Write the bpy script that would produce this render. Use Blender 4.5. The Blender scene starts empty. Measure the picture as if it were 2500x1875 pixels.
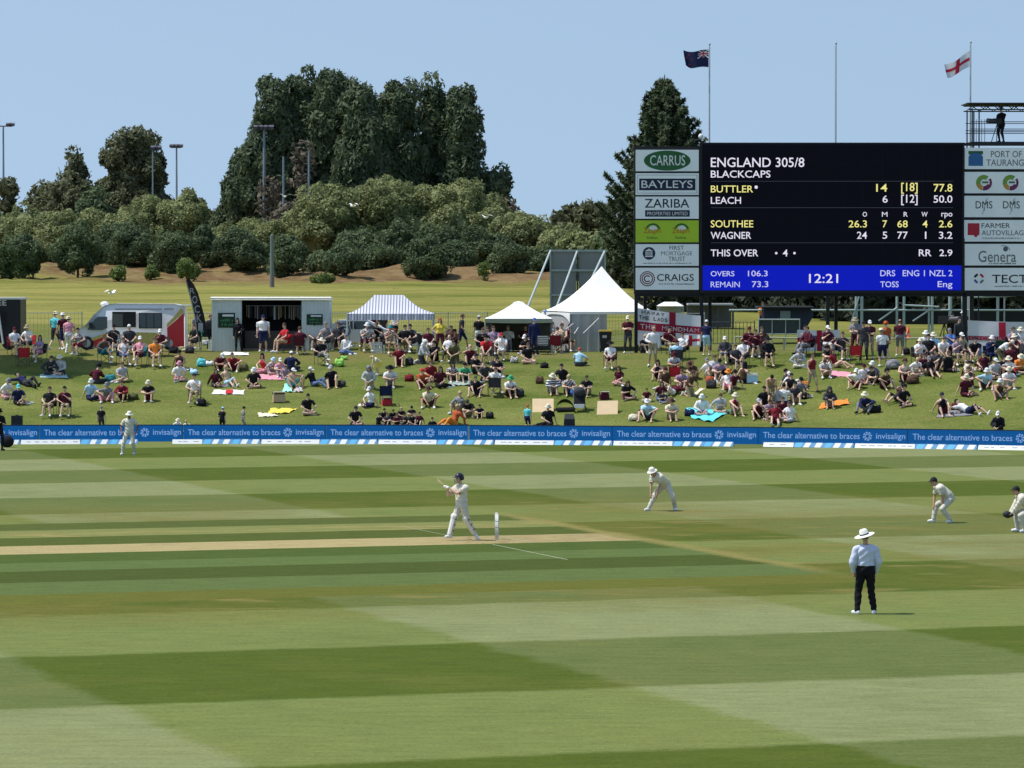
import bpy, math, random
import numpy as np
from mathutils import Vector, Matrix, Quaternion, kdtree

random.seed(7)
SC = bpy.context.scene
COL = SC.collection
R = math.radians
V = Vector

# ------------------------------------------------------------------ camera
CAM_H, FPX, HOR = 7.3, 9700.0, 671.0          # eye height in m, focal length and horizon row in photo pixels
PITCH = math.atan((937.5 - HOR) / FPX)
cam = bpy.data.cameras.new('camera')
cam.sensor_width = 36
cam.lens = 36 * FPX / 2500
cam.clip_start = 1.0
cam.clip_end = 4000
camo = bpy.data.objects.new('camera', cam)
camo.location = (0, 0, CAM_H)
camo.rotation_euler = (R(90) - PITCH, 0, 0)
COL.objects.link(camo)
SC.camera = camo

# ------------------------------------------------------------------ sky and sun
SUN_EL, SUN_AZ = R(63), R(-92)                 # azimuth from +Y (away from the camera), towards -X
sun_dir = V((math.sin(SUN_AZ) * math.cos(SUN_EL), math.cos(SUN_AZ) * math.cos(SUN_EL), math.sin(SUN_EL)))
w = bpy.data.worlds.new('World')
SC.world = w
w.use_nodes = True
nt = w.node_tree
for n in list(nt.nodes):
    nt.nodes.remove(n)
out = nt.nodes.new('ShaderNodeOutputWorld')
bg = nt.nodes.new('ShaderNodeBackground')
sky = nt.nodes.new('ShaderNodeTexSky')
sky.sky_type = 'NISHITA'
sky.sun_disc = False
sky.sun_elevation = SUN_EL
sky.sun_rotation = SUN_AZ
sky.altitude = 0
sky.air_density = 1.0
sky.dust_density = 1.3
sky.ozone_density = 0.7
bg.inputs[1].default_value = 0.15
tc = nt.nodes.new('ShaderNodeTexCoord')
mpg = nt.nodes.new('ShaderNodeMapping')            # hazeless summer air: the blue reaches down to the horizon
mpg.inputs['Location'].default_value = (0, 0, 0.17)
mpg.inputs['Scale'].default_value = (1, 1, 0.30)
nt.links.new(tc.outputs['Generated'], mpg.inputs[0])
nt.links.new(mpg.outputs[0], sky.inputs[0])
nt.links.new(sky.outputs[0], bg.inputs[0])
nt.links.new(bg.outputs[0], out.inputs[0])
sl = bpy.data.lights.new('sun', 'SUN')
sl.energy = 4.6
sl.angle = R(0.53)
sl.color = (1.0, 0.955, 0.89)
so = bpy.data.objects.new('sun', sl)
so.rotation_euler = sun_dir.to_track_quat('Z', 'Y').to_euler()
so.location = (0, 60, 60)
COL.objects.link(so)
SC.view_settings.view_transform = 'Standard'
SC.view_settings.look = 'None'
SC.view_settings.exposure = 0.0
SC.view_settings.gamma = 1.0

# ------------------------------------------------------------------ from photo pixels to places on the ground
def ray(px, py):
    x = (px - 1250) / FPX
    y = -(py - 937.5) / FPX
    c, s = math.cos(PITCH), math.sin(PITCH)
    return V((x, c + y * s, -s + y * c))

def at(px, py, Y):
    d = ray(px, py)
    t = Y / d.y
    return V((d.x * t, Y, CAM_H + d.z * t))

def yb(X):                                      # the line of the boundary boards
    X = max(-58.0, min(58.0, X))
    return 174 - (X + 12) ** 2 / 175

def sst(t):
    t = max(0.0, min(1.0, t))
    return t * t * (3 - 2 * t)

def hgt(X, Y):
    s = Y - yb(X)
    t = max(0.0, min(1.0, (s - 1.6) / 20))
    h = 3.5 * (0.45 * t + 0.55 * sst(t))
    t2 = max(0.0, min(1.0, (Y - 214) / 86))
    h += 3.2 * t2 ** 1.2
    h += 1.4 * sst((Y - 300) / 26) + 2.4 * sst((Y - 335) / 55)
    if Y > 296:
        q = min(1.0, (Y - 296) / 10)
        h += q * (0.28 * math.sin(X * 0.41 + 1) * math.sin(Y * 0.33) + 0.16 * math.sin(X * 0.93 + Y * 0.7))
    if t > 0:
        h += 0.05 * math.sin(X * 0.35 + Y * 0.21) * min(1, t * 2) + 0.04 * math.sin(X * 0.13 - Y * 0.33) * min(1, t * 2)
    return h

def ground(px, py):
    d = ray(px, py)
    Y = 30.0
    while Y < 420:
        t = Y / d.y
        if CAM_H + d.z * t < hgt(d.x * t, Y):
            lo, hi = Y - 1.0, Y
            for _ in range(18):
                m = (lo + hi) / 2
                t = m / d.y
                if CAM_H + d.z * t < hgt(d.x * t, m):
                    hi = m
                else:
                    lo = m
            t = hi / d.y
            return V((d.x * t, hi, hgt(d.x * t, hi)))
        Y += 1.0
    return at(px, py, 420)

def onground(X, Y, dz=0.0):
    return V((X, Y, hgt(X, Y) + dz))

# ------------------------------------------------------------------ colours and materials
def lin(h):
    h = h.lstrip('#')
    o = []
    for i in (0, 2, 4):
        c = int(h[i:i + 2], 16) / 255
        o.append(c / 12.92 if c <= 0.04045 else ((c + 0.055) / 1.055) ** 2.4)
    return tuple(o)

MATS = {}
def newmat(name):
    m = bpy.data.materials.new(name)
    m.use_nodes = True
    t = m.node_tree
    b = t.nodes['Principled BSDF']
    return m, t, b

def mix(t, fac, a, b, mode='MIX'):
    n = t.nodes.new('ShaderNodeMix')
    n.data_type = 'RGBA'
    n.blend_type = mode
    for i, v in ((0, fac), (6, a), (7, b)):
        if isinstance(v, bpy.types.NodeSocket):
            t.links.new(v, n.inputs[i])
        elif i == 0:
            n.inputs[0].default_value = v
        else:
            n.inputs[i].default_value = (v[0], v[1], v[2], 1)
    return n.outputs[2]

def mth(t, op, a, b=0.0, c=None, clamp=False):
    n = t.nodes.new('ShaderNodeMath')
    n.operation = op
    n.use_clamp = clamp
    for i, v in enumerate((a, b) if c is None else (a, b, c)):
        if isinstance(v, bpy.types.NodeSocket):
            t.links.new(v, n.inputs[i])
        else:
            n.inputs[i].default_value = v
    return n.outputs[0]

def noise(t, vec, scale, detail=3.0, rough=0.55, stretch=None):
    if stretch:
        mp = t.nodes.new('ShaderNodeMapping')
        mp.inputs['Scale'].default_value = stretch
        t.links.new(vec, mp.inputs[0])
        vec = mp.outputs[0]
    n = t.nodes.new('ShaderNodeTexNoise')
    n.inputs['Scale'].default_value = scale
    n.inputs['Detail'].default_value = detail
    n.inputs['Roughness'].default_value = rough
    t.links.new(vec, n.inputs['Vector'])
    return n.outputs['Fac']

def geo_pos(t):
    return t.nodes.new('ShaderNodeNewGeometry').outputs['Position']

def obj_pos(t):
    return t.nodes.new('ShaderNodeTexCoord').outputs['Object']

def ramp01(t, v, lo, hi):
    n = t.nodes.new('ShaderNodeMapRange')
    n.inputs[1].default_value = lo
    n.inputs[2].default_value = hi
    t.links.new(v, n.inputs[0])
    return n.outputs[0]

def mat(name, rgb, rough=0.75, var=0.10, scale=3.0, metal=0.0, spec=0.3, bump=0.0):
    if name in MATS:
        return MATS[name]
    m, t, b = newmat(name)
    p = obj_pos(t)
    n = noise(t, p, scale, 4)
    a = tuple(max(0, c * (1 - var * 1.6)) for c in rgb)
    c2 = tuple(min(1, c * (1 + var * 1.6)) for c in rgb)
    t.links.new(mix(t, n, a, c2), b.inputs['Base Color'])
    b.inputs['Roughness'].default_value = rough
    b.inputs['Metallic'].default_value = metal
    b.inputs['Specular IOR Level'].default_value = spec
    if bump:
        bp = t.nodes.new('ShaderNodeBump')
        bp.inputs['Strength'].default_value = bump
        bp.inputs['Distance'].default_value = 0.03
        t.links.new(noise(t, p, scale * 5, 3), bp.inputs['Height'])
        t.links.new(bp.outputs[0], b.inputs['Normal'])
    MATS[name] = m
    return m

def emat(name, rgb, strength):
    if name in MATS:
        return MATS[name]
    m, t, b = newmat(name)
    n = noise(t, obj_pos(t), 38, 2)
    b.inputs['Base Color'].default_value = (0.004, 0.004, 0.005, 1)
    t.links.new(mix(t, n, tuple(c * 0.62 for c in rgb), tuple(c * 1.25 for c in rgb)), b.inputs['Emission Color'])
    b.inputs['Emission Strength'].default_value = strength
    b.inputs['Roughness'].default_value = 0.8
    b.inputs['Specular IOR Level'].default_value = 0.05
    MATS[name] = m
    return m

def pattern(name, a, b_, kind='spot', scale=18.0):
    if name in MATS:
        return MATS[name]
    m, t, b = newmat(name)
    p = obj_pos(t)
    if kind == 'stripe':
        sp = t.nodes.new('ShaderNodeSeparateXYZ')
        t.links.new(p, sp.inputs[0])
        f = mth(t, 'GREATER_THAN', mth(t, 'SINE', mth(t, 'MULTIPLY', sp.outputs[2 if scale > 0 else 0], abs(scale))), 0.0)
    else:
        f = ramp01(t, noise(t, p, scale, 2), 0.44, 0.54)
    t.links.new(mix(t, f, a, b_), b.inputs['Base Color'])
    b.inputs['Roughness'].default_value = 0.85
    b.inputs['Specular IOR Level'].default_value = 0.15
    MATS[name] = m
    return m

CL = {'white': (.76, .76, .75), 'cream': (.72, .66, .50), 'black': (.016, .016, .02), 'charcoal': (.05, .05, .057),
      'grey': (.22, .22, .24), 'lightgrey': (.45, .46, .49), 'navy': (.018, .024, .075), 'maroon': (.085, .016, .028),
      'darkred': (.20, .02, .03), 'red': (.50, .03, .04), 'pink': (.68, .30, .36), 'orange': (.75, .25, .05), 'rust': (.45, .1, .04),
      'yellow': (.80, .62, .10), 'lightblue': (.42, .66, .82), 'blue': (.06, .15, .42), 'denim': (.12, .18, .34),
      'turquoise': (.12, .55, .60), 'teal': (.04, .22, .26), 'green': (.06, .36, .16), 'lime': (.3, .6, .12), 'olive': (.10, .10, .05), 'khaki': (.36, .30, .19),
      'tan': (.52, .38, .23), 'brown': (.095, .055, .038), 'mauve': (.30, .22, .31), 'peach': (.75, .5, .4)}

def cloth(c):
    k = 'cloth_' + c
    if k in MATS:
        return MATS[k]
    if c == 'patterned':
        return pattern(k, CL['white'], CL['brown'], scale=22)
    if c == 'floral':
        return pattern(k, CL['cream'], CL['darkred'], scale=20)
    if c == 'striped':
        return pattern(k, CL['white'], CL['navy'], 'stripe', 70)
    if c == 'camo':
        return pattern(k, CL['lightgrey'], CL['olive'], scale=14)
    return mat(k, CL[c], 0.88, 0.12, 6.0, spec=0.12, bump=0.25)

SKIN = {'l': mat('skin_light', (.66, .43, .32), .55, .06, 12), 't': mat('skin_tan', (.48, .28, .185), .55, .06, 12),
        'b': mat('skin_brown', (.17, .085, .05), .5, .06, 12)}
EYE = mat('eye_dark', (.03, .02, .018), .3)
LIP = mat('lip', (.32, .13, .11), .5)

# ------------------------------------------------------------------ mesh builder and object helpers
class MB:
    def __init__(s):
        s.v, s.f, s.m = [], [], []
    def add(s, vs, fs, mi=0):
        o = len(s.v)
        s.v.extend([tuple(p) for p in vs])
        s.f.extend([tuple(i + o for i in f) for f in fs])
        s.m.extend([mi] * len(fs))
        return s
    def box(s, c, d, M=None, mi=0):
        vs = []
        for z in (-.5, .5):
            for y in (-.5, .5):
                for x in (-.5, .5):
                    p = V((x * d[0], y * d[1], z * d[2]))
                    if M is not None:
                        p = M @ p
                    vs.append(p + V(c))
        return s.add(vs, [(0, 2, 3, 1), (4, 5, 7, 6), (0, 1, 5, 4), (2, 6, 7, 3), (0, 4, 6, 2), (1, 3, 7, 5)], mi)
    def tube(s, p0, p1, r0, r1=None, n=8, mi=0, cap=True):
        r1 = r0 if r1 is None else r1
        p0, p1 = V(p0), V(p1)
        d = (p1 - p0).normalized()
        a = d.orthogonal().normalized()
        b = d.cross(a)
        vs = []
        for p, r in ((p0, r0), (p1, r1)):
            for i in range(n):
                t = 2 * math.pi * i / n
                vs.append(p + (a * math.cos(t) + b * math.sin(t)) * r)
        fs = [(i, (i + 1) % n, n + (i + 1) % n, n + i) for i in range(n)]
        if cap:
            fs += [tuple(range(n - 1, -1, -1)), tuple(range(n, 2 * n))]
        return s.add(vs, fs, mi)
    def path(s, pts, r, n=7, mi=0):
        for a, b in zip(pts[:-1], pts[1:]):
            s.tube(a, b, r, r, n, mi)
        return s
    def lathe(s, prof, n=20, M=None, mi=0):
        vs, fs = [], []
        for r, z in prof:
            for i in range(n):
                t = 2 * math.pi * i / n
                p = V((r * math.cos(t), r * math.sin(t), z))
                vs.append(M @ p if M is not None else p)
        for k in range(len(prof) - 1):
            for i in range(n):
                j = (i + 1) % n
                fs.append((k * n + i, k * n + j, (k + 1) * n + j, (k + 1) * n + i))
        return s.add(vs, fs, mi)
    def ell(s, c, r, nu=12, nv=8, M=None, mi=0):
        vs = [V((0, 0, -r[2]))]
        for k in range(1, nv):
            ph = -math.pi / 2 + math.pi * k / nv
            for i in range(nu):
                t = 2 * math.pi * i / nu
                vs.append(V((r[0] * math.cos(ph) * math.cos(t), r[1] * math.cos(ph) * math.sin(t), r[2] * math.sin(ph))))
        vs.append(V((0, 0, r[2])))
        fs = [(0, 1 + (i + 1) % nu, 1 + i) for i in range(nu)]
        for k in range(nv - 2):
            for i in range(nu):
                j = (i + 1) % nu
                a = 1 + k * nu
                fs.append((a + i, a + j, a + nu + j, a + nu + i))
        a = 1 + (nv - 2) * nu
        fs += [(a + i, a + (i + 1) % nu, len(vs) - 1) for i in range(nu)]
        vs = [(M @ p if M is not None else p) + V(c) for p in vs]
        return s.add(vs, fs, mi)
    def prism(s, outline, y0, y1, mi=0):                    # outline of (x, z), depth along Y
        n = len(outline)
        vs = [(x, y0, z) for x, z in outline] + [(x, y1, z) for x, z in outline]
        fs = [tuple(range(n)), tuple(range(2 * n - 1, n - 1, -1))]
        fs += [(i, n + i, n + (i + 1) % n, (i + 1) % n) for i in range(n)]
        return s.add(vs, fs, mi)
    def quad(s, a, b, c, d, mi=0):
        return s.add([a, b, c, d], [(0, 1, 2, 3)], mi)
    def grid(s, fn, nu, nv, mi=0):
        vs = [fn(i / nu, j / nv) for j in range(nv + 1) for i in range(nu + 1)]
        fs = [(j * (nu + 1) + i, j * (nu + 1) + i + 1, (j + 1) * (nu + 1) + i + 1, (j + 1) * (nu + 1) + i) for j in range(nv) for i in range(nu)]
        return s.add(vs, fs, mi)
    def mesh(s, name, mats, smooth=False):
        me = bpy.data.meshes.new(name)
        me.from_pydata(s.v, [], s.f)
        for m in (mats if isinstance(mats, (list, tuple)) else [mats]):
            me.materials.append(m)
        if any(s.m):
            me.polygons.foreach_set('material_index', s.m)
        if smooth:
            me.polygons.foreach_set('use_smooth', [True] * len(s.f))
        me.update()
        return me
    def build(s, name, mats, parent=None, smooth=False):
        return link(name, s.mesh(name, mats, smooth), parent)

def link(name, data, parent=None):
    o = bpy.data.objects.new(name, data)
    COL.objects.link(o)
    if parent:
        o.parent = parent
    return o

def tag(o, label=None, cat=None, group=None, kind=None):
    if label:
        o['label'] = label
    if cat:
        o['category'] = cat
    if group:
        o['group'] = group
    if kind:
        o['kind'] = kind
    return o

def thing(name, label, cat, loc=(0, 0, 0), rz=0.0, group=None):
    o = bpy.data.objects.new(name, None)
    o.empty_display_size = 0.2
    COL.objects.link(o)
    o.location = loc
    o.rotation_euler = (0, 0, rz)
    return tag(o, label, cat, group)

def copy_tree(o, parent=None):
    c = o.copy()
    COL.objects.link(c)
    c.parent = parent
    for ch in list(o.children):
        copy_tree(ch, c)
    return c

def text(s, m, parent, x0, x1, z0, z1, y, name='lettering', depth=0.01, rot=0.0, keep=False, bold=0.006):
    """letters fitted to the box x0..x1, z0..z1 on a face at depth y, reading from -Y"""
    cu = bpy.data.curves.new(name, 'FONT')
    cu.body = s
    cu.extrude = 0.0
    cu.offset = 0.0 if 'M' in s else bold
    cu.resolution_u = 3
    tmp = bpy.data.objects.new('tmp', cu)
    me0 = tmp.to_mesh()
    n = len(me0.vertices)
    co = np.empty(n * 3)
    me0.vertices.foreach_get('co', co)
    co = co.reshape(-1, 3)
    fs = [tuple(p.vertices) for p in me0.polygons]
    tmp.to_mesh_clear()
    bpy.data.objects.remove(tmp)
    bpy.data.curves.remove(cu)
    lo, hi = co.min(0), co.max(0)
    sx = (x1 - x0) / max(1e-6, hi[0] - lo[0])
    sz = (z1 - z0) / max(1e-6, hi[1] - lo[1])
    if keep:
        sx = min(sx, sz)
    vs = [(x0 + (p[0] - lo[0]) * sx, y, z0 + (p[1] - lo[1]) * sz) for p in co]
    if rot:
        cx, cz = (x0 + x1) / 2, (z0 + z1) / 2
        c, sn = math.cos(rot), math.sin(rot)
        vs = [(cx + (p[0] - cx) * c - (p[2] - cz) * sn, p[1], cz + (p[0] - cx) * sn + (p[2] - cz) * c) for p in vs]
    mb = MB()
    mb.add(vs, fs)
    return mb.build(name, m, parent)
# ------------------------------------------------------------------ the ground
KA = 0.49                                       # displayed sunlit colour -> base colour
def alb(h, k=KA):
    return tuple(c * k * q for c, q in zip(lin(h), (1.05, .98, .80)))

def field_material():
    m, t, b = newmat('mown_turf')
    pos = geo_pos(t)
    sp = t.nodes.new('ShaderNodeSeparateXYZ')
    t.links.new(pos, sp.inputs[0])
    X, Y = sp.outputs[0], sp.outputs[1]
    wob = mth(t, 'MULTIPLY', mth(t, 'SUBTRACT', noise(t, pos, 0.55, 3), 0.5), 0.9)
    wob2 = mth(t, 'MULTIPLY', mth(t, 'SUBTRACT', noise(t, pos, 3.0, 5, 0.75), 0.5), 0.7)
    u0 = mth(t, 'SUBTRACT', Y, mth(t, 'MULTIPLY', X, 0.34))
    v0 = mth(t, 'ADD', X, mth(t, 'MULTIPLY', Y, 0.34))
    ww = mth(t, 'ADD', wob, wob2)
    u = mth(t, 'ADD', u0, mth(t, 'MULTIPLY', ww, 0.6))
    v = mth(t, 'ADD', v0, ww)
    def stripes(c, off, per, k):
        s = mth(t, 'SINE', mth(t, 'MULTIPLY', mth(t, 'SUBTRACT', c, off), 2 * math.pi / per))
        return mth(t, 'ADD', mth(t, 'MULTIPLY', s, k), 0.5, clamp=True)
    A = stripes(u, 60.1, 18.8, 7.0)             # 1 = light pass
    Bd = stripes(v, 16.1, 19.75, 8.0)           # 1 = greener diagonal pass
    light = mix(t, Bd, alb('#a3b184'), alb('#8fa162'))
    dark = mix(t, Bd, alb('#7d8e58'), alb('#657a30'))
    outf = mix(t, A, dark, light)  # mowing bands: reflection off the bent blades painted as colour
    # worn, browner turf round the square
    wn = ramp01(t, noise(t, pos, 0.16, 4, 0.6), 0.36, 0.62)
    near = mth(t, 'MULTIPLY', ramp01(t, u0, 84, 90), ramp01(t, u0, 134, 122))
    near = mth(t, 'MULTIPLY', near, ramp01(t, v0, 66, 46))
    wear = mth(t, 'MULTIPLY', mth(t, 'MULTIPLY', near, wn), 0.75, clamp=True)
    outf = mix(t, wear, outf, alb('#8c8a4a'))
    bandy = noise(t, pos, 0.30, 3, 0.6, (1.0, 2.6, 1.0))
    outf = mix(t, mth(t, 'MULTIPLY', near, ramp01(t, bandy, 0.56, 0.70)), outf, alb('#a09a62'))
    pt = noise(t, pos, 0.22, 5, 0.62)
    outf = mix(t, mth(t, 'MULTIPLY', ramp01(t, pt, 0.5, 0.72), 0.22), outf, alb('#a0a062'))
    outf = mix(t, mth(t, 'MULTIPLY', ramp01(t, pt, 0.48, 0.3), 0.3), outf, alb('#6f8444'))
    # the square: narrow strips either side of the bare pitch
    us = mth(t, 'ADD', u0, mth(t, 'MULTIPLY', ww, 0.18))
    rp = t.nodes.new('ShaderNodeValToRGB')
    rp.color_ramp.interpolation = 'CONSTANT'
    stops = [(88.0, '#868242'), (91.5, '#7d853f'), (94.2, '#758b55'), (98.0, '#5e7138'), (101.6, '#748d55'), (104.6, '#627a3e'),
             (107.9, '#d4c89c'), (111.2, '#68793d'), (114.6, '#9aa56a'), (117.9, '#6c7b42'), (121.1, '#98a56c')]
    els = rp.color_ramp.elements
    while len(els) < len(stops):
        els.new(0.5)
    for e, (p, h) in zip(els, stops):
        e.position = (p - 88) / 40
        c = alb(h)
        e.color = (c[0], c[1], c[2], 1)
    t.links.new(mth(t, 'DIVIDE', mth(t, 'SUBTRACT', us, 88.0), 40.0), rp.inputs[0])
    # scuffed ends and old pitches
    sq = rp.outputs[0]
    old = mth(t, 'MULTIPLY', ramp01(t, us, 114.6, 115.2), ramp01(t, us, 117.4, 116.6))
    old = mth(t, 'MULTIPLY', old, ramp01(t, noise(t, pos, 0.5, 3, 0.6, (1, 4, 1)), 0.5, 0.62))
    sq = mix(t, old, sq, alb('#c0b27c'))
    onp = mth(t, 'MULTIPLY', mth(t, 'GREATER_THAN', us, 107.9), mth(t, 'LESS_THAN', us, 111.2))
    scuff = mth(t, 'MULTIPLY', mth(t, 'MULTIPLY', onp, ramp01(t, v0, 33.5, 37.5)), ramp01(t, noise(t, pos, 1.6, 4), 0.3, 0.6))
    sq = mix(t, scuff, sq, alb('#c2b48c'))
    foot = mth(t, 'MULTIPLY', mth(t, 'MULTIPLY', onp, ramp01(t, mth(t, 'ABSOLUTE', mth(t, 'SUBTRACT', v0, 36.2)), 1.6, 0.3)), ramp01(t, noise(t, pos, 2.3, 4, .7), 0.5, 0.62))
    sq = mix(t, mth(t, 'MULTIPLY', foot, .55), sq, alb('#8e7c58'))
    grs = mth(t, 'MULTIPLY', onp, ramp01(t, noise(t, pos, 0.9, 5, .7, (1.2, .5, 1)), 0.56, 0.7))
    sq = mix(t, mth(t, 'MULTIPLY', grs, .35), sq, alb('#a8a56e'))
    insq = mth(t, 'MULTIPLY', mth(t, 'GREATER_THAN', us, 91.5), mth(t, 'LESS_THAN', us, 121.1))
    insq = mth(t, 'MULTIPLY', insq, ramp01(t, v, 41.2, 40.4))
    col = mix(t, insq, outf, sq)
    # worn pale line along the end of the square
    ed = mth(t, 'ABSOLUTE', mth(t, 'SUBTRACT', v, 40.9))
    ed = mth(t, 'MULTIPLY', ramp01(t, ed, 0.55, 0.1), mth(t, 'MULTIPLY', ramp01(t, u0, 93, 98), ramp01(t, u0, 125, 119)))
    col = mix(t, mth(t, 'MULTIPLY', ed, 0.75), col, alb('#b0aa70'))
    # blades, clippings and mottling
    g1 = noise(t, pos, 9.0, 4, 0.65)
    g2 = noise(t, pos, 1.3, 4, 0.6, (0.8, 2.4, 1))
    g3 = noise(t, pos, 26.0, 2, 0.6)
    g = mth(t, 'ADD', mth(t, 'MULTIPLY', g1, 0.5), mth(t, 'ADD', mth(t, 'MULTIPLY', g2, 0.42), mth(t, 'MULTIPLY', g3, 0.45)))
    f = mth(t, 'ADD', mth(t, 'MULTIPLY', mth(t, 'SUBTRACT', g, 0.685), 1.5), 1.0)
    vm = t.nodes.new('ShaderNodeVectorMath')
    vm.operation = 'SCALE'
    t.links.new(col, vm.inputs[0])
    t.links.new(f, vm.inputs['Scale'])
    t.links.new(vm.outputs[0], b.inputs['Base Color'])
    b.inputs['Roughness'].default_value = 0.95
    b.inputs['Specular IOR Level'].default_value = 0.05
    bp = t.nodes.new('ShaderNodeBump')
    bp.inputs['Strength'].default_value = 0.35
    bp.inputs['Distance'].default_value = 0.05
    t.links.new(g1, bp.inputs['Height'])
    t.links.new(bp.outputs[0], b.inputs['Normal'])
    return m

def bank_material():
    m, t, b = newmat('bank_grass')
    pos = geo_pos(t)
    n1 = noise(t, pos, 0.22, 4, 0.6, (0.7, 1.8, 1.8))
    n2 = noise(t, pos, 2.2, 4, 0.6, (0.8, 1.5, 1.5))
    n3 = noise(t, pos, 11, 3, 0.6)
    col = mix(t, ramp01(t, n1, 0.35, 0.66), alb('#6f8742'), alb('#98a662'))
    col = mix(t, mth(t, 'MULTIPLY', ramp01(t, n2, 0.5, 0.72), 0.6), col, alb('#a6a36c'))
    n5 = noise(t, pos, 0.6, 5, 0.7, (0.6, 1.6, 1.6))
    col = mix(t, mth(t, 'MULTIPLY', ramp01(t, n5, 0.56, 0.72), 0.6), col, alb('#a59a66'))
    sp = t.nodes.new('ShaderNodeSeparateXYZ')
    t.links.new(pos, sp.inputs[0])
    top = ramp01(t, sp.outputs[2], 2.7, 3.5)
    col = mix(t, mth(t, 'MULTIPLY', top, ramp01(t, n1, 0.42, 0.6)), col, alb('#959060'))
    f = mth(t, 'ADD', mth(t, 'MULTIPLY', mth(t, 'SUBTRACT', n3, 0.5), 1.6), 1.0)
    vm = t.nodes.new('ShaderNodeVectorMath')
    vm.operation = 'SCALE'
    t.links.new(col, vm.inputs[0])
    t.links.new(f, vm.inputs['Scale'])
    t.links.new(vm.outputs[0], b.inputs['Base Color'])
    b.inputs['Roughness'].default_value = 0.95
    b.inputs['Specular IOR Level'].default_value = 0.05
    bp = t.nodes.new('ShaderNodeBump')
    bp.inputs['Strength'].default_value = 0.5
    bp.inputs['Distance'].default_value = 0.08
    t.links.new(n3, bp.inputs['Height'])
    t.links.new(bp.outputs[0], b.inputs['Normal'])
    return m

def hill_material():
    m, t, b = newmat('dry_hill_grass')
    pos = geo_pos(t)
    sp = t.nodes.new('ShaderNodeSeparateXYZ')
    t.links.new(pos, sp.inputs[0])
    n1 = noise(t, pos, 0.10, 4, 0.6, (0.35, 2.2, 1))
    n2 = noise(t, pos, 0.55, 4, 0.65, (0.4, 2.5, 1))
    n3 = noise(t, pos, 4, 3)
    col = mix(t, ramp01(t, n1, 0.38, 0.62), alb('#7f8d42'), alb('#b3b46a'))
    col = mix(t, mth(t, 'MULTIPLY', ramp01(t, n2, 0.5, 0.66), 0.75), col, alb('#c6bd80'))
    col = mix(t, mth(t, 'MULTIPLY', ramp01(t, sp.outputs[1], 244, 222), 0.8), col, mix(t, ramp01(t, n2, .35, .65), alb('#667a3c'), alb('#8d9657')))
    # bare bark-covered bank under the trees
    lim = mth(t, 'ADD', sp.outputs[1], mth(t, 'MULTIPLY', mth(t, 'SUBTRACT', noise(t, pos, 0.12, 3), 0.5), 34))
    d = mth(t, 'MULTIPLY', ramp01(t, lim, 298, 304), mth(t, 'ADD', ramp01(t, sp.outputs[0], -40, -27), ramp01(t, sp.outputs[1], 312, 316), clamp=True))
    d = mth(t, 'MULTIPLY', d, ramp01(t, noise(t, pos, 0.35, 4, 0.65, (.5, 1.5, 1)), 0.72, 0.56))
    dirt = mix(t, ramp01(t, noise(t, pos, 0.6, 5, 0.65), 0.35, 0.65), alb('#82694e'), alb('#b09a7a'))
    col = mix(t, d, col, dirt)
    f = mth(t, 'ADD', mth(t, 'MULTIPLY', mth(t, 'SUBTRACT', n3, 0.5), 0.7), 1.0)
    vm = t.nodes.new('ShaderNodeVectorMath')
    vm.operation = 'SCALE'
    t.links.new(col, vm.inputs[0])
    t.links.new(f, vm.inputs['Scale'])
    t.links.new(vm.outputs[0], b.inputs['Base Color'])
    b.inputs['Roughness'].default_value = 0.95
    b.inputs['Specular IOR Level'].default_value = 0.05
    return m

xs = [-420, -300, -200, -140, -100, -75] + [-60 + i * 1.5 for i in range(81)] + [75, 100, 140, 200, 300, 420]
def sheet(name, rows, m):
    mb = MB()
    nx = len(xs)
    for r in rows:
        for x in xs:
            y = r + yb(x)
            mb.v.append((x, y, hgt(x, y)))
    for j in range(len(rows) - 1):
        for i in range(nx - 1):
            mb.f.append((j * nx + i, j * nx + i + 1, (j + 1) * nx + i + 1, (j + 1) * nx + i))
            mb.m.append(0)
    return tag(mb.build(name, m, smooth=True), kind='structure')

sheet('playing_field', [-230, -150, -120, -90, -60, -30, -10, 0, 1.6], field_material())
sheet('grass_bank', [1.6 + i * 0.8 for i in range(56)], bank_material())
sheet('grass_hill', [45.6, 47, 49] + [52 + i * 3 for i in range(44)] + [190, 210, 240, 280, 330, 420, 600, 900], hill_material())

# white creases, painted 4 mm above the turf
EU, EV = V((-0.34, 1, 0)) / math.hypot(1, .34), V((1, 0.34, 0)) / math.hypot(1, .34)
def uv(u, v, z=0.004):                           # u = Y - .34 X, v = X + .34 Y
    k = 1 + .34 ** 2
    return V(((v - .34 * u) / k, (u + .34 * v) / k, z))
mb = MB()
def line(u0, v0, u1, v1, wd):
    a, b_ = uv(u0, v0), uv(u1, v1)
    d = (b_ - a).normalized()
    n = V((-d.y, d.x, 0)) * wd / 2
    mb.quad(a - n, b_ - n, b_ + n, a + n)
line(101.2, 36.0, 107.6, 36.0, 0.045)
line(111.6, 36.0, 116.5, 36.0, 0.03)
line(108.0, 37.35, 111.2, 37.35, 0.04)
tag(mb.build('crease_lines', mat('crease_paint', (.36, .40, .26), .9, .3, 6)), kind='structure')

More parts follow.
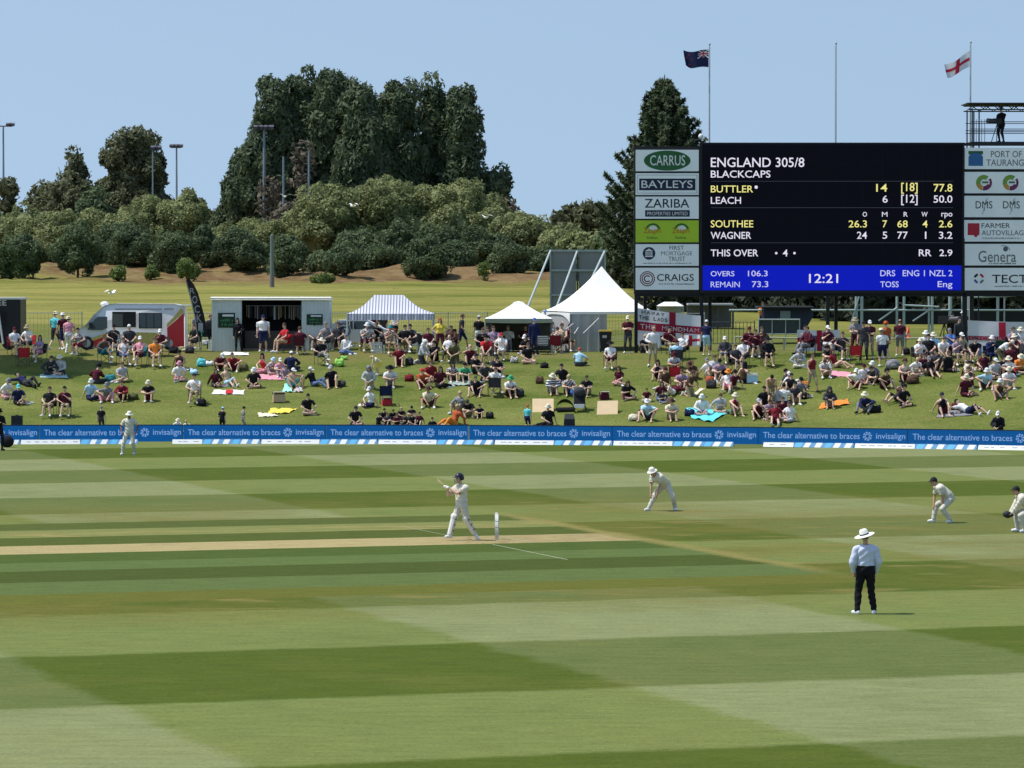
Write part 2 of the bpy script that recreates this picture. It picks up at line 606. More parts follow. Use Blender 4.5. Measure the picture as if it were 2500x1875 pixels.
# ------------------------------------------------------------------ boundary boards
BOARD_H = 0.70
blue = emat('board_blue', (.005, .10, .34), .9)
bdark = mat('board_frame', (.012, .02, .05), .5)
blet = emat('board_lettering', (.26, .46, .85), .85)
bsmall = emat('board_small_print', (.05, .20, .48), .8)
bpost = mat('board_joint', (.22, .30, .36), .5)
PER = 350.0
GB = 'advertising boards along the boundary'
positions = ['cut off at the left edge', 'behind the strolling fielder', 'below the feather flag and container', 'below the striped marquee',
             'beside the pale joint in mid row', 'below the wedge loudspeaker', 'below the turquoise blanket', 'below the orange towel', 'below the crouching photographer']
def microprint(mm, parent, x0, x1, z0, z1, y, seed=0):
    """a line of print too small to read: rows of tiny strokes"""
    rr = random.Random(seed)
    m = MB()
    x, h = x0, z1 - z0
    while x < x1:
        wd = h * rr.uniform(.25, .6)
        zt = z1 - h * rr.choice((0, .3, .3))
        m.quad((x, y, z0), (x + wd, y, z0), (x + wd, y, zt), (x, y, zt))
        x += wd + h * rr.choice((.2, .2, .25, .7))
    return m.build('small_print', mm, parent)
def board_at(i):
    t0 = 105 + PER * (i - 0) - 3                # where the slogan starts
    X0 = at(t0 - 8, 1070, 173.2).x
    X1 = at(t0 + PER - 8, 1070, 173.2).x
    a, b_ = V((X0, yb(X0), 0)), V((X1, yb(X1), 0))
    L = (b_ - a).length
    root = thing('advertising_board', 'blue boundary board with slogan and star, ' + positions[i + 1], 'board', a, math.atan2(b_.y - a.y, b_.x - a.x), GB)
    m = MB()
    m.box((L / 2, .12, BOARD_H / 2), (L - .012, .16, BOARD_H))
    m.build('panel', blue, root)
    m = MB()
    m.box((L / 2, .12, BOARD_H + .022), (L - .008, .2, .04))
    m.box((L - .012, .03, BOARD_H / 2), (.022, .03, BOARD_H))
    m.build('frame', bdark, root)
    k = L / PER
    text('The clear alternative to braces', blet, root, 11 * k, 238 * k, .275, .535, .034)
    text('invisalign', blet, root, 276 * k, 344 * k, .215, .545, .034)
    microprint(bsmall, root, 10 * k, 150 * k, .10, .15, .034, i)
    m = MB()                                     # the burst of petals
    cx, cz = 256 * k, .40
    for q in range(8):
        an = q * math.pi / 4 + .2
        d = V((math.cos(an), 0, math.sin(an)))
        n = V((-d.z, 0, d.x))
        c = V((cx, .033, cz))
        m.quad(c + d * .07 - n * .028, c + d * .205 - n * .012, c + d * .205 + n * .012, c + d * .07 + n * .028)
        e = d.copy()
        m.quad(c + d * .15 - n * .055, c + d * .175 - n * .055, c + d * .175 + n * .055, c + d * .15 + n * .055)
    m.build('star_emblem', blet, root)
    m = MB()
    for x in (.5, L / 2, L - .5):
        m.tube((x, .2, BOARD_H * .9), (x, .75, 0.0), .02)
    m.build('support_strut', bdark, root)
    if i == 2:
        m = MB()
        m.box((L + .0, .02, BOARD_H / 2), (.09, .02, BOARD_H * 1.02))
        m.build('joint_cover', bpost, root)
for i in range(-1, 7):
    board_at(i)

# padded rope: foam wedges, plain white ones with print and ones with blue slanted blocks
wedge_w = mat('foam_white', (.74, .75, .74), .6, .05)
wedge_b = mat('foam_sky_blue', (.10, .42, .72), .6, .05)
wedge_n = mat('foam_mid_blue', (.10, .28, .50), .6, .05)
print_m = mat('foam_print', (.25, .27, .32), .6)
pieces = [(-60, 45, 1), (47, 192, 0), (192, 333, 1), (416, 491, 0), (491, 633, 1), (635, 779, 0), (779, 921, 1), (923, 1067, 0), (1067, 1207, 1), (1209, 1354, 0),
          (1354, 1496, 1), (1498, 1642, 0), (1642, 1788, 1), (1858, 1931, 0), (1931, 2072, 1), (2074, 2215, 0), (2215, 2357, 1), (2359, 2560, 0)]
for a_, b_, kind in pieces:
    P0, P1 = at(a_, 1080, 170.6), at(b_, 1080, 170.6)
    A = V((P0.x, yb(P0.x) - 2.3, 0))
    B = V((P1.x, yb(P1.x) - 2.3, 0))
    L = (B - A).length
    H, D = .185, .30
    rz = math.atan2(B.y - A.y, B.x - A.x)
    def wedge(x0, x1, off, sl=0.0):
        m = MB()
        o = off
        pr = [(-D / 2 - o, 0), (D / 2 + o, 0), (.02, H + o), (-.02, H + o)]
        vs = [(x0 + (sl if z > .1 else 0), y, z) for y, z in pr] + [(x1 + (sl if z > .1 else 0), y, z) for y, z in pr]
        m.add(vs, [(0, 1, 2, 3), (7, 6, 5, 4), (0, 4, 5, 1), (1, 5, 6, 2), (2, 6, 7, 3), (3, 7, 4, 0)])
        return m
    lab = 'plain white foam rope wedge with faint grey print at foot of blue boards' if kind == 0 else 'foam rope wedge with slanted sky blue and white blocks on deep blue'
    root = thing('rope_wedge', lab, 'rope wedge', A, rz, 'padded rope wedges printed ' + ('plain' if kind == 0 else 'with blocks'))
    wedge(0, L - .03, 0).build('foam', wedge_w if kind == 0 else wedge_n, root)
    if kind == 1:
        k = L / 142
        for (x0, x1, mm) in ((0, 19, wedge_b), (22, 38, wedge_w), (48, 65, wedge_w), (72, 89, wedge_b), (92, 109, wedge_w), (118, 136, wedge_w)):
            wedge(x0 * k, x1 * k - .05, .003, .09).build('printed_block', mm, root)
    else:
        m = MB()
        rr = random.Random(a_)
        x = .25
        while x < L - .3:
            wd = rr.uniform(.1, .3)
            z0 = .085
            yq = -D / 2 + (D / 2 - .02) * z0 / H - .003
            yq2 = -D / 2 + (D / 2 - .02) * (z0 + .03) / H - .003
            m.quad((x, yq, z0), (x + wd, yq, z0), (x + wd, yq2, z0 + .03), (x, yq2, z0 + .03))
            x += wd + rr.uniform(.04, .35)
        m.build('faint_print', print_m, root)
# ------------------------------------------------------------------ the scoreboard
SY = 196.6
MPP = SY / FPX
def sp(px, py, y=SY):
    return at(px, py, y)
black_st = mat('black_steel', (.012, .012, .016), .55, .15)
scr_m = emat('screen_black', (.0018, .0022, .005), 1.0)
scr_b = emat('screen_blue', (.004, .012, .52), 0.95)
tw, ty = emat('screen_white', (.82, .80, .95), 1.0), emat('screen_yellow', (.95, .90, .30), 0.95)
tl = emat('screen_pale', (.62, .66, .98), 0.95)
tr = emat('screen_rule', (.05, .06, .08), 1.0)
base = sp(1900, 860)
SBZ = hgt(base.x, SY)
sb = thing('scoreboard', 'huge black electronic cricket scoreboard on dark steel legs with sponsor panels either side', 'scoreboard', (0, 0, 0))
def rect(m, x0, y0, x1, y1, yf, yk):
    a, b_ = sp(x0, y1), sp(x1, y0)
    m.box(((a.x + b_.x) / 2, (yf + yk) / 2, (a.z + b_.z) / 2), (b_.x - a.x, yk - yf, b_.z - a.z))
m = MB(); rect(m, 1708, 348, 2355, 716, SY, SY + .9); m.build('screen_cabinet', black_st, sb)
m = MB(); rect(m, 1548, 357, 1707.5, 718, SY + .12, SY + .55); m.build('panel_frame', black_st, sb)
m = MB()
for yy in (352, 416, 474.5, 533.5, 592.5, 651, 712):
    rect(m, 2352, yy - 3.4, 2520, yy + 3.4, SY + .12, SY + .5)
for xx in (2353, 2520):
    rect(m, xx - 2.5, 352, xx + 2.5, 715, SY + .1, SY + .52)
m.build('panel_frame', black_st, sb)
m = MB(); rect(m, 1714, 352, 2350, 646, SY - .03, SY - .002); scr = m.build('screen', scr_m, sb)
m = MB(); rect(m, 1715.5, 648.3, 2347, 708.6, SY - .03, SY - .002); bar = m.build('screen_bar', scr_b, sb)
m = MB()
for yy in (442.5, 507, 592.7):
    rect(m, 1736, yy - .45, 2327, yy + .45, SY - .034, SY - .031)
m.build('rule_line', tr, scr)
m = MB()
for i in range(1, 13):
    xx = 1714 + (2350 - 1714) * i / 13
    rect(m, xx - .12, 352.5, xx + .12, 645.5, SY - .0325, SY - .0305)
for i in range(1, 6):
    yy = 352 + 294 * i / 6
    rect(m, 1714.5, yy - .12, 2349.5, yy + .12, SY - .0325, SY - .0307)
m.build('module_seam', emat('screen_seam', (.006, .007, .011), 1.0), scr)
def stx(s, x0, x1, y0, y1, mm, par=scr):
    a, b_ = sp(x0, y1), sp(x1, y0)
    text(s, mm, par, a.x, b_.x, a.z, b_.z, SY - .036)
for a in [('ENGLAND 305/8', 1735.3, 1963.6, 384.7, 408, tw), ('BLACKCAPS', 1735.3, 1881, 416.2, 433.8, tw), ('BUTTLER', 1735.3, 1838.5, 453, 470, ty), ('LEACH', 1735.3, 1809, 480.7, 497.8, tw),
          ('SOUTHEE', 1735, 1839, 537.8, 555.2, ty), ('WAGNER', 1735, 1834, 566, 583.3, tw), ('THIS OVER', 1735, 1851, 609, 626, tw), ('4', 1911, 1923, 609, 626, tw),
          ('14', 2139, 2166, 449, 468, ty), ('[18]', 2200, 2240, 446, 473, ty), ('77.8', 2279, 2325, 449, 468, ty), ('6', 2154.5, 2167, 477, 495, tw), ('[12]', 2200, 2240, 475, 501, tw), ('50.0', 2279, 2325, 477, 495, tw),
          ('O', 2106, 2116.5, 517.5, 529, tw), ('M', 2153, 2166.5, 517.5, 529, tw), ('R', 2206, 2216, 517.5, 529, tw), ('W', 2249.6, 2264.5, 517.5, 529, tw), ('rpo', 2298, 2325, 519.5, 533, tw),
          ('26.3', 2071.5, 2116.5, 538, 555.3, ty), ('7', 2154.5, 2165.5, 538, 555.3, ty), ('68', 2190.6, 2216, 538, 555.3, ty), ('4', 2252, 2264.5, 538, 555.3, ty), ('2.6', 2292, 2325, 538, 555.3, ty),
          ('24', 2092, 2116.5, 565.6, 583, tw), ('5', 2154.5, 2166, 565.6, 583, tw), ('77', 2190.6, 2216, 565.6, 583, tw), ('1', 2258, 2261.5, 565.6, 583, tw), ('3.2', 2292, 2325, 565.6, 583, tw),
          ('RR', 2243, 2274, 609, 625.5, tw), ('2.9', 2293, 2325, 609, 625.5, tw)]:
    stx(*a)
for a in [('OVERS', 1735, 1793, 661.8, 674.6, tl), ('106.3', 1826, 1874, 660.5, 674.6, tl), ('REMAIN', 1735, 1806, 687.6, 701.2, tl), ('73.3', 1835.6, 1875.5, 686.5, 701.2, tl), ('12:21', 1975, 2046, 668.7, 691, tw),
          ('DRS', 2149, 2185.5, 659.5, 674.4, tl), ('ENG 1 NZL 2', 2203.6, 2325, 659.5, 674.4, tl), ('TOSS', 2149, 2194, 687, 701.3, tl), ('Eng', 2289, 2325, 686.5, 705.5, tl)]:
    stx(*a, par=bar)
def disc(m, px, py, rp, y, n=16, ry=None):
    c = sp(px, py)
    r = rp * MPP
    r2 = r if ry is None else ry * MPP
    m.add([(c.x + r * math.cos(2 * math.pi * i / n), y, c.z + r2 * math.sin(2 * math.pi * i / n)) for i in range(n)], [tuple(range(n))])
m = MB(); disc(m, 1846, 457, 4, SY - .036); disc(m, 1895, 618, 3, SY - .036); disc(m, 1939.5, 618, 3, SY - .036); m.build('score_dot', tw, scr)

# sponsor panels
pw = mat('panel_white', (.80, .84, .85), .5, .05, .6, spec=.35)
pl = mat('panel_lime', (.38, .55, .03), .5, .05, .6)
ink = mat('ink_navy', (.012, .018, .05), .5)
inkk = mat('ink_black', (.012, .012, .014), .5)
inkg = mat('ink_grey', (.16, .17, .18), .5)
inkw = mat('ink_white', (.66, .68, .68), .5)
green_d = mat('ink_green', (.02, .11, .035), .5, .3, 1.5)
inkr = mat('ink_red', (.42, .02, .04), .5)
inkm = mat('ink_maroon', (.15, .04, .06), .5)
inkb = mat('ink_blue', (.03, .12, .30), .5)
LFT = [(365.7, 418), (422.7, 476), (480, 534), (538, 591.5), (596, 649), (653.8, 707.5)]
RGT = [(360.6, 412.8), (419.7, 471.7), (478, 530), (537.4, 589.7), (595.5, 648), (654, 708.8)]
YF = SY + .02
def panel(x0, x1, y0, y1, mm):
    m = MB(); rect(m, x0, y0, x1, y1, YF, YF + .09)
    return m.build('sponsor_panel', mm, sb)
def ptx(p, s, x0, x1, y0, y1, mm, d=.006, nm='lettering'):
    a, b_ = sp(x0, y1), sp(x1, y0)
    return text(s, mm, p, a.x, b_.x, a.z, b_.z, YF - d, name=nm)
def mpx(p, x0, x1, y0, y1, mm):
    a, b_ = sp(x0, y1), sp(x1, y0)
    return microprint(mm, p, a.x, b_.x, a.z, b_.z, YF - .006, int(x0))
def shape(p, mm, fn, name='emblem'):
    m = MB(); fn(m)
    return m.build(name, mm, p)
def ring(m, px, py, ro, ri, y, n=28, a0=0, a1=2 * math.pi):
    c = sp(px, py)
    vs, fs = [], []
    for i in range(n + 1):
        a = a0 + (a1 - a0) * i / n
        for r in (ro, ri):
            vs.append((c.x + r * MPP * math.cos(a), y, c.z + r * MPP * math.sin(a)))
    for i in range(n):
        fs.append((2 * i, 2 * i + 1, 2 * i + 3, 2 * i + 2))
    m.add(vs, fs)
def flat(m, x0, y0, x1, y1, y):
    a, b_ = sp(x0, y1), sp(x1, y0)
    m.quad((a.x, y, a.z), (b_.x, y, a.z), (b_.x, y, b_.z), (a.x, y, b_.z))
p = panel(1552, 1706, *LFT[0], pw)
shape(p, green_d, lambda m: disc(m, 1629, 392, 57, YF - .004, 40, 24.5))
ptx(p, 'CARRUS', 1587, 1673, 379, 404, inkw, .008)
p = panel(1552, 1706, *LFT[1], pw)
shape(p, inkg, lambda m: (flat(m, 1556, 427, 1702, 427.8, YF - .004), flat(m, 1556, 471, 1702, 471.8, YF - .004), flat(m, 1556, 427, 1556.8, 471.8, YF - .004), flat(m, 1701, 427, 1702, 471.8, YF - .004)), 'border_line')
shape(p, ink, lambda m: flat(m, 1560.5, 436, 1698, 464.5, YF - .005), 'name_band')
ptx(p, 'BAYLEYS', 1566, 1691, 440.5, 459, inkw, .008)
p = panel(1552, 1706, *LFT[2], pw)
ptx(p, 'ZARIBA', 1574, 1683, 485.5, 507, ink)
shape(p, ink, lambda m: flat(m, 1575, 513, 1684, 529, YF - .004), 'name_band')
ptx(p, 'PROPERTIES LIMITED', 1580, 1679, 517, 525.5, inkw, .008)
p = panel(1552, 1706, *LFT[3], pl)
for cx in (1592, 1662):
    shape(p, green_d, lambda m: ring(m, cx + 2, 564, 19, 14.5, YF - .004, 20, .3, 2.9))
    shape(p, inkw, lambda m: disc(m, cx + 3, 557, 9, YF - .003, 16, 6))
    ptx(p, 'Zespri', cx - 21, cx + 21, 556, 573, mat('ink_orange', (.5, .14, .02), .5), .008)
    ptx(p, 'Kiwifruit', cx - 13, cx + 13, 577, 583, green_d, .006, 'small_print')
p = panel(1552, 1706, *LFT[4], pw)
shape(p, ink, lambda m: disc(m, 1584.5, 618.5, 15.5, YF - .004, 24))
def temple(m):
    for x in (1577.5, 1582, 1587, 1591.5):
        flat(m, x - 1.2, 614, x + 1.2, 624, YF - .006)
    flat(m, 1575, 624.5, 1594, 627.5, YF - .006)
    a, b_, c = sp(1574, 613), sp(1595, 613), sp(1584.5, 607)
    m.add([(a.x, YF - .006, a.z), (b_.x, YF - .006, b_.z), (c.x, YF - .006, c.z)], [(0, 1, 2)])
shape(p, inkw, temple)
ptx(p, 'FIRST', 1634, 1670, 600, 610, inkg); ptx(p, 'MORTGAGE', 1614, 1690, 613.5, 623.5, inkg); ptx(p, 'TRUST', 1632, 1673, 626.5, 637, inkg)
mpx(p, 1570, 1690, 641, 644, inkg)
p = panel(1552, 1706, *LFT[5], pw)
def rings(m):
    ring(m, 1580.5, 680.5, 18.5, 16, YF - .004); ring(m, 1580.5, 680.5, 13.8, 11.3, YF - .004)
    ring(m, 1580.5, 680.5, 8.8, 5.8, YF - .004, 20, .7, 5.6)
shape(p, inkm, rings)
ptx(p, 'CRAIGS', 1604, 1694, 669, 686, inkk)
mpx(p, 1608, 1695, 691, 695, inkg)
p = panel(2355.5, 2516, *RGT[0], pw)
shape(p, green_d, lambda m: flat(m, 2364.5, 368.5, 2400, 377, YF - .003))
shape(p, inkb, lambda m: (flat(m, 2364.5, 384, 2400, 405, YF - .004), disc(m, 2382.2, 384.5, 17.7, YF - .0045, 28, 11)))
ptx(p, 'PORT OF', 2419, 2495, 368.5, 384, inkg); ptx(p, 'TAURANGA', 2408, 2514, 389, 405, inkg)
p = panel(2355.5, 2516, *RGT[1], pw)
for cx in (2402, 2467):
    shape(p, mat('ink_leaf', (.16, .30, .05), .5), lambda m: ring(m, cx, 446, 19, 8, YF - .004, 20, .9, 3.4))
    shape(p, mat('ink_ochre', (.45, .26, .05), .5), lambda m: ring(m, cx, 446, 19, 8, YF - .0042, 20, 3.4, 4.5))
    shape(p, mat('ink_plum', (.16, .02, .09), .5), lambda m: ring(m, cx + 1, 446, 19, 8, YF - .0044, 20, 4.5, 6.9))
    shape(p, inkw, lambda m: flat(m, cx - 6, 440, cx + 14, 450, YF - .006))
    shape(p, green_d, lambda m: flat(m, cx - 4, 443, cx + 11, 447, YF - .007))
p = panel(2355.5, 2516, *RGT[2], pw)
for cx in (2402, 2469):
    ptx(p, 'DMS', cx - 20, cx + 21, 491, 509, inkk)
    def stems(m):
        a = sp(cx + 9, 482); b_ = sp(cx - 4, 524)
        m.tube((a.x, YF - .004, a.z), (b_.x, YF - .004, b_.z), .012, .012, 4)
        a = sp(cx + 5, 486); b_ = sp(cx + 1, 516)
        m.tube((a.x, YF - .004, a.z), (b_.x, YF - .004, b_.z), .012, .012, 4)
    shape(p, inkg, stems, 'stem_mark')
p = panel(2355.5, 2516, *RGT[3], pw)
def speech(m):
    flat(m, 2362.5, 545, 2391.5, 574, YF - .004)
    a, b_, c = sp(2376, 574), sp(2388, 574), sp(2383, 580)
    m.add([(a.x, YF - .004, a.z), (b_.x, YF - .004, b_.z), (c.x, YF - .004, c.z)], [(0, 1, 2)])
shape(p, inkr, speech)
ptx(p, 'FARMER', 2396.5, 2466, 545, 556.5, inkk); ptx(p, 'AUTOVILLAGE', 2396.5, 2508, 562, 574.5, inkg)
mpx(p, 2397, 2492, 579.5, 583, inkg)
p = panel(2355.5, 2516, *RGT[4], pw)
ptx(p, 'Genera', 2388.5, 2481, 612, 640, inkg)
shape(p, mat('ink_slate', (.07, .10, .12), .5), lambda m: (disc(m, 2455, 608, 6, YF - .005), ring(m, 2450, 616, 17, 15.5, YF - .004, 14, .3, 1.9)))
mpx(p, 2414, 2478, 641, 645, green_d)
p = panel(2355.5, 2516, *RGT[5], pw)
for k_, mm in enumerate((inkr, inkk, inkb, inkg)):
    shape(p, mm, lambda m: ring(m, 2390, 680, 13, 7.5, YF - .004, 8, k_ * math.pi / 2 + .25, k_ * math.pi / 2 + 1.3))
ptx(p, 'TECT', 2422, 2508, 670.5, 691, inkk)
mpx(p, 2428, 2506, 697, 700.5, inkg)
m = MB()
rect(m, 1553, 712, 2520, 724, SY + .2, SY + .45)
m.build('cross_beam', black_st, sb)
for px, y in ((1553, SY + .25), (1712.5, SY + .3), (2021, SY + .3), (2354, SY + .3), (2516, SY + .3), (1575, SY + 2.6), (1733, SY + 2.6), (2041, SY + 2.6), (2372, SY + 2.6)):
    c = sp(px, 716, y)
    z0 = hgt(c.x, y) - .05
    m = MB()
    m.box((c.x, y, (z0 + c.z + .1) / 2), (.17, .2, c.z + .1 - z0))
    m.build('post', black_st, sb)
m = MB()
for px in (1575, 1733, 2041, 2372):
    c = sp(px, 718, SY + 2.6)
    m.tube((c.x, SY + .5, c.z), (c.x, SY + 2.6, c.z), .06)
m.build('rear_brace', black_st, sb)

# camera scaffold standing over the right panels
plat = thing('camera_scaffold', 'dark scaffold tower with roof truss and handrails above right sponsor panels', 'scaffold', (0, 0, 0))
st = mat('scaffold_steel', (.035, .035, .045), .45, .2, metal=.3)
PX0, PX1 = sp(2374, 300).x, sp(2530, 300).x
deck = sp(2400, 347, SY + 1.6).z
y0, y1 = SY + .75, SY + 3.0
m = MB(); m.box(((PX0 + PX1) / 2, (y0 + y1) / 2, deck - .07), (PX1 - PX0, y1 - y0, .13)); m.build('deck', st, plat)
roofz = sp(2400, 268, SY + 1).z
for x in (PX0 + .08, PX0 + .42, PX1 - .1):
    for y in (y0, y1):
        zz = roofz if True else 0
        m = MB(); m.tube((x, y, hgt(x, y)), (x, y, zz), .035); m.build('upright', st, plat)
m = MB()
for y in (y0, y1):
    for dz in (.48, .62, .98):
        m.tube((PX0, y, deck + dz), (PX1, y, deck + dz), .018)
for y in (y0,):
    for x in (PX0 + .15, PX0 + .28, PX0 + .55, PX0 + .7):
        m.tube((x, y, deck - .1), (x, y, deck + 1.1), .014)
m.build('handrail', st, plat)
m = MB()
for y in (y0, y1):
    for dz in (0, .26):
        m.tube((PX0 - .1, y, roofz + dz), (PX1, y, roofz + dz), .03)
    n = 9
    for i in range(n):
        xa = PX0 + (PX1 - PX0) * i / n
        xb = PX0 + (PX1 - PX0) * (i + 1) / n
        m.tube((xa, y, roofz + (.26 if i % 2 else 0)), (xb, y, roofz + (0 if i % 2 else .26)), .02)
m.build('roof_truss', st, plat)
m = MB()
m.box(((PX0 + PX1) / 2 - .05, (y0 + y1) / 2, roofz + .31), (PX1 - PX0 + .3, y1 - y0 + .5, .05))
m.build('roof_sheet', st, plat)

# tv camera on the scaffold
def tv_camera(c, lab, yaw=0.0, s=1.0, tripod=True):
    r = thing('television_camera', lab, 'camera', c, yaw)
    k = mat('camera_black', (.02, .02, .024), .45)
    m = MB(); m.box((0, 0, 1.3 * s), (.26 * s, .5 * s, .34 * s)); m.build('camera_body', k, r)
    m = MB(); m.tube((0, -.25 * s, 1.3 * s), (0, -.75 * s, 1.3 * s), .14 * s, .17 * s, 14); m.build('lens', mat('lens_grey', (.06, .06, .07), .3), r)
    if tripod:
        for a in (0.5, 2.6, 4.7):
            m = MB(); m.tube((0, 0, 1.15 * s), (.45 * math.cos(a) * s, .45 * math.sin(a) * s, 0), .025 * s); m.build('leg', k, r)
    return r
tv_camera((sp(2436, 300, SY + 1.3).x, SY + 1.5, deck), 'television camera on the scaffold deck in front of its operator', R(-60), .8)

# small dome camera on the corner of the screen
r = thing('dome_camera', 'small white dome camera on a bracket at top corner of the black screen', 'camera', (0, 0, 0))
c = sp(1711, 333, SY + .3)
mw = mat('white_plastic', (.7, .7, .7), .4)
m = MB(); m.ell((c.x, SY + .3, c.z), (.12, .12, .14)); m.build('dome', mw, r, True)
m = MB(); m.tube((c.x, SY + .3, c.z - .12), (c.x, SY + .3, sp(1711, 349).z), .04); m.tube((c.x - .02, SY + .3, c.z - .15), (c.x - .35, SY + .3, c.z - .22), .05); m.build('bracket', black_st, r)

# flag poles and their flags
pole_m = mat('pole_grey', (.42, .44, .46), .4, .05)
def flagpole(px, top, y, lab):
    r = thing('flagpole', lab, 'flagpole', (0, 0, 0), group='flagpoles behind the scoreboard')
    t_ = sp(px, top, y)
    m = MB(); m.tube((t_.x, y, hgt(t_.x, y)), t_, .055, .028, 8); m.build('pole', pole_m, r)
    m = MB(); m.ell(t_ + V((0, 0, .05)), (.06, .06, .06), 8, 6); m.build('finial', pole_m, r, True)
    m = MB(); m.tube((t_.x - .06, y - .05, hgt(t_.x, y) + 1), (t_.x - .05, y - .03, t_.z - .1), .006, .006, 4); m.build('halyard', pole_m, r)
    return t_
FY = SY + 4
flagpole(1732.5, 110, FY, 'flagpole flying the dark blue flag')
flagpole(2041, 108, FY, 'bare flagpole with no flag above the screen')
flagpole(2370, 105, FY, 'flagpole flying the white flag with red cross')
def waving(px_pole, py_top, py_bot, length_px, drop, y, wav, nu=24, nv=14):
    c0 = sp(px_pole, py_top, y)
    k = y / FPX
    H = (py_bot - py_top) * k
    Lg = length_px * k
    def fn(u, v_):
        x = c0.x - Lg * u * (1 - .06 * math.sin(u * 5 + v_ * 2))
        yy = y + wav * math.sin(u * 8.5 + v_ * 1.6) * (.25 + u)
        z = c0.z - H * v_ * (1 - .12 * u) - drop * k * u + .1 * math.sin(u * 6 + 1) * u
        return V((x, yy, z))
    return fn
def flag(name, lab, fn, layers, group=None):
    r = thing(name, lab, 'flag', (0, 0, 0), group=group)
    for nm, mm, u0, u1, v0, v1, off in layers:
        m = MB()
        def g(a, b_):
            p_ = fn(u0 + (u1 - u0) * a, v0 + (v1 - v0) * b_)
            return p_ + V((0, -off, 0))
        nu, nv = max(2, int(26 * (u1 - u0))), max(2, int(14 * (v1 - v0)))
        m.grid(g, nu, nv)
        m.build(nm, mm, r, True)
    return r
fw, fr, fb = mat('flag_white', (.74, .73, .75), .8, .04), mat('flag_red', (.52, .02, .05), .8, .06), mat('flag_navy', (.012, .018, .07), .8, .08)
f1 = waving(1730, 121, 164, 58, 4, FY, .12)
nzf = flag('navy_flag', 'dark blue flag with union canton and red stars flying from the pole', f1,
     [('cloth', fb, 0, 1, 0, 1, 0), ('canton_cross_white', fw, 0, .46, .16, .30, .006), ('canton_cross_white', fw, .19, .27, 0, .46, .006),
      ('canton_cross_red', fr, 0, .46, .19, .27, .010), ('canton_cross_red', fr, .205, .255, 0, .46, .010)])
for (u0, v0, u1, v1) in ((0, 0, .46, .46), (0, .46, .46, 0)):
    m = MB()
    pts = []
    for i in range(9):
        a = i / 8
        pts.append(f1(u0 + (u1 - u0) * a, v0 + (v1 - v0) * a) + V((0, -.004, 0)))
    for a, b_ in zip(pts[:-1], pts[1:]):
        d = (b_ - a).normalized(); n = V((-d.z, 0, d.x)) * .03
        m.quad(a - n, b_ - n, b_ + n, a + n)
    m.build('canton_saltire', fw, nzf)
for (u, v_) in ((.78, .2), (.68, .45), (.88, .42), (.78, .78)):
    m = MB()
    c = f1(u, v_) + V((0, -.014, 0))
    vs = [(c.x + (.06 if i % 2 == 0 else .026) * math.sin(i * math.pi / 5), c.y, c.z + (.06 if i % 2 == 0 else .026) * math.cos(i * math.pi / 5)) for i in range(10)]
    m.add(vs, [tuple(range(10))])
    m.build('star', fr, nzf)
f2 = waving(2368, 124, 162, 58, 36, FY, .16)
flag('white_flag', 'white flag with a red cross flying from the pole by the scaffold', f2,
     [('cloth', fw, 0, 1, 0, 1, 0), ('cross_bar', fr, 0, 1, .40, .60, .006), ('cross_bar', fr, .44, .58, 0, 1, .009)])
# ------------------------------------------------------------------ trees and shrubs
def foliage(name, dark, lite, trans=0.15):
    if name in MATS:
        return MATS[name]
    m, t, b = newmat(name)
    p = geo_pos(t)
    n1 = noise(t, p, 0.55, 3)
    n2 = noise(t, p, 3.5, 3)
    f = mth(t, 'ADD', mth(t, 'MULTIPLY', ramp01(t, n1, .35, .65), .55), mth(t, 'MULTIPLY', ramp01(t, n2, .3, .7), .45))
    col = mix(t, f, dark, lite)
    t.links.new(col, b.inputs['Base Color'])
    b.inputs['Roughness'].default_value = 0.65
    b.inputs['Specular IOR Level'].default_value = 0.3
    tr = t.nodes.new('ShaderNodeBsdfTranslucent')
    t.links.new(col, tr.inputs[0])
    ms = t.nodes.new('ShaderNodeMixShader')
    ms.inputs[0].default_value = 0.32
    o = t.nodes['Material Output']
    t.links.new(b.outputs[0], ms.inputs[1])
    t.links.new(tr.outputs[0], ms.inputs[2])
    t.links.new(ms.outputs[0], o.inputs[0])
    MATS[name] = m
    return m
FOL = {'macro': foliage('foliage_cypress', (.050, .080, .042), (.132, .170, .082)),
       'pohu': foliage('foliage_olive', (.12, .148, .055), (.34, .37, .155)),
       'shrub': foliage('foliage_deep_green', (.052, .085, .040), (.155, .205, .088)),
       'lime': foliage('foliage_light_green', (.09, .14, .03), (.19, .25, .075)),
       'pine': foliage('foliage_pine', (.072, .085, .042), (.17, .18, .085)),
       'bronze': foliage('foliage_bronze', (.10, .085, .06), (.20, .17, .12)),
       'norf': foliage('foliage_spruce', (.048, .074, .038), (.13, .165, .08)),
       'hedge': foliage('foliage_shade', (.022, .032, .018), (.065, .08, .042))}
BARK = mat('bark', (.085, .065, .05), .9, .25, 3, bump=.5)

def leaves(rng, cen, nor, size, up=0.0, aspect=1.0, curl=0.5):
    """one small leaf spray (a bent pair of triangles) for each centre"""
    n = len(cen)
    d = nor * (1 - curl) + rng.normal(size=(n, 3)) * curl * 0.6
    d /= np.linalg.norm(d, axis=1)[:, None] + 1e-9
    t = rng.normal(size=(n, 3))
    t[:, 2] += up * 3
    t -= d * (t * d).sum(1)[:, None]
    t /= np.linalg.norm(t, axis=1)[:, None] + 1e-9
    b = np.cross(d, t)
    s = (size * rng.uniform(.6, 1.4, n))[:, None]
    a = cen - t * s * aspect
    c = cen + t * s * aspect
    e = cen + b * s * .55 - d * s * .15 - t * s * .2
    f = cen - b * s * .55 - d * s * .15 - t * s * .2
    vs = np.stack([a, e, c, f], 1).reshape(-1, 3)
    i = np.arange(n) * 4
    return vs, np.stack([i, i + 1, i + 2, i + 3], 1)

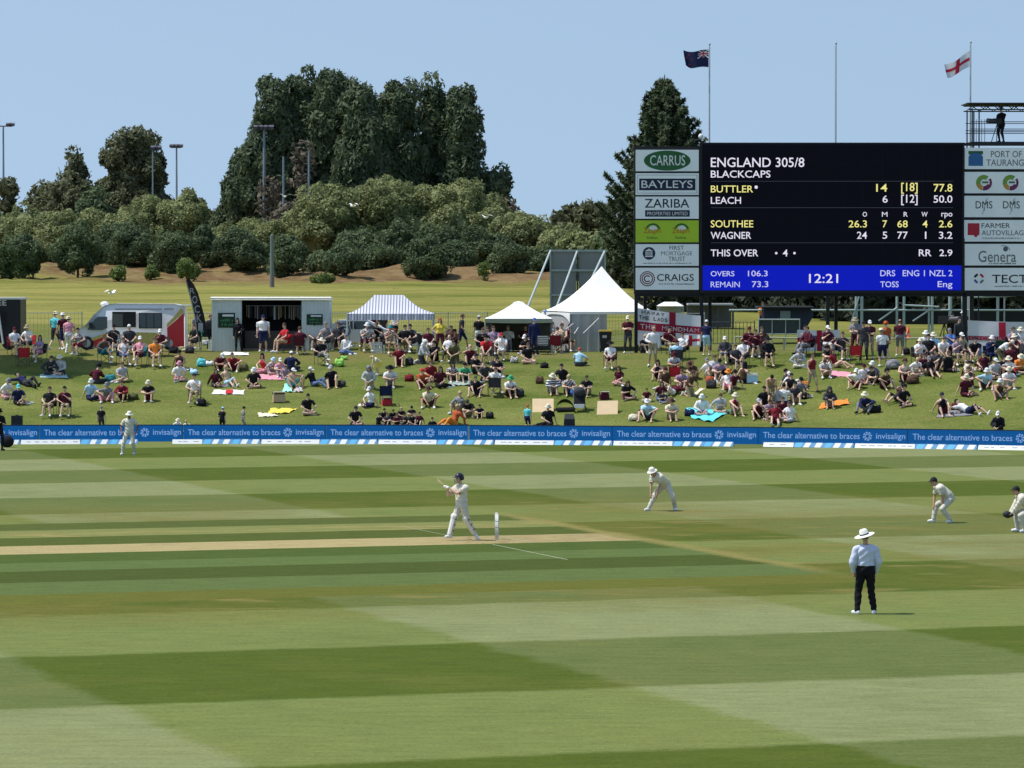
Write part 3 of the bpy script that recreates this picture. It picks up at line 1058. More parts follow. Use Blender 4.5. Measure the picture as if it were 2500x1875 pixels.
def crown_mesh(name, rng, lobes, m, spray=.30, clump=.95, per=46, fill=1.0, up=0.0, aspect=1.0, core=.80, gap=0.0):
    """lobes: (centre xyz, radii xyz); clumps of sprays over each lobe, round a dark core"""
    C, N = [], []
    mb = MB()
    for (c, r) in lobes:
        c, r = np.array(c, float), np.array(r, float)
        area = 4 * math.pi * ((r[0] * r[1]) ** 1.6 + (r[0] * r[2]) ** 1.6 + (r[1] * r[2]) ** 1.6) ** (1 / 1.6) / 3 ** (1 / 1.6)
        nc = max(6, int(fill * area / (clump * clump * 1.5)))
        q = rng.normal(size=(nc, 3))
        q[:, 1] -= 0.25                                          # a little denser on the near side
        q /= np.linalg.norm(q, axis=1)[:, None]
        q = q[q[:, 2] > -.85]
        cc = c + q * r * rng.uniform(.80, 1.06, len(q))[:, None]
        cr = clump * rng.uniform(.55, 1.25, len(q))
        for k in range(len(q)):
            p = rng.normal(size=(per, 3)) + q[k] * .7
            p /= np.linalg.norm(p, axis=1)[:, None]
            sc = np.array([1, 1, 1 + up * .8]) * cr[k]
            C.append(cc[k] + p * sc * rng.uniform(.7, 1.0, per)[:, None])
            N.append(p)
        if core:
            o = len(mb.v)
            mb.ell(c, r * core, 12, 9)
            for i in range(o, len(mb.v)):
                v = V(mb.v[i]) - V(c)
                kk = 1 + .16 * math.sin(v.x * 2.3 + v.z * 1.9) + .1 * math.sin(v.y * 3.1 - v.z * 2.7)
                mb.v[i] = tuple(V(c) + v * kk)
    C, N = np.concatenate(C), np.concatenate(N)
    vs, fs = leaves(rng, C, N, spray, up, aspect)
    cv = np.array(mb.v) if mb.v else np.zeros((0, 3))
    nv = len(cv)
    me = bpy.data.meshes.new(name)
    tri = [f for f in mb.f]
    me.from_pydata(np.concatenate([cv, vs]).tolist(), [], tri + (fs + nv).tolist())
    me.materials.append(m)
    me.update()
    return me

def trunk_mesh(h, r, rng, limbs=5, spread=1.5):
    mb = MB()
    pts = [V((0, 0, -.3))]
    for i in range(1, 5):
        pts.append(V((rng.normal() * r * .5, rng.normal() * r * .5, h * i / 4)))
    for i in range(4):
        mb.tube(pts[i], pts[i + 1], r * (1 - .2 * i), r * (.8 - .2 * i) + .01, 8)
    for i in range(limbs):
        a = rng.uniform(0, 6.28)
        b = pts[2] + (pts[4] - pts[2]) * rng.uniform(0, .8)
        e = b + V((math.cos(a) * spread, math.sin(a) * spread, h * rng.uniform(.15, .4)))
        mb.tube(b, e, r * .4, r * .12, 6)
    return mb

NTREE = [0]
def tree(name, label, cx, base, top, hw, Y, kind, profile='dome', group=None, trunk_show=0.1, lobes_n=7, **kw):
    """a tree standing where the photo shows it; cx, base, top, hw in photo pixels, Y its distance"""
    NTREE[0] += 1
    rng = np.random.default_rng(100 + NTREE[0])
    k = Y / FPX
    c = at(cx, base, Y)
    z0 = hgt(c.x, Y)
    zt = at(cx, top, Y).z - z0
    rw = hw * k
    root = thing(name, label, 'tree' if zt > 2.6 else 'shrub', (c.x, Y, z0), 0, group)
    L = []
    b0 = zt * trunk_show
    H = zt - b0
    if profile == 'dome':                                         # billowing round heads
        L.append(((0, 0, b0 + H * .42), (rw * .70, rw * .6, H * .40)))
        for i in range(lobes_n):
            a = 2 * math.pi * i / lobes_n + rng.uniform(-.4, .4)
            rr = rng.uniform(.26, .46)
            zz = rng.uniform(.2, .78)
            rad = rw * (.68 if zz < .6 else .46)
            L.append(((math.cos(a) * rad, math.sin(a) * rad, b0 + H * zz), (rw * rr, rw * rr, min(H * .3, rw * rr * .85))))
        L.append(((rng.uniform(-.2, .2) * rw, 0, b0 + H * .76), (rw * .5, rw * .5, H * .25)))
    elif profile == 'column':                                     # tall, narrow, flame-topped cypress
        n = 6
        for i in range(n):
            f = (i + .5) / n
            wd = rw * (.95 if f < .55 else .95 - (f - .55) * 1.15)
            L.append(((rng.uniform(-.14, .14) * rw, rng.uniform(-.14, .14) * rw, b0 + H * f), (wd * rng.uniform(.85, 1.05), wd * .9, H / n * 1.05)))
        L.append(((0, 0, b0 + H * .9), (rw * .33, rw * .33, H * .11)))
    elif profile == 'pine':                                       # flat plates of foliage with gaps between
        n = lobes_n
        for i in range(n):
            f = .12 + .82 * i / (n - 1)
            a = rng.uniform(0, 6.28)
            rad = rw * rng.uniform(.05, .62) * (1.0 if f < .7 else .55)
            L.append(((math.cos(a) * rad, math.sin(a) * rad * .8, b0 + H * f), (rw * rng.uniform(.32, .5), rw * .4, H * rng.uniform(.09, .14))))
    elif profile == 'shelter':                                    # a hedge-like tree, leafy to the ground
        for i in range(7):
            f = i / 6
            L.append(((rng.uniform(-.6, .6) * rw, rng.uniform(-.3, .3) * rw, H * (.06 + .86 * f)), (rw * rng.uniform(.62, .95), rw * .6, H * .13)))
        for sx in (-.55, .0, .55):
            L.append(((sx * rw, -.35 * rw, H * .07), (rw * .5, rw * .45, H * .12)))
    elif profile == 'oval':
        L.append(((0, 0, b0 + H * .5), (rw, rw, H * .5)))
    if L:                                                         # fit the crown to the measured height
        top_ = max(c_[2] + r_[2] for c_, r_ in L) + kw.get('clump', .95) * (.75 + .5 * kw.get('up', 0))
        q_ = zt / top_
        L = [((c_[0], c_[1], c_[2] * q_), (r_[0], r_[1], r_[2] * q_)) for c_, r_ in L]
    if profile == 'spruce':
        me = spruce_mesh(rng, rw, zt, b0)
        o = link('crown', me, root)
        o.data.materials.append(FOL[kind])
    else:
        link('crown', crown_mesh('crown', rng, L, FOL[kind], **kw), root)
    trunk_mesh(zt * .8, max(.08, zt * .022), rng, 0 if profile in ('spruce', 'column') else 4 if zt > 3 else 2, rw * .4).build('trunk', BARK, root)
    return root

def spruce_mesh(rng, rw, zt, b0):
    """whorls of upswept boughs carrying sprays"""
    C, N = [], []
    mb = MB()
    z = b0
    while z < zt * .985:
        f = (z - b0) / (zt - b0)
        reach = rw * (1 - f) ** .88 * (1.0 if f > .12 else .8)
        nb = int(13 - 6 * f)
        for i in range(nb):
            a = 2 * math.pi * (i + rng.uniform(-.3, .3)) / nb + z * 1.7
            L = reach * rng.uniform(.72, 1.15) + .12
            d = np.array([math.cos(a), math.sin(a), .42 + .5 * f])
            n = int(40 + 70 * L)
            t = rng.uniform(.12, 1.08, n) ** .75
            p = np.array([0, 0, z - .18 * L]) + d * (t * L)[:, None]
            p[:, 2] += (t ** 2) * L * .22
            wdt = .05 + .17 * np.clip(1.05 - t, 0, 1) * L
            p += rng.normal(size=(n, 3)) * wdt[:, None] * np.array([.6, .6, .42])
            C.append(p)
            N.append(np.tile(np.array([d[0] * .3, d[1] * .3, 1.0]), (n, 1)))
        z += .36 + .12 * (1 - f)
    n = 14
    for i in range(n):
        f = (i + .5) / n
        mb.ell((0, 0, b0 + (zt - b0) * f), (rw * .55 * (1 - f) ** 1.15, rw * .55 * (1 - f) ** 1.15, (zt - b0) / n * .9), 10, 6)
    C, N = np.concatenate(C), np.concatenate(N)
    vs, fs = leaves(rng, C, N, .145, .5, 1.9)
    cv = np.array(mb.v)
    me = bpy.data.meshes.new('crown')
    me.from_pydata(np.concatenate([cv, vs]).tolist(), [], [tuple(f) for f in mb.f] + (fs + len(cv)).tolist())
    me.update()
    return me

GM = 'tall dark cypresses in the central clump'
for i, (cx, top, hw, Y, lab) in enumerate([
        (568, 468, 46, 352, 'low dark cypress at the left skirt of the tall clump'),
        (618, 306, 66, 350, 'dark cypress on the left shoulder of the tall clump'),
        (678, 184, 74, 348, 'dark cypress climbing towards the top of the clump behind the double-headed floodlight'),
        (742, 162, 68, 350, 'dark cypress with rounded head, second from left summit of the clump'),
        (812, 158, 80, 349, 'tallest broad dark cypress in the middle of the clump'),
        (886, 204, 72, 345, 'slightly greener cypress filling the dip of the clump'),
        (968, 172, 72, 349, 'dark cypress with twin tips right of the dip in the clump'),
        (1058, 197, 46, 351, 'narrow dark cypress with sky gaps beside it'),
        (1126, 186, 50, 349, 'pointed dark cypress at the right end of the tall clump'),
        (1208, 392, 40, 349, 'small dark cypress standing apart right of the tall clump')]):
    tree('cypress_tree', lab, cx, 600, top, hw, Y, 'macro', 'column', GM, .02, spray=.20, clump=1.0, per=110, up=.4, aspect=1.35, fill=1.15)
tree('bare_cypress', 'thin brown half dead cypress in front of the tall clump', 1236, 600, 470, 20, 346, 'bronze', 'column', None, .1, spray=.28, clump=.7, per=14, core=0)
for cx, top, lab in ((655, 430, 'thin dead grey-brown tree left of two bare poles'), (735, 330, 'tall dead grey-brown tree among the cypresses'), (925, 430, 'dead brown branches low in the cypress clump')):
    tree('dead_tree', lab, cx, 600, top, 34, 340.5, 'bronze', 'pine', 'dead trees among the cypresses', .25, lobes_n=6, spray=.26, clump=.8, per=12, core=0)
GP = 'billowing olive green trees below the cypresses'
for (cx, base, top, hw, Y, lab) in [
        (655, 660, 535, 62, 332, 'olive green tree behind the grey utility post'),
        (790, 668, 442, 88, 331, 'broad olive green tree at the left of the billowing row'),
        (935, 668, 425, 118, 333, 'largest olive green tree, widest of the billowing row'),
        (1120, 668, 435, 112, 334, 'olive green tree right of the widest billowing one'),
        (1268, 668, 510, 84, 330, 'olive green tree with rounded head left of the sight screen'),
        (1372, 690, 548, 66, 322, 'olive green tree behind the grey sight screen'),
        (60, 668, 500, 92, 334, 'pale olive tree at the far left edge'),
        (150, 668, 505, 66, 331, 'bright olive tree between two dark shrubs at left'),
        (345, 665, 470, 78, 333, 'large olive tree below the spreading pine'),
        (440, 660, 455, 66, 332, 'olive tree right of the large one, under the paired floodlights')]:
    tree('broadleaf_tree', lab, cx, base, top, hw, Y, 'pohu', 'dome', GP, .03, lobes_n=13, spray=.145, clump=.82, per=130, fill=.95)
for (cx, top, hw, Y, kind, lab) in [
        (0, 518, 58, 336, 'shrub', 'deep green tree filling the far left corner of the belt'), (105, 516, 58, 337, 'pohu', 'olive tree between wispy pines and dark shrubs'), (240, 505, 56, 337, 'pohu', 'olive tree below the spire tree'),
        (292, 540, 46, 326, 'shrub', 'deep green tree behind the leftmost small bush'), (395, 500, 60, 337, 'pohu', 'olive tree below the floodlight with dark heads'), (485, 520, 50, 336, 'shrub', 'deep green tree at the gap left of the tall clump'),
        (545, 545, 46, 330, 'pohu', 'olive tree filling the gap left of the utility post'), (610, 530, 56, 336, 'pohu', 'olive tree at the left foot of the tall clump'), (715, 520, 52, 333, 'pohu', 'olive tree right of the copper tree'),
        (868, 470, 70, 337, 'pohu', 'olive tree filling between two broad olive trees'), (1030, 450, 76, 338, 'pohu', 'tall olive tree between the widest and its neighbour'), (1205, 478, 66, 337, 'pohu', 'olive tree under the small cypress'),
        (1330, 530, 54, 332, 'pohu', 'olive tree left of the sight screen top'), (880, 560, 60, 327, 'shrub', 'deep green tree in the hollow of the belt'), (1075, 545, 60, 328, 'shrub', 'deep green tree behind the shrub on a trunk'), (1200, 560, 50, 327, 'shrub', 'deep green tree above the tiny conifer')]:
    tree('belt_tree', lab, cx, 662, top, hw, Y, kind, 'dome', 'trees filling the tree belt', .0, lobes_n=10, spray=.16, clump=.82, per=100)
tree('copper_tree', 'brownish tree squeezed between olive trees and cypresses', 692, 640, 478, 40, 339, 'bronze', 'dome', None, .05, lobes_n=6, spray=.25, clump=.7, per=36)
GS = 'dark rounded shrubs along the foot of the trees'
for (cx, base, top, hw, Y, lab) in [
        (46, 691, 562, 56, 309, 'tall dark shrub at the left edge behind the food truck'),
        (190, 689, 540, 54, 309, 'tall dark cone-shaped shrub second from left'),
        (330, 664, 545, 60, 323, 'dark shaded shrub behind the small bushes'),
        (428, 668, 558, 48, 314, 'dark shrub behind the round clipped bush'),
        (508, 664, 552, 40, 319, 'greener shrub between two dark ones'),
        (592, 660, 552, 52, 315, 'dark round shrub left of the grey utility post'),
        (704, 682, 572, 42, 310, 'dark shrub right of the grey utility post'),
        (788, 670, 610, 34, 316, 'small olive shrub beside the dark one'),
        (838, 690, 590, 42, 308, 'dark egg-shaped shrub above the container'),
        (920, 672, 600, 60, 321, 'deeply shaded shrub under the widest olive tree'),
        (985, 664, 535, 46, 324, 'upright olive shrub in the middle of the row'),
        (1044, 684, 565, 48, 311, 'round shrub on a short trunk above the striped marquee'),
        (1108, 670, 585, 44, 320, 'low dark shrub beside the round shrub on a trunk'),
        (1166, 640, 548, 32, 325, 'small round-headed shrub on the upper slope'),
        (1246, 686, 580, 42, 312, 'dark shrub with a thin pale trunk near the sight screen'),
        (1310, 690, 600, 46, 318, 'dark shrub just left of the sight screen')]:
    tree('rounded_shrub', lab, cx, base, top, hw, Y, 'shrub', 'dome', GS, .02, lobes_n=10, spray=.13, clump=.6, per=95, fill=1.0)
GL = 'small bushes planted on the bark bank'
for (cx, base, top, hw, Y, kind, prof, lab) in [
        (290, 681, 644, 17, 304, 'lime', 'dome', 'light green bush on the bark left of the clipped ball'),
        (370, 674, 645, 12, 306, 'lime', 'dome', 'smallest light green bush near the clipped ball'),
        (458, 684, 630, 24, 303, 'lime', 'oval', 'round clipped green bush above the feather flag'),
        (788, 697, 668, 25, 301, 'lime', 'oval', 'low round green bush on the bark above the container'),
        (1181, 686, 632, 9, 305, 'lime', 'oval', 'tiny upright conifer on the bare slope')]:
    tree('small_bush', lab, cx, base, top, hw, Y, kind, prof, GL, .12, lobes_n=5, spray=.13, clump=.3, per=30)
tree('spire_tree', 'dark tree with a knobbly spire rising left of the spreading pine', 188, 640, 356, 26, 352, 'pine', 'column', None, .1, spray=.22, clump=.75, per=60)
tree('dark_tree', 'dark broad tree carrying the spire behind it', 168, 640, 412, 72, 350, 'pine', 'dome', None, .05, lobes_n=10, spray=.21, clump=.9, per=90)
tree('spreading_pine', 'big spreading dark pine with sky gaps at left', 322, 640, 312, 104, 351, 'pine', 'pine', None, .22, lobes_n=21, spray=.22, clump=.95, per=95, core=.6)
tree('olive_tree', 'greenish tree between spire tree and spreading pine', 240, 640, 455, 50, 342, 'shrub', 'dome', None, .05, lobes_n=8, spray=.2, clump=.8, per=80)
tree('wispy_pine', 'wispy grey-green pine at the far left floodlight', 18, 640, 425, 40, 356, 'pine', 'pine', None, .3, lobes_n=7, spray=.3, clump=.75, per=26, core=0)
tree('wispy_pine', 'flat-topped wispy pine beside the far left floodlight', 88, 640, 448, 40, 354, 'pine', 'pine', None, .3, lobes_n=6, spray=.3, clump=.7, per=24, core=0)
tree('distant_tree', 'distant tree in the gap left of the tall clump', 520, 640, 512, 46, 390, 'pine', 'dome', None, .05, spray=.36, clump=.9, per=30)
tree('distant_tree', 'distant bluish tree with spire left of the tall spruce', 1396, 640, 500, 40, 385, 'pine', 'dome', None, .05, spray=.34, clump=.8, per=30)
tree('distant_tree', 'distant dark tree between spire and tall spruce', 1446, 650, 492, 42, 360, 'pine', 'dome', None, .05, spray=.36, clump=.85, per=32)
tree('tall_spruce', 'tall spiky dark spruce behind the left sponsor panels', 1622, 736, 194, 172, 290, 'norf', 'spruce', None, .03)
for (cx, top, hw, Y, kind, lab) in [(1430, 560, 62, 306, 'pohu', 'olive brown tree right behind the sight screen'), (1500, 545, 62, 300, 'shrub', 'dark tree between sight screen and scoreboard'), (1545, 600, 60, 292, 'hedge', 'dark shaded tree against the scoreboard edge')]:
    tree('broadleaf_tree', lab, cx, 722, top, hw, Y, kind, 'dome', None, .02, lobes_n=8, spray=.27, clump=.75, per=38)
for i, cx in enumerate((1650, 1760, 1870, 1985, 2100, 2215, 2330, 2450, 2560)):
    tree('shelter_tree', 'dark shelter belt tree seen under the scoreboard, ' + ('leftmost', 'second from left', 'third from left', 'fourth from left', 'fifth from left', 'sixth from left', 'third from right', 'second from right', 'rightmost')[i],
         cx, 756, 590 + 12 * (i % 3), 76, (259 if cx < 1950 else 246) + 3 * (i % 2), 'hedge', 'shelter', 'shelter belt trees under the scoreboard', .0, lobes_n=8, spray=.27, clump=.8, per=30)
# unseen tree added left of the frame to cast shade on the bank
tree('shade_caster', 'unseen tall tree added to shade the grass bank', -185, 890, 130, 118, 190.5, 'shrub', 'dome', None, .5, lobes_n=9, spray=.25, clump=.8, per=44)
# ------------------------------------------------------------------ people: bodies grown from posed limbs
def ik(a, c, l1, l2, pole):
    d = c - a
    L = min(d.length, (l1 + l2) * 0.998)
    n = d.normalized()
    c = a + n * L
    x = (l1 * l1 - l2 * l2 + L * L) / (2 * L)
    h = math.sqrt(max(0, l1 * l1 - x * x))
    p = V(pole) - n * V(pole).dot(n)
    if p.length < 1e-5:
        p = n.orthogonal()
    return a + n * x + p.normalized() * h, c

class Fig:
    """closed pieces with labels; T chest, W waist, P pelvis, S sleeve, U lower upper arm, F forearm, H hand, N neck and head,
    G upper thigh, K lower thigh, C shank, B foot"""
    def __init__(s):
        s.mb, s.lab, s.fing = MB(), [], MB()
    def mark(s, l):
        s.lab += [l] * (len(s.mb.v) - len(s.lab))
    def cap(s, p0, p1, r0, r1, l, n=12, rings=5):
        p0, p1 = V(p0), V(p1)
        d = (p1 - p0)
        Ln = d.length
        d = d.normalized() if Ln > 1e-6 else V((0, 0, 1))
        a = d.orthogonal().normalized()
        b = d.cross(a)
        prof = [(-r0 * math.cos(q), r0 * math.sin(q)) for q in (.35, .8, 1.2)]
        prof += [(Ln * i / rings, r0 + (r1 - r0) * i / rings) for i in range(rings + 1)]
        prof += [(Ln + r1 * math.cos(q), r1 * math.sin(q)) for q in (1.2, .8, .35)]
        vs = [p0 - d * r0]
        for t, r in prof:
            for i in range(n):
                q = 2 * math.pi * i / n
                vs.append(p0 + d * t + (a * math.cos(q) + b * math.sin(q)) * r)
        vs.append(p1 + d * r1)
        m = len(prof)
        fs = [(0, 1 + (i + 1) % n, 1 + i) for i in range(n)]
        for k in range(m - 1):
            for i in range(n):
                j = (i + 1) % n
                fs.append((1 + k * n + i, 1 + k * n + j, 1 + (k + 1) * n + j, 1 + (k + 1) * n + i))
        o = 1 + (m - 1) * n
        fs += [(o + i, o + (i + 1) % n, len(vs) - 1) for i in range(n)]
        s.mb.add(vs, fs)
        s.mark(l)
    def ell(s, c, r, M, l, nu=14, nv=10):
        s.mb.ell(c, r, nu, nv, M)
        s.mark(l)

def rotm(pitch, yaw=0.0, roll=0.0):
    """pitch > 0 bends forward (towards -Y); yaw turns to +X; roll leans to +X"""
    return Matrix.Rotation(yaw, 3, 'Z') @ Matrix.Rotation(pitch, 3, 'X') @ Matrix.Rotation(roll, 3, 'Y')

def make_fig(P, lean=(0, 0, 0), head=(0, 0, 0), arms=None, legs=None, pel=(0, 0, 0), build=1.0, grip=(0.5, 0.5), fem=False):
    """P pelvis centre; arms/legs: for sides -1 (image left when facing us) and +1: (target, pole[, toe direction])"""
    f = Fig()
    P = V(P)
    Rp, Rc = rotm(*pel), rotm(*lean)
    hipw = .095
    # torso: rings lofted from crotch to neck, bending on the way
    prof = [(-.10, .115, .095, 'P'), (-.03, .165, .118, 'P'), (.05, .166, .118, 'P'), (.13, .152, .106, 'W'), (.22, .146, .102, 'W'), (.32, .160, .112, 'T'),
            (.40, .172, .118, 'T'), (.455, .158, .106, 'T'), (.505, .108, .084, 'T'), (.54, .062, .066, 'N')]
    cen, rings = P.copy(), []
    prev = 0.0
    for (z, a, b, l) in prof:
        t = sst((z + .02) / .34)
        q = Rp.to_quaternion().slerp(Rc.to_quaternion(), t).to_matrix()
        cen = cen + q @ V((0, 0, z - prev))
        prev = z
        k = build if l in 'PWT' else 1.0
        rings.append((cen.copy(), q, a * (1 + (k - 1) * .6), b * k, l))
    n = 18
    vs, fs = [], []
    for (c, q, a, b, l) in rings:
        for i in range(n):
            t = 2 * math.pi * i / n
            ct, st_ = math.cos(t), math.sin(t)
            vs.append(c + q @ V((a * math.copysign(abs(ct) ** .85, ct), b * math.copysign(abs(st_) ** .85, st_), 0)))
            f.lab.append(l)
    for k in range(len(rings) - 1):
        for i in range(n):
            j = (i + 1) % n
            fs.append((k * n + i, k * n + j, (k + 1) * n + j, (k + 1) * n + i))
    fs += [tuple(range(n - 1, -1, -1)), tuple(range((len(rings) - 1) * n, len(rings) * n))]
    f.mb.add(vs, fs)
    f.mark('T')
    if fem:
        for sx in (-1, 1):
            f.ell(rings[5][0] + Rc @ V((sx * .07, -.085, .02)), (.06, .055, .06), Rc, 'T')
    nb = rings[8][0]
    Rh = rotm(*head)
    hc = nb + Rc @ V((0, -.01, .065)) + Rh @ V((0, -.025, .13))
    f.cap(nb - Rc @ V((0, 0, .02)), hc - Rh @ V((0, -.02, .06)), .058, .052, 'N')
    f.ell(hc + Rh @ V((0, .008, .022)), (.074, .094, .098), Rh, 'N')
    f.ell(hc + Rh @ V((0, -.022, -.048)), (.056, .066, .068), Rh, 'N')
    f.ell(hc + Rh @ V((0, -.094, -.012)), (.013, .022, .024), Rh, 'N', 8, 6)
    f.ell(hc + Rh @ V((0, -.078, -.092)), (.024, .02, .018), Rh, 'N', 8, 6)
    for sx in (-1, 1):
        f.ell(hc + Rh @ V((sx * .076, .012, -.008)), (.012, .022, .033), Rh, 'N', 8, 6)
    f.headM = Matrix.Translation(hc) @ Rh.to_4x4()
    # arms
    sw = .178 if fem else .195
    for sx in (-1, 1):
        tgt, pole = arms[sx][0], arms[sx][1]
        S = rings[7][0] + Rc @ V((sx * sw * (1 + (build - 1) * .4), 0, -.022))
        E, Wr = ik(S, V(tgt), .285, .255, pole)
        f.cap(rings[7][0] + Rc @ V((sx * .07, 0, .01)), S, .066, .056, 'S')
        mid = S.lerp(E, .55)
        f.cap(S, mid, .056, .049, 'S')
        f.cap(mid, E, .049, .041, 'U')
        mf = E.lerp(Wr, .35)
        f.cap(E, mf, .041, .041, 'F')
        f.cap(mf, Wr, .040, .027, 'F')
        d = (Wr - E).normalized()
        hd = V(arms[sx][2]).normalized() if len(arms[sx]) > 2 else d
        side = hd.cross(V((0, 0, 1)))
        if side.length < .2:
            side = V((1, 0, 0))
        side = side.normalized()
        pn = side.cross(hd).normalized()
        M3 = Matrix((side, pn, hd)).transposed()
        f.ell(Wr + hd * .052, (.041, .019, .056), M3, 'H', 10, 8)
        g = grip[0 if sx < 0 else 1]
        for q, (off, ln) in enumerate(((-.029, .068), (-.010, .078), (.009, .074), (.027, .058))):   # four fingers, each bent twice
            a = Wr + hd * .095 + side * off
            d1 = (hd * math.cos(g * .9) - pn * math.sin(g * .9)).normalized()
            b = a + d1 * ln * .52
            d2 = (hd * math.cos(g * 2.0) - pn * math.sin(g * 2.0)).normalized()
            f.fing.tube(a, b, .0092, .0086, 6)
            f.fing.tube(b, b + d2 * ln * .5, .0086, .0066, 6)
        th = Wr + hd * .03 - side * .034
        t1 = th + (hd * .6 - side * .55 - pn * .3).normalized() * .042
        f.fing.tube(th, t1, .0115, .0095, 6)
        f.fing.tube(t1, t1 + (hd * .85 - side * .1 - pn * .4).normalized() * .032, .0095, .0075, 6)
    # legs
    for sx in (-1, 1):
        tgt, pole = legs[sx][0], legs[sx][1]
        Hp = P + Rp @ V((sx * hipw, 0, -.035))
        Kn, An = ik(Hp, V(tgt), .435, .425, pole)
        m1 = Hp.lerp(Kn, .62)
        f.cap(Hp, m1, .092, .070, 'G')
        f.cap(m1, Kn, .069, .056, 'K')
        c1 = Kn.lerp(An, .32)
        f.cap(Kn, c1, .054, .056, 'C')
        f.cap(c1, An, .055, .036, 'C')
        toe = V(legs[sx][2]) if len(legs[sx]) > 2 else V((sx * .25, -1, 0))
        toe = toe.normalized()
        dn = V((0, 0, -1)) if abs(toe.z) < .6 else (An - Kn).normalized()
        heel = An + dn * .045 - toe * .035
        f.cap(heel, heel + toe * .10, .040, .043, 'B')
        f.cap(heel + toe * .09, heel + toe * .185 + dn * .006, .042, .030, 'B')
    return f

def eyes_and_mouth(f, me_v, me_f, mi):
    mb = MB()
    H = f.headM
    R3 = H.to_3x3()
    for sx in (-1, 1):
        mb.ell(H @ V((sx * .031, -.084, .012)), (.011, .008, .008), 8, 6, R3)
    n1 = len(mb.f)
    mb.ell(H @ V((0, -.088, -.056)), (.022, .007, .006), 8, 6, R3)
    o = len(me_v)
    me_v += [tuple(v) for v in mb.v]
    me_f += [tuple(i + o for i in q) for q in mb.f]
    mi += [1] * n1 + [2] * (len(mb.f) - n1)

class Body:
    """one posed body: skin mesh plus clothing meshes cut from it, all in the same coordinates"""
    def __init__(s, f, voxel=.022, folds=.006, offs=.011):
        s.f = f
        src = link('tmp_body', f.mb.mesh('tmp', SKIN['l']))
        md = src.modifiers.new('r', 'REMESH')
        md.mode = 'VOXEL'
        md.voxel_size = voxel
        sm = src.modifiers.new('s', 'SMOOTH')
        sm.factor = .5
        sm.iterations = 3
        bpy.context.view_layer.update()
        dg = bpy.context.evaluated_depsgraph_get()
        me = src.evaluated_get(dg).to_mesh()
        n = len(me.vertices)
        co = np.empty(n * 3); me.vertices.foreach_get('co', co); s.co = co.reshape(-1, 3)
        no = np.empty(n * 3); me.vertices.foreach_get('normal', no); s.no = no.reshape(-1, 3)
        s.fs = [tuple(p.vertices) for p in me.polygons]
        src.evaluated_get(dg).to_mesh_clear()
        old = src.data
        bpy.data.objects.remove(src)
        bpy.data.meshes.remove(old)
        kd = kdtree.KDTree(len(f.mb.v))
        for i, v in enumerate(f.mb.v):
            kd.insert(v, i)
        kd.balance()
        s.lab = [f.lab[kd.find(V(c))[1]] for c in s.co]
        s.folds, s.offs = folds, offs
        s.cache = {}
        vs, fs, mi = [tuple(c) for c in s.co], list(s.fs), [0] * len(s.fs)
        o = len(vs)
        vs += f.fing.v
        fs += [tuple(i + o for i in q) for q in f.fing.f]
        mi += [0] * len(f.fing.f)
        eyes_and_mouth(f, vs, fs, mi)
        me = bpy.data.meshes.new('body')
        me.from_pydata(vs, [], fs)
        for m in (SKIN['l'], EYE, LIP):
            me.materials.append(m)
        me.polygons.foreach_set('material_index', mi)
        me.polygons.foreach_set('use_smooth', [True] * len(fs))
        me.update()
        s.body = me
    SETS = {'short': 'TWS', 'long': 'TWSUF', 'vest': 'TW', 'shorts': 'PGK', 'brief': 'PG', 'trousers': 'PGKC', 'shoes': 'B', 'pads': 'CK', 'gloves': 'H'}
    def cloth(s, kind, m, extra=0.0):
        key = kind
        if key in s.cache:
            return s.cache[key]
        L = s.SETS[kind]
        keep = [q for q in s.fs if sum(s.lab[i] in L for i in q) >= (len(q) + 1) // 2 + (0 if kind != 'vest' else 1)]
        if not keep:
            return None
        used = sorted({i for q in keep for i in q})
        ix = {v: k for k, v in enumerate(used)}
        p = s.co[used].copy()
        nr = s.no[used]
        ec = {}
        for q in keep:
            for a, b in zip(q, q[1:] + q[:1]):
                e = (min(a, b), max(a, b))
                ec[e] = ec.get(e, 0) + 1
        bd = [e for e, c in ec.items() if c == 1]
        nb = {}
        for a, b in bd:
            nb.setdefault(a, []).append(b); nb.setdefault(b, []).append(a)
        for _ in range(6):                                        # even hems
            q = p.copy()
            for a, l in nb.items():
                q[ix[a]] = p[ix[a]] * .4 + sum(p[ix[c]] for c in l) / len(l) * .6
            p = q
        off = s.offs + extra + (0.006 if kind in ('short', 'long', 'vest') else 0)
        w = np.sin(p[:, 0] * 23 + p[:, 2] * 17 + 1) * np.sin(p[:, 2] * 26 - p[:, 1] * 29) + .45 * np.sin(p[:, 2] * 43 + p[:, 0] * 31 - p[:, 1] * 37)
        if kind in ('shoes', 'gloves'):
            w = w * 0
        out = p + nr * (off + s.folds * w)[:, None]
        inn = p + nr * .001
        vs = [tuple(v) for v in out]
        fs = [tuple(ix[i] for i in q) for q in keep]
        bi = {}
        for a in nb:
            bi[a] = len(vs)
            vs.append(tuple(inn[ix[a]]))
        fwd = {}
        for q in keep:
            for a, b in zip(q, q[1:] + q[:1]):
                fwd[(a, b)] = 1
        for a, b in bd:
            if (a, b) not in fwd:
                a, b = b, a
            fs.append((ix[b], ix[a], bi[a], bi[b]))
        me = bpy.data.meshes.new(kind)
        me.from_pydata(vs, [], fs)
        me.materials.append(m)
        me.polygons.foreach_set('use_smooth', [True] * len(fs))
        me.update()
        s.cache[key] = me
        return me

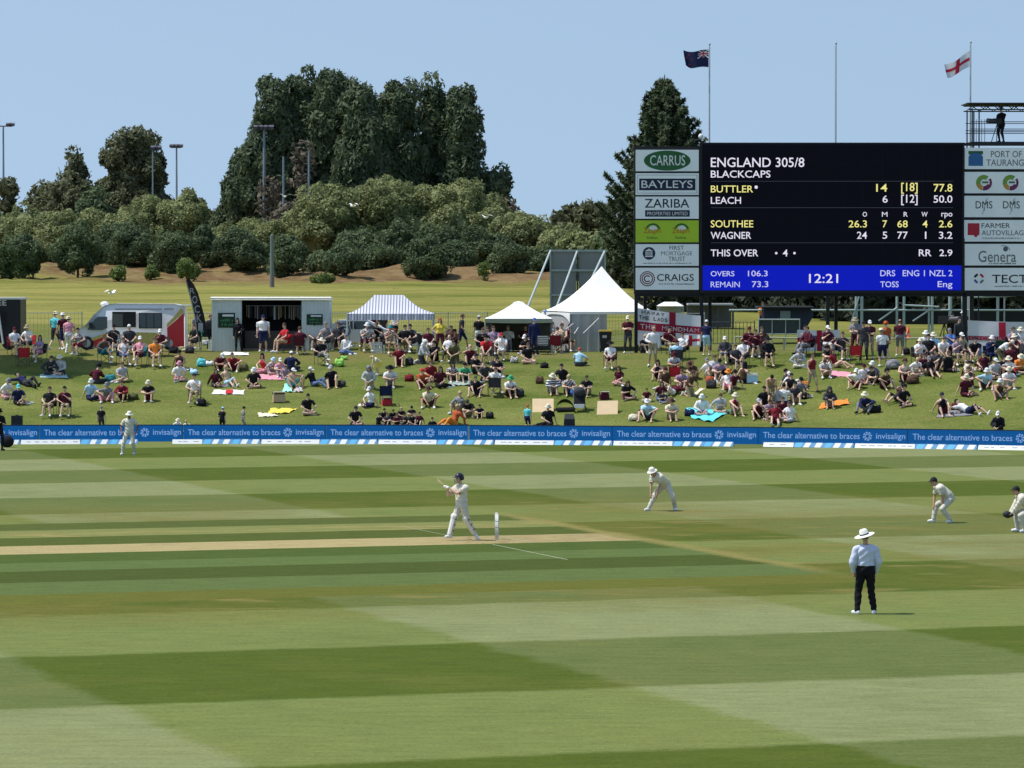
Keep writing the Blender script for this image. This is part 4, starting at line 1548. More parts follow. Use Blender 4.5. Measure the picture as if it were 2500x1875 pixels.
# hats and hair in head coordinates (face towards -Y)
def shell(r, keep, grow=1.0, bump=0.0, nu=16, nv=12, c=(0, .008, .022)):
    mb = MB()
    mb.ell((0, 0, 0), tuple(x * grow for x in r), nu, nv)
    k2 = []
    for q in mb.f:
        m = sum((V(mb.v[i]) for i in q), V()) / len(q)
        if keep(m):
            k2.append(q)
    mb.f = k2
    mb.m = [0] * len(k2)
    mb.v = [tuple(V(v) * (1 + bump * math.sin(v[0] * 90 + v[2] * 70) * math.sin(v[1] * 80)) + V(c)) for v in mb.v]
    return mb
HR = (.074, .094, .098)
def hair_mesh(kind):
    if kind == 'short':
        mb = shell(HR, lambda m: m.z > (.035 if m.y < -.035 else (-.02 if m.y < .02 else -.065)), 1.13, .05)
    elif kind == 'long':
        mb = shell(HR, lambda m: m.z > (.04 if m.y < -.04 else -.07), 1.17, .04)
        mb.ell((0, .075, -.11), (.085, .04, .17), 12, 8)
        for sx in (-1, 1):
            mb.ell((sx * .083, .02, -.09), (.022, .05, .13), 8, 6)
    elif kind == 'curly':
        mb = shell((.105, .115, .125), lambda m: m.z > (.03 if m.y < -.06 else -.07), 1.15, .08, c=(0, .02, .04))
    else:                                                          # grey fringe of a balding head
        mb = shell(HR, lambda m: m.y > -.01 and -.06 < m.z < .035, 1.10, .03)
    return mb.mesh('hair', cloth('brown'), True)
def hat_mesh(kind):
    mb = MB()
    if kind == 'cap':
        mb = shell(HR, lambda m: m.z > .012, 1.2, 0)
        vs, fs = [], []
        for i in range(9):
            a = math.pi * (i / 8) + math.pi
            vs.append((.082 * math.cos(a), -.055 + .02 * math.sin(a), .048))
            vs.append((.080 * math.cos(a), -.07 + .115 * math.sin(a), .030))
        for i in range(8):
            fs.append((2 * i, 2 * i + 1, 2 * i + 3, 2 * i + 2))
        mb.add(vs, fs)
        mb.add([(x, y, z - .006) for x, y, z in vs], [f[::-1] for f in fs])
    elif kind == 'back':                                           # cap worn backwards
        mb = shell(HR, lambda m: m.z > .012, 1.2, 0)
        mb.box((0, .14, .03), (.14, .09, .012))
    elif kind == 'bucket':
        mb.lathe([(.005, .145), (.06, .142), (.084, .12), (.094, .05), (.098, .045), (.148, .005), (.145, .0), (.094, .038)], 20)
    elif kind == 'floppy':
        mb.lathe([(.005, .148), (.06, .145), (.088, .12), (.096, .05), (.10, .046), (.165, .02), (.168, .013), (.095, .038)], 20)
    elif kind == 'wide':
        mb.lathe([(.005, .165), (.05, .163), (.080, .145), (.094, .05), (.098, .048), (.17, .035), (.205, .045), (.204, .038), (.165, .028), (.095, .04)], 22)
    elif kind == 'towel':
        mb = shell((.10, .12, .12), lambda m: m.y > -.05 or m.z > .04, 1.12, .03)
        mb.ell((0, .05, -.14), (.15, .10, .14), 12, 8)
    elif kind == 'visor':
        mb.lathe([(.088, .075), (.092, .04), (.088, .04)], 18)
        mb.box((0, -.13, .042), (.15, .10, .01))
    mb.v = [tuple(Matrix.Rotation(R(6), 3, 'X') @ V(v)) for v in mb.v]
    return mb.mesh(kind, cloth('white'), True)
HAIR, HAT = {}, {}
HATNAME = {'cap': 'cap', 'back': 'cap', 'bucket': 'bucket_hat', 'floppy': 'sun_hat', 'wide': 'sun_hat', 'towel': 'head_towel', 'visor': 'visor'}
HATWORD = {'cap': 'cap', 'back': 'backwards cap', 'bucket': 'bucket hat', 'floppy': 'sun hat', 'wide': 'wide hat', 'towel': 'towel on head', 'visor': 'visor'}

def setmat(o, m, slot=0):
    o.material_slots[slot].link = 'OBJECT'
    o.material_slots[slot].material = m

def dress(root_name, B, skin, top, bot, head, feet='white', extras=None):
    """the person: body mesh with clothing, hair and hat as its parts"""
    o = link(root_name, B.body)
    setmat(o, SKIN[skin])
    def part(nm, me, c):
        if me is None:
            return None
        p = link(nm, me, o)
        setmat(p, c if not isinstance(c, str) else cloth(c))
        return p
    if top:
        c, k = top.split('.')
        kind = {'s': 'short', 'l': 'long', 'v': 'vest', 'd': 'vest'}[k]
        part('shirt' if k != 'd' else 'dress_top', B.cloth(kind, cloth('white')), c)
    if bot:
        c, k = bot.split('.')
        part({'h': 'shorts', 't': 'trousers', 'k': 'skirt'}[k], B.cloth({'h': 'shorts', 't': 'trousers', 'k': 'shorts'}[k], cloth('white')), c)
    if feet:
        part('shoes', B.cloth('shoes', cloth('white')), feet)
    if head:
        hs = head.split('+')
        for h in hs:
            k, c = h.split('.')
            if k in ('short', 'long', 'curly', 'fringe'):
                if k not in HAIR:
                    HAIR[k] = hair_mesh(k)
                p = part('hair', HAIR[k], c)
            else:
                if k not in HAT:
                    HAT[k] = hat_mesh(k)
                p = part(HATNAME[k], HAT[k], c)
            p.matrix_local = B.f.headM
    return o
# ------------------------------------------------------------------ poses of the crowd
D = V((0, 0, -1))
POSE = {}
def pose(k, words, anchor, seat=None, **kw):
    POSE[k] = dict(words=words, anchor=anchor, seat=seat, kw=kw, body=None)
pose('K', 'sitting knees up', -.46, P=(0, 0, .13), lean=(.28, 0, 0), pel=(-.1, 0, 0), head=(.15, 0, 0),
     arms={-1: ((-.10, -.46, .40), (-1, .3, -.3)), 1: ((.08, -.47, .42), (1, .3, -.3))}, legs={-1: ((-.13, -.50, .08), (-.15, -.2, 1)), 1: ((.13, -.48, .08), (.15, -.2, 1))})
pose('K2', 'sitting knees wide', -.46, P=(0, 0, .13), lean=(.42, .15, 0), pel=(0, 0, 0), head=(.05, -.25, 0),
     arms={-1: ((-.25, -.38, .42), (-1, .3, .2)), 1: ((.05, -.50, .22), (1, 0, .2))}, legs={-1: ((-.24, -.50, .08), (-.5, -.1, 1)), 1: ((.25, -.52, .08), (.45, -.1, 1))})
pose('X', 'sitting cross-legged', -.30, P=(0, 0, .12), lean=(.18, 0, 0), pel=(-.05, 0, 0), head=(.18, .1, 0),
     arms={-1: ((-.16, -.33, .24), (-1, .2, 0)), 1: ((.10, -.32, .25), (1, .2, 0))}, legs={-1: ((.14, -.30, .08), (-1, -.5, .12), (1, -.3, 0)), 1: ((-.16, -.38, .07), (1, -.5, .12), (-1, -.3, 0))})
pose('L', 'leaning back, legs out', -.62, P=(0, 0, .12), lean=(-.42, 0, 0), pel=(-.4, 0, 0), head=(.1, .2, 0),
     arms={-1: ((-.30, .38, .06), (-1, .6, .2), (-.3, .8, -.1)), 1: ((.30, .36, .06), (1, .6, .2), (.3, .8, -.1))}, legs={-1: ((-.12, -.80, .08), (0, 0, 1), (-.2, -.4, 1)), 1: ((.16, -.66, .08), (.1, 0, 1), (.2, -.6, .6))})
pose('R', 'sitting with legs to the side', -.30, P=(0, 0, .12), lean=(.12, .2, .10), pel=(0, .3, .08), head=(.15, -.2, -.08),
     arms={-1: ((-.34, .10, .05), (-1, .5, 0)), 1: ((.12, -.32, .26), (1, .2, 0))}, legs={-1: ((.36, -.28, .07), (-.3, -1, .1), (1, -.2, 0)), 1: ((.52, -.12, .07), (.3, -1, .25), (1, .1, 0))})
pose('C', 'in a folding chair', -.48, .43, P=(0, .02, .50), lean=(-.10, 0, 0), pel=(-.1, 0, 0), head=(.18, 0, 0),
     arms={-1: ((-.14, -.30, .62), (-1, .3, -.4)), 1: ((.13, -.31, .63), (1, .3, -.4))}, legs={-1: ((-.15, -.50, .09), (0, -1, .3)), 1: ((.16, -.46, .09), (0, -1, .3))})
pose('C2', 'leaning forward in a chair', -.48, .43, P=(0, .02, .50), lean=(.55, .1, 0), pel=(.1, 0, 0), head=(.25, .1, 0),
     arms={-1: ((-.10, -.50, .50), (-1, .3, 0)), 1: ((.07, -.50, .50), (1, .3, 0))}, legs={-1: ((-.20, -.42, .09), (0, -1, .3)), 1: ((.20, -.40, .09), (0, -1, .3))})
pose('C3', 'in a chair, legs crossed', -.52, .43, P=(0, .02, .50), lean=(-.12, -.1, 0), pel=(-.1, 0, 0), head=(.1, .35, 0),
     arms={-1: ((-.24, -.18, .66), (-1, .3, -.4)), 1: ((.05, -.32, .66), (1, .3, -.4))}, legs={-1: ((.10, -.60, .34), (-.1, -.6, 1), (.3, -1, -.2)), 1: ((.10, -.46, .09), (.2, -1, .3))})
pose('S', 'standing', 0, P=(0, 0, .93), lean=(.02, 0, 0), head=(.08, 0, 0),
     arms={-1: ((-.26, -.06, .80), (-.5, 1, 0)), 1: ((.27, -.08, .82), (.5, 1, 0))}, legs={-1: ((-.13, .02, .085), (0, -1, 0)), 1: ((.14, -.02, .085), (0, -1, 0))})
pose('A', 'standing, hands in front', 0, P=(0, 0, .93), lean=(.04, 0, 0), head=(.15, .1, 0),
     arms={-1: ((.02, -.24, 1.12), (-1, .3, -.5)), 1: ((-.02, -.27, 1.17), (1, .3, -.5))}, legs={-1: ((-.13, .02, .085), (0, -1, 0)), 1: ((.14, -.02, .085), (0, -1, 0))})
pose('H', 'standing, hands on hips', 0, P=(0, 0, .93), lean=(-.02, 0, 0), head=(.05, .2, 0),
     arms={-1: ((-.19, -.02, 1.04), (-1, .7, 0), (1, -.4, -.4)), 1: ((.19, -.02, 1.04), (1, .7, 0), (-1, -.4, -.4))}, legs={-1: ((-.17, .02, .085), (0, -1, 0)), 1: ((.18, -.02, .085), (0, -1, 0))})
pose('W', 'walking', 0, P=(0, 0, .91), lean=(.06, 0, 0), head=(.05, 0, 0),
     arms={-1: ((-.25, -.26, .90), (-.4, 1, -.2)), 1: ((.26, .20, .86), (.4, 1, 0))}, legs={-1: ((-.10, .34, .13), (0, -1, .2), (0, -1, -.35)), 1: ((.10, -.30, .085), (0, -1, .2), (0, -1, .15))})
pose('B', 'bending over', 0, P=(0, .1, .90), lean=(1.05, 0, 0), pel=(.6, 0, 0), head=(.9, 0, 0),
     arms={-1: ((-.16, -.50, .55), (-.5, .5, 0)), 1: ((.16, -.48, .52), (.5, .5, 0))}, legs={-1: ((-.13, .02, .085), (0, -1, 0)), 1: ((.14, -.02, .085), (0, -1, 0))})
pose('Y', 'lying on the grass', -.30, P=(0, 0, .12), lean=(-1.30, 0, 0), pel=(-1.35, 0, 0), head=(-.75, 0, 0),
     arms={-1: ((-.18, .62, .16), (-1, .1, .2)), 1: ((.18, .62, .16), (1, .1, .2))}, legs={-1: ((-.14, -.80, .08), (0, 0, 1), (-.3, -.2, 1)), 1: ((.18, -.62, .08), (0, 0, 1), (.3, -.5, .8))})
pose('N', 'kneeling', -.1, P=(0, 0, .34), lean=(.30, 0, 0), pel=(.05, 0, 0), head=(.25, 0, 0),
     arms={-1: ((-.10, -.38, .44), (-1, .3, -.2)), 1: ((.10, -.40, .46), (1, .3, -.2))}, legs={-1: ((-.13, .22, .08), (0, -1, -.05), (0, .5, -1)), 1: ((.13, .20, .08), (0, -1, -.05), (0, .5, -1))})
pose('D', 'drinking, knees up', -.46, P=(0, 0, .13), lean=(.05, 0, 0), pel=(-.15, 0, 0), head=(-.15, 0, 0),
     arms={-1: ((-.08, -.20, .70), (-1, -.2, -.6)), 1: ((.16, -.40, .36), (1, .3, -.3))}, legs={-1: ((-.14, -.48, .08), (-.2, -.2, 1)), 1: ((.15, -.50, .08), (.2, -.2, 1))})
pose('V', 'with an arm raised', -.46, P=(0, 0, .13), lean=(.0, .2, 0), pel=(-.1, 0, 0), head=(-.1, -.5, 0),
     arms={-1: ((-.46, -.20, .50), (-.5, .3, -.6)), 1: ((.10, -.42, .42), (1, .3, -.3))}, legs={-1: ((-.14, -.48, .08), (-.2, -.2, 1)), 1: ((.12, -.50, .08), (.2, -.2, 1))})
pose('K3', 'sitting knees up', -.46, P=(0, 0, .13), lean=(-.05, .25, -.10), pel=(-.2, 0, 0), head=(.02, -.6, .05),
     arms={-1: ((-.34, .30, .06), (-1, .6, .2), (-.3, .8, -.1)), 1: ((.10, -.44, .44), (1, .3, -.2))}, legs={-1: ((-.20, -.56, .08), (-.3, -.2, 1)), 1: ((.12, -.44, .08), (.15, -.2, 1))})
pose('K4', 'sitting knees up', -.46, P=(0, 0, .13), lean=(.62, .1, .06), pel=(.05, 0, 0), head=(.55, .2, 0),
     arms={-1: ((.02, -.50, .30), (-1, .2, 0)), 1: ((-.02, -.46, .34), (1, .2, 0))}, legs={-1: ((-.15, -.46, .08), (-.3, -.2, 1)), 1: ((.17, -.50, .08), (.3, -.2, 1))})
pose('X2', 'sitting cross-legged', -.30, P=(0, 0, .12), lean=(.40, -.2, .05), pel=(0, 0, 0), head=(.35, -.25, 0),
     arms={-1: ((-.05, -.30, .36), (-1, .2, -.3)), 1: ((.22, -.30, .20), (1, .2, 0))}, legs={-1: ((.14, -.30, .08), (-1, -.5, .12), (1, -.3, 0)), 1: ((-.16, -.38, .07), (1, -.5, .12), (-1, -.3, 0))})
pose('C4', 'in a folding chair', -.48, .43, P=(0, .0, .50), lean=(.16, -.25, .05), pel=(0, 0, 0), head=(.15, -.45, 0),
     arms={-1: ((-.20, -.24, .64), (-1, .3, -.4)), 1: ((.04, -.30, .86), (1, .1, -.8))}, legs={-1: ((-.20, -.56, .09), (0, -1, .3)), 1: ((.12, -.36, .09), (0, -1, .3))})
pose('S2', 'standing', 0, P=(.02, 0, .925), lean=(.05, .3, .03), head=(.12, .5, 0),
     arms={-1: ((-.10, -.28, 1.05), (-1, .5, -.4)), 1: ((.25, -.02, .82), (.5, 1, 0))}, legs={-1: ((-.16, -.05, .085), (0, -1, 0)), 1: ((.13, .05, .085), (0, -1, 0))})
VARY = {'K': ['K', 'K3', 'K4', 'K'], 'X': ['X', 'X2'], 'C': ['C', 'C4'], 'S': ['S', 'S2']}
def body_of(k, fem=False, wide=1.0):
    d = POSE[k]
    key = 'F' if fem else ('W' if wide > 1.1 else 'M')
    d.setdefault('b', {})
    if key not in d['b']:
        d['b'][key] = Body(make_fig(fem=fem, build=(1.0 if key == 'M' else 1.28 if key == 'W' else .92), **d['kw']))
    return d['b'][key]

# folding camp chairs
CHAIR = {}
def chair_meshes():
    fr = mat('chair_frame', (.05, .05, .055), .4, .1, metal=.4)
    m = MB(); m.grid(lambda u, v_: V((-.26 + .52 * u, -.24 + .46 * v_, .44 - .035 * math.sin(math.pi * u) * (1 - .2 * v_))), 6, 4); CHAIR['seat'] = m.mesh('seat', cloth('black'), True)
    m = MB(); m.grid(lambda u, v_: V((-.27 + .54 * u, .20 + .10 * v_ + .03 * math.sin(math.pi * u), .44 + .46 * v_)), 6, 5)
    o = len(m.v); m.grid(lambda u, v_: V((-.27 + .54 * u, .212 + .10 * v_ + .03 * math.sin(math.pi * u), .44 + .46 * v_)), 6, 5); CHAIR['backrest'] = m.mesh('backrest', cloth('black'), True)
    legs = []
    for a, b in (((-.27, -.25, .01), (.25, -.22, .44)), ((.27, -.25, .01), (-.25, -.22, .44)), ((-.27, .22, .01), (-.28, .31, .90)), ((.27, .22, .01), (.28, .31, .90))):
        m = MB(); m.tube(a, b, .013, .013, 6); legs.append(m.mesh('leg', fr))
    CHAIR['legs'] = legs
    arms = []
    for sx in (-1, 1):
        m = MB(); m.tube((sx * .28, -.26, .62), (sx * .285, .27, .66), .022, .022, 6); m.tube((sx * .28, -.26, .62), (sx * .27, -.25, .01), .011, .011, 6); arms.append(m.mesh('armrest', fr))
    CHAIR['arms'] = arms
chair_meshes()
def camp_chair(loc, rz, colour, label):
    r = thing('camp_chair', label, 'chair', loc, rz, 'folding camp chairs')
    for nm in ('seat', 'backrest'):
        setmat(link(nm, CHAIR[nm], r), cloth(colour))
    for me in CHAIR['legs']:
        link('leg', me, r)
    for me in CHAIR['arms']:
        link('armrest', me, r)
    return r

REG = {'A': (0, 680, 5.267), 'A2': (0, 860, 5.267), 'B': (400, 680, 5.267), 'B2': (400, 860, 5.267), 'C': (800, 680, 5.267), 'C2': (800, 860, 5.267), 'D': (1180, 580, 5.267),
       'D2': (1200, 860, 5.267), 'E': (1560, 680, 5.267), 'E2': (1600, 860, 5.267), 'F': (1960, 680, 4.096), 'F2': (2000, 860, 4.424), 'G': (2240, 820, 8.508), 'H': (1620, 900, 5.821),
       'J': (880, 960, 10.055), 'T': (1160, 660, 7.542), 'U': (1000, 930, 8.508), 'S': (0, 0, 1.0), 'Q': (790, 740, 12.76), 'Z': (1780, 700, 6.912), 'Y': (2080, 700, 5.267), 'P': (1540, 720, 8.508)}
def px(reg, zx, zy):
    x0, y0, k = REG[reg]
    return x0 + zx / k, y0 + zy / k

def slope_at(X, Y):
    return math.atan2(hgt(X, Y + .5) - hgt(X, Y - .5), 1.0)

ZONES = [(60, 'food truck'), (180, 'truck van gap'), (330, 'van cab'), (470, 'van rear'), (620, 'container left wall'), (720, 'container doorway'), (815, 'container right wall'), (945, 'marquee left half'),
         (1065, 'marquee right half'), (1185, 'gazebo left side'), (1340, 'white gazebo'), (1460, 'peaked tent'), (1545, 'wheelie bin'), (1640, 'big banner left'), (1712, 'big banner right'),
         (1830, 'screen word REMAIN'), (1950, 'screen middle left'), (2050, 'screen clock'), (2140, 'screen middle right'), (2240, 'screen word TOSS'), (2352, 'screen right corner'), (2440, 'lowest right panel'), (9999, 'frame edge')]
def where(x, y):
    z = next(n for lim, n in ZONES if x < lim)
    row = 'top row' if y < 872 else 'upper row' if y < 915 else 'middle row' if y < 960 else 'low row' if y < 1020 else 'lowest row'
    return row + ' below ' + z

CWORD = {'lightgrey': 'pale grey', 'lightblue': 'pale blue', 'darkred': 'dark red', 'patterned': 'brown patterned', 'floral': 'floral', 'striped': 'navy striped', 'camo': 'mottled'}
PEOPLE = []
def add_person(reg, zx, zy, k, rot, top, bot, head, opt=''):
    x, y = px(reg, zx, zy)
    PEOPLE.append(dict(x=x, y=y, k=k, rot=rot, top=top, bot=bot, head=head, opt=opt))

def words_of(p):
    def cw(c):
        return CWORD.get(c, c)
    L = []
    kid = 'c' in p['opt'].split()
    if p['top']:
        c, t = p['top'].split('.')
        L.append(cw(c) + {'s': ' tee', 'l': ' long sleeves', 'v': ' vest', 'd': ' dress'}[t])
    else:
        L.append('bare chest')
    if p['head']:
        h = p['head'].split('+')[-1]
        hk, c = h.split('.')
        if hk in HATWORD:
            L.append(cw(c) + ' ' + HATWORD[hk])
        elif hk in ('long', 'curly', 'fringe'):
            L.append({'long': 'long ', 'curly': 'curly ', 'fringe': 'thin '}[hk] + cw(c) + ' hair')
        else:
            L.append(cw(c) + ' hair')
    return ('child in ' if kid else 'person in ') + ', '.join(L), POSE[p['k']]['words']

ORD = ['leftmost', 'second from left', 'third from left', 'fourth from left', 'fifth from left', 'sixth from left', 'seventh from left', 'eighth from left', 'ninth from left']
USED = {}
def chair_label(col, p):
    lab = col + ' chair, sitter in ' + p['lab'][0].split(' in ', 1)[1] + ', ' + p['lab'][2]
    n = USED[lab] = USED.get(lab, 0) + 1
    if n > 1:
        lab = lab.replace(' chair,', ' chair ' + ('further right' if n == 2 else 'furthest right') + ',')
    return lab
def crowd():
    base = {}
    for p in PEOPLE:
        a, b = words_of(p)
        p['lab'] = [a, b, where(p['x'], p['y'])]
        base.setdefault(', '.join(p['lab']).lower(), []).append(p)
    for ps in base.values():
        if len(ps) > 1:
            ps.sort(key=lambda q: q['x'])
            for o, q in zip(ORD, ps):
                q['lab'][1] = o + ' ' + q['lab'][1]
    rng = random.Random(3)
    for p in PEOPLE:
        opt = p['opt'].split()
        d = POSE[p['k']]
        fem = 'f' in opt or (p['head'] or '').startswith('long')
        wide = 1.2 if 'w' in opt else 1.0
        s = .68 if 'c' in opt else rng.uniform(1.0, 1.09) * (.95 if fem else 1.0)
        B = body_of(rng.choice(VARY.get(p['k'], [p['k']])), fem, wide)
        flip = rng.choice((-1, 1))
        G = ground(p['x'], p['y'])
        rz = R(p['rot'] + rng.uniform(-14, 14))
        dy = d['anchor'] * math.cos(rz) * s
        X, Y = G.x, G.y - dy
        tilt = slope_at(X, Y) * (.85 if d['seat'] is None and d['anchor'] != 0 else .0)
        if 'b' in opt:                                             # hidden below the boards: keep clear of them
            Y = max(Y, yb(X) + 1.0)
        o = dress('person', B, 't' if 't' in opt else 'b' if 'n' in opt else 'l', p['top'], p['bot'], p['head'], None if 'x' in opt else ('black' if 'k' in opt else 'white'))
        z = hgt(X, Y)
        up = .0
        if 'u' in opt:                                             # stands or sits a little higher (on a stool)
            up = .25
        o.matrix_world = Matrix.Translation((X, Y, z + up)) @ Matrix.Rotation(tilt, 4, 'X') @ Matrix.Rotation(rz, 4, 'Z') @ Matrix.Diagonal((flip * s * rng.uniform(.96, 1.08), s, s * rng.uniform(.97, 1.03), 1))
        lab = ', '.join(p['lab'])
        if len(lab.replace('-', ' ').split()) > 15:
            w0 = p['lab'][1]
            pre = next((q + ' ' for q in ORD if w0.startswith(q)), '')
            w1 = w0[len(pre):]
            lab_ = p['lab'][0]
            w1 = 'sitting' if ('sit' in w1 or 'lean' in w1 or 'chair' in w1 or 'knees' in w1 or 'arm' in w1) else w1.split(',')[0].replace(' on the grass', '')
            lab = ', '.join((p['lab'][0].replace('person in ', 'person, ').replace(' tee', ' tee'), pre + w1, p['lab'][2]))
        p['final'] = lab
        if len(lab.replace('-', ' ').split()) > 16:
            print('LONG', lab)
        tag(o, lab, 'child' if 'c' in opt else 'person', 'spectators on the grass bank')
        if d['seat'] and 'o' not in opt:
            col = next((q[2:] for q in opt if q.startswith('q=')), 'black')
            camp_chair((X, Y + .0, z), rz, col, chair_label(col, p))
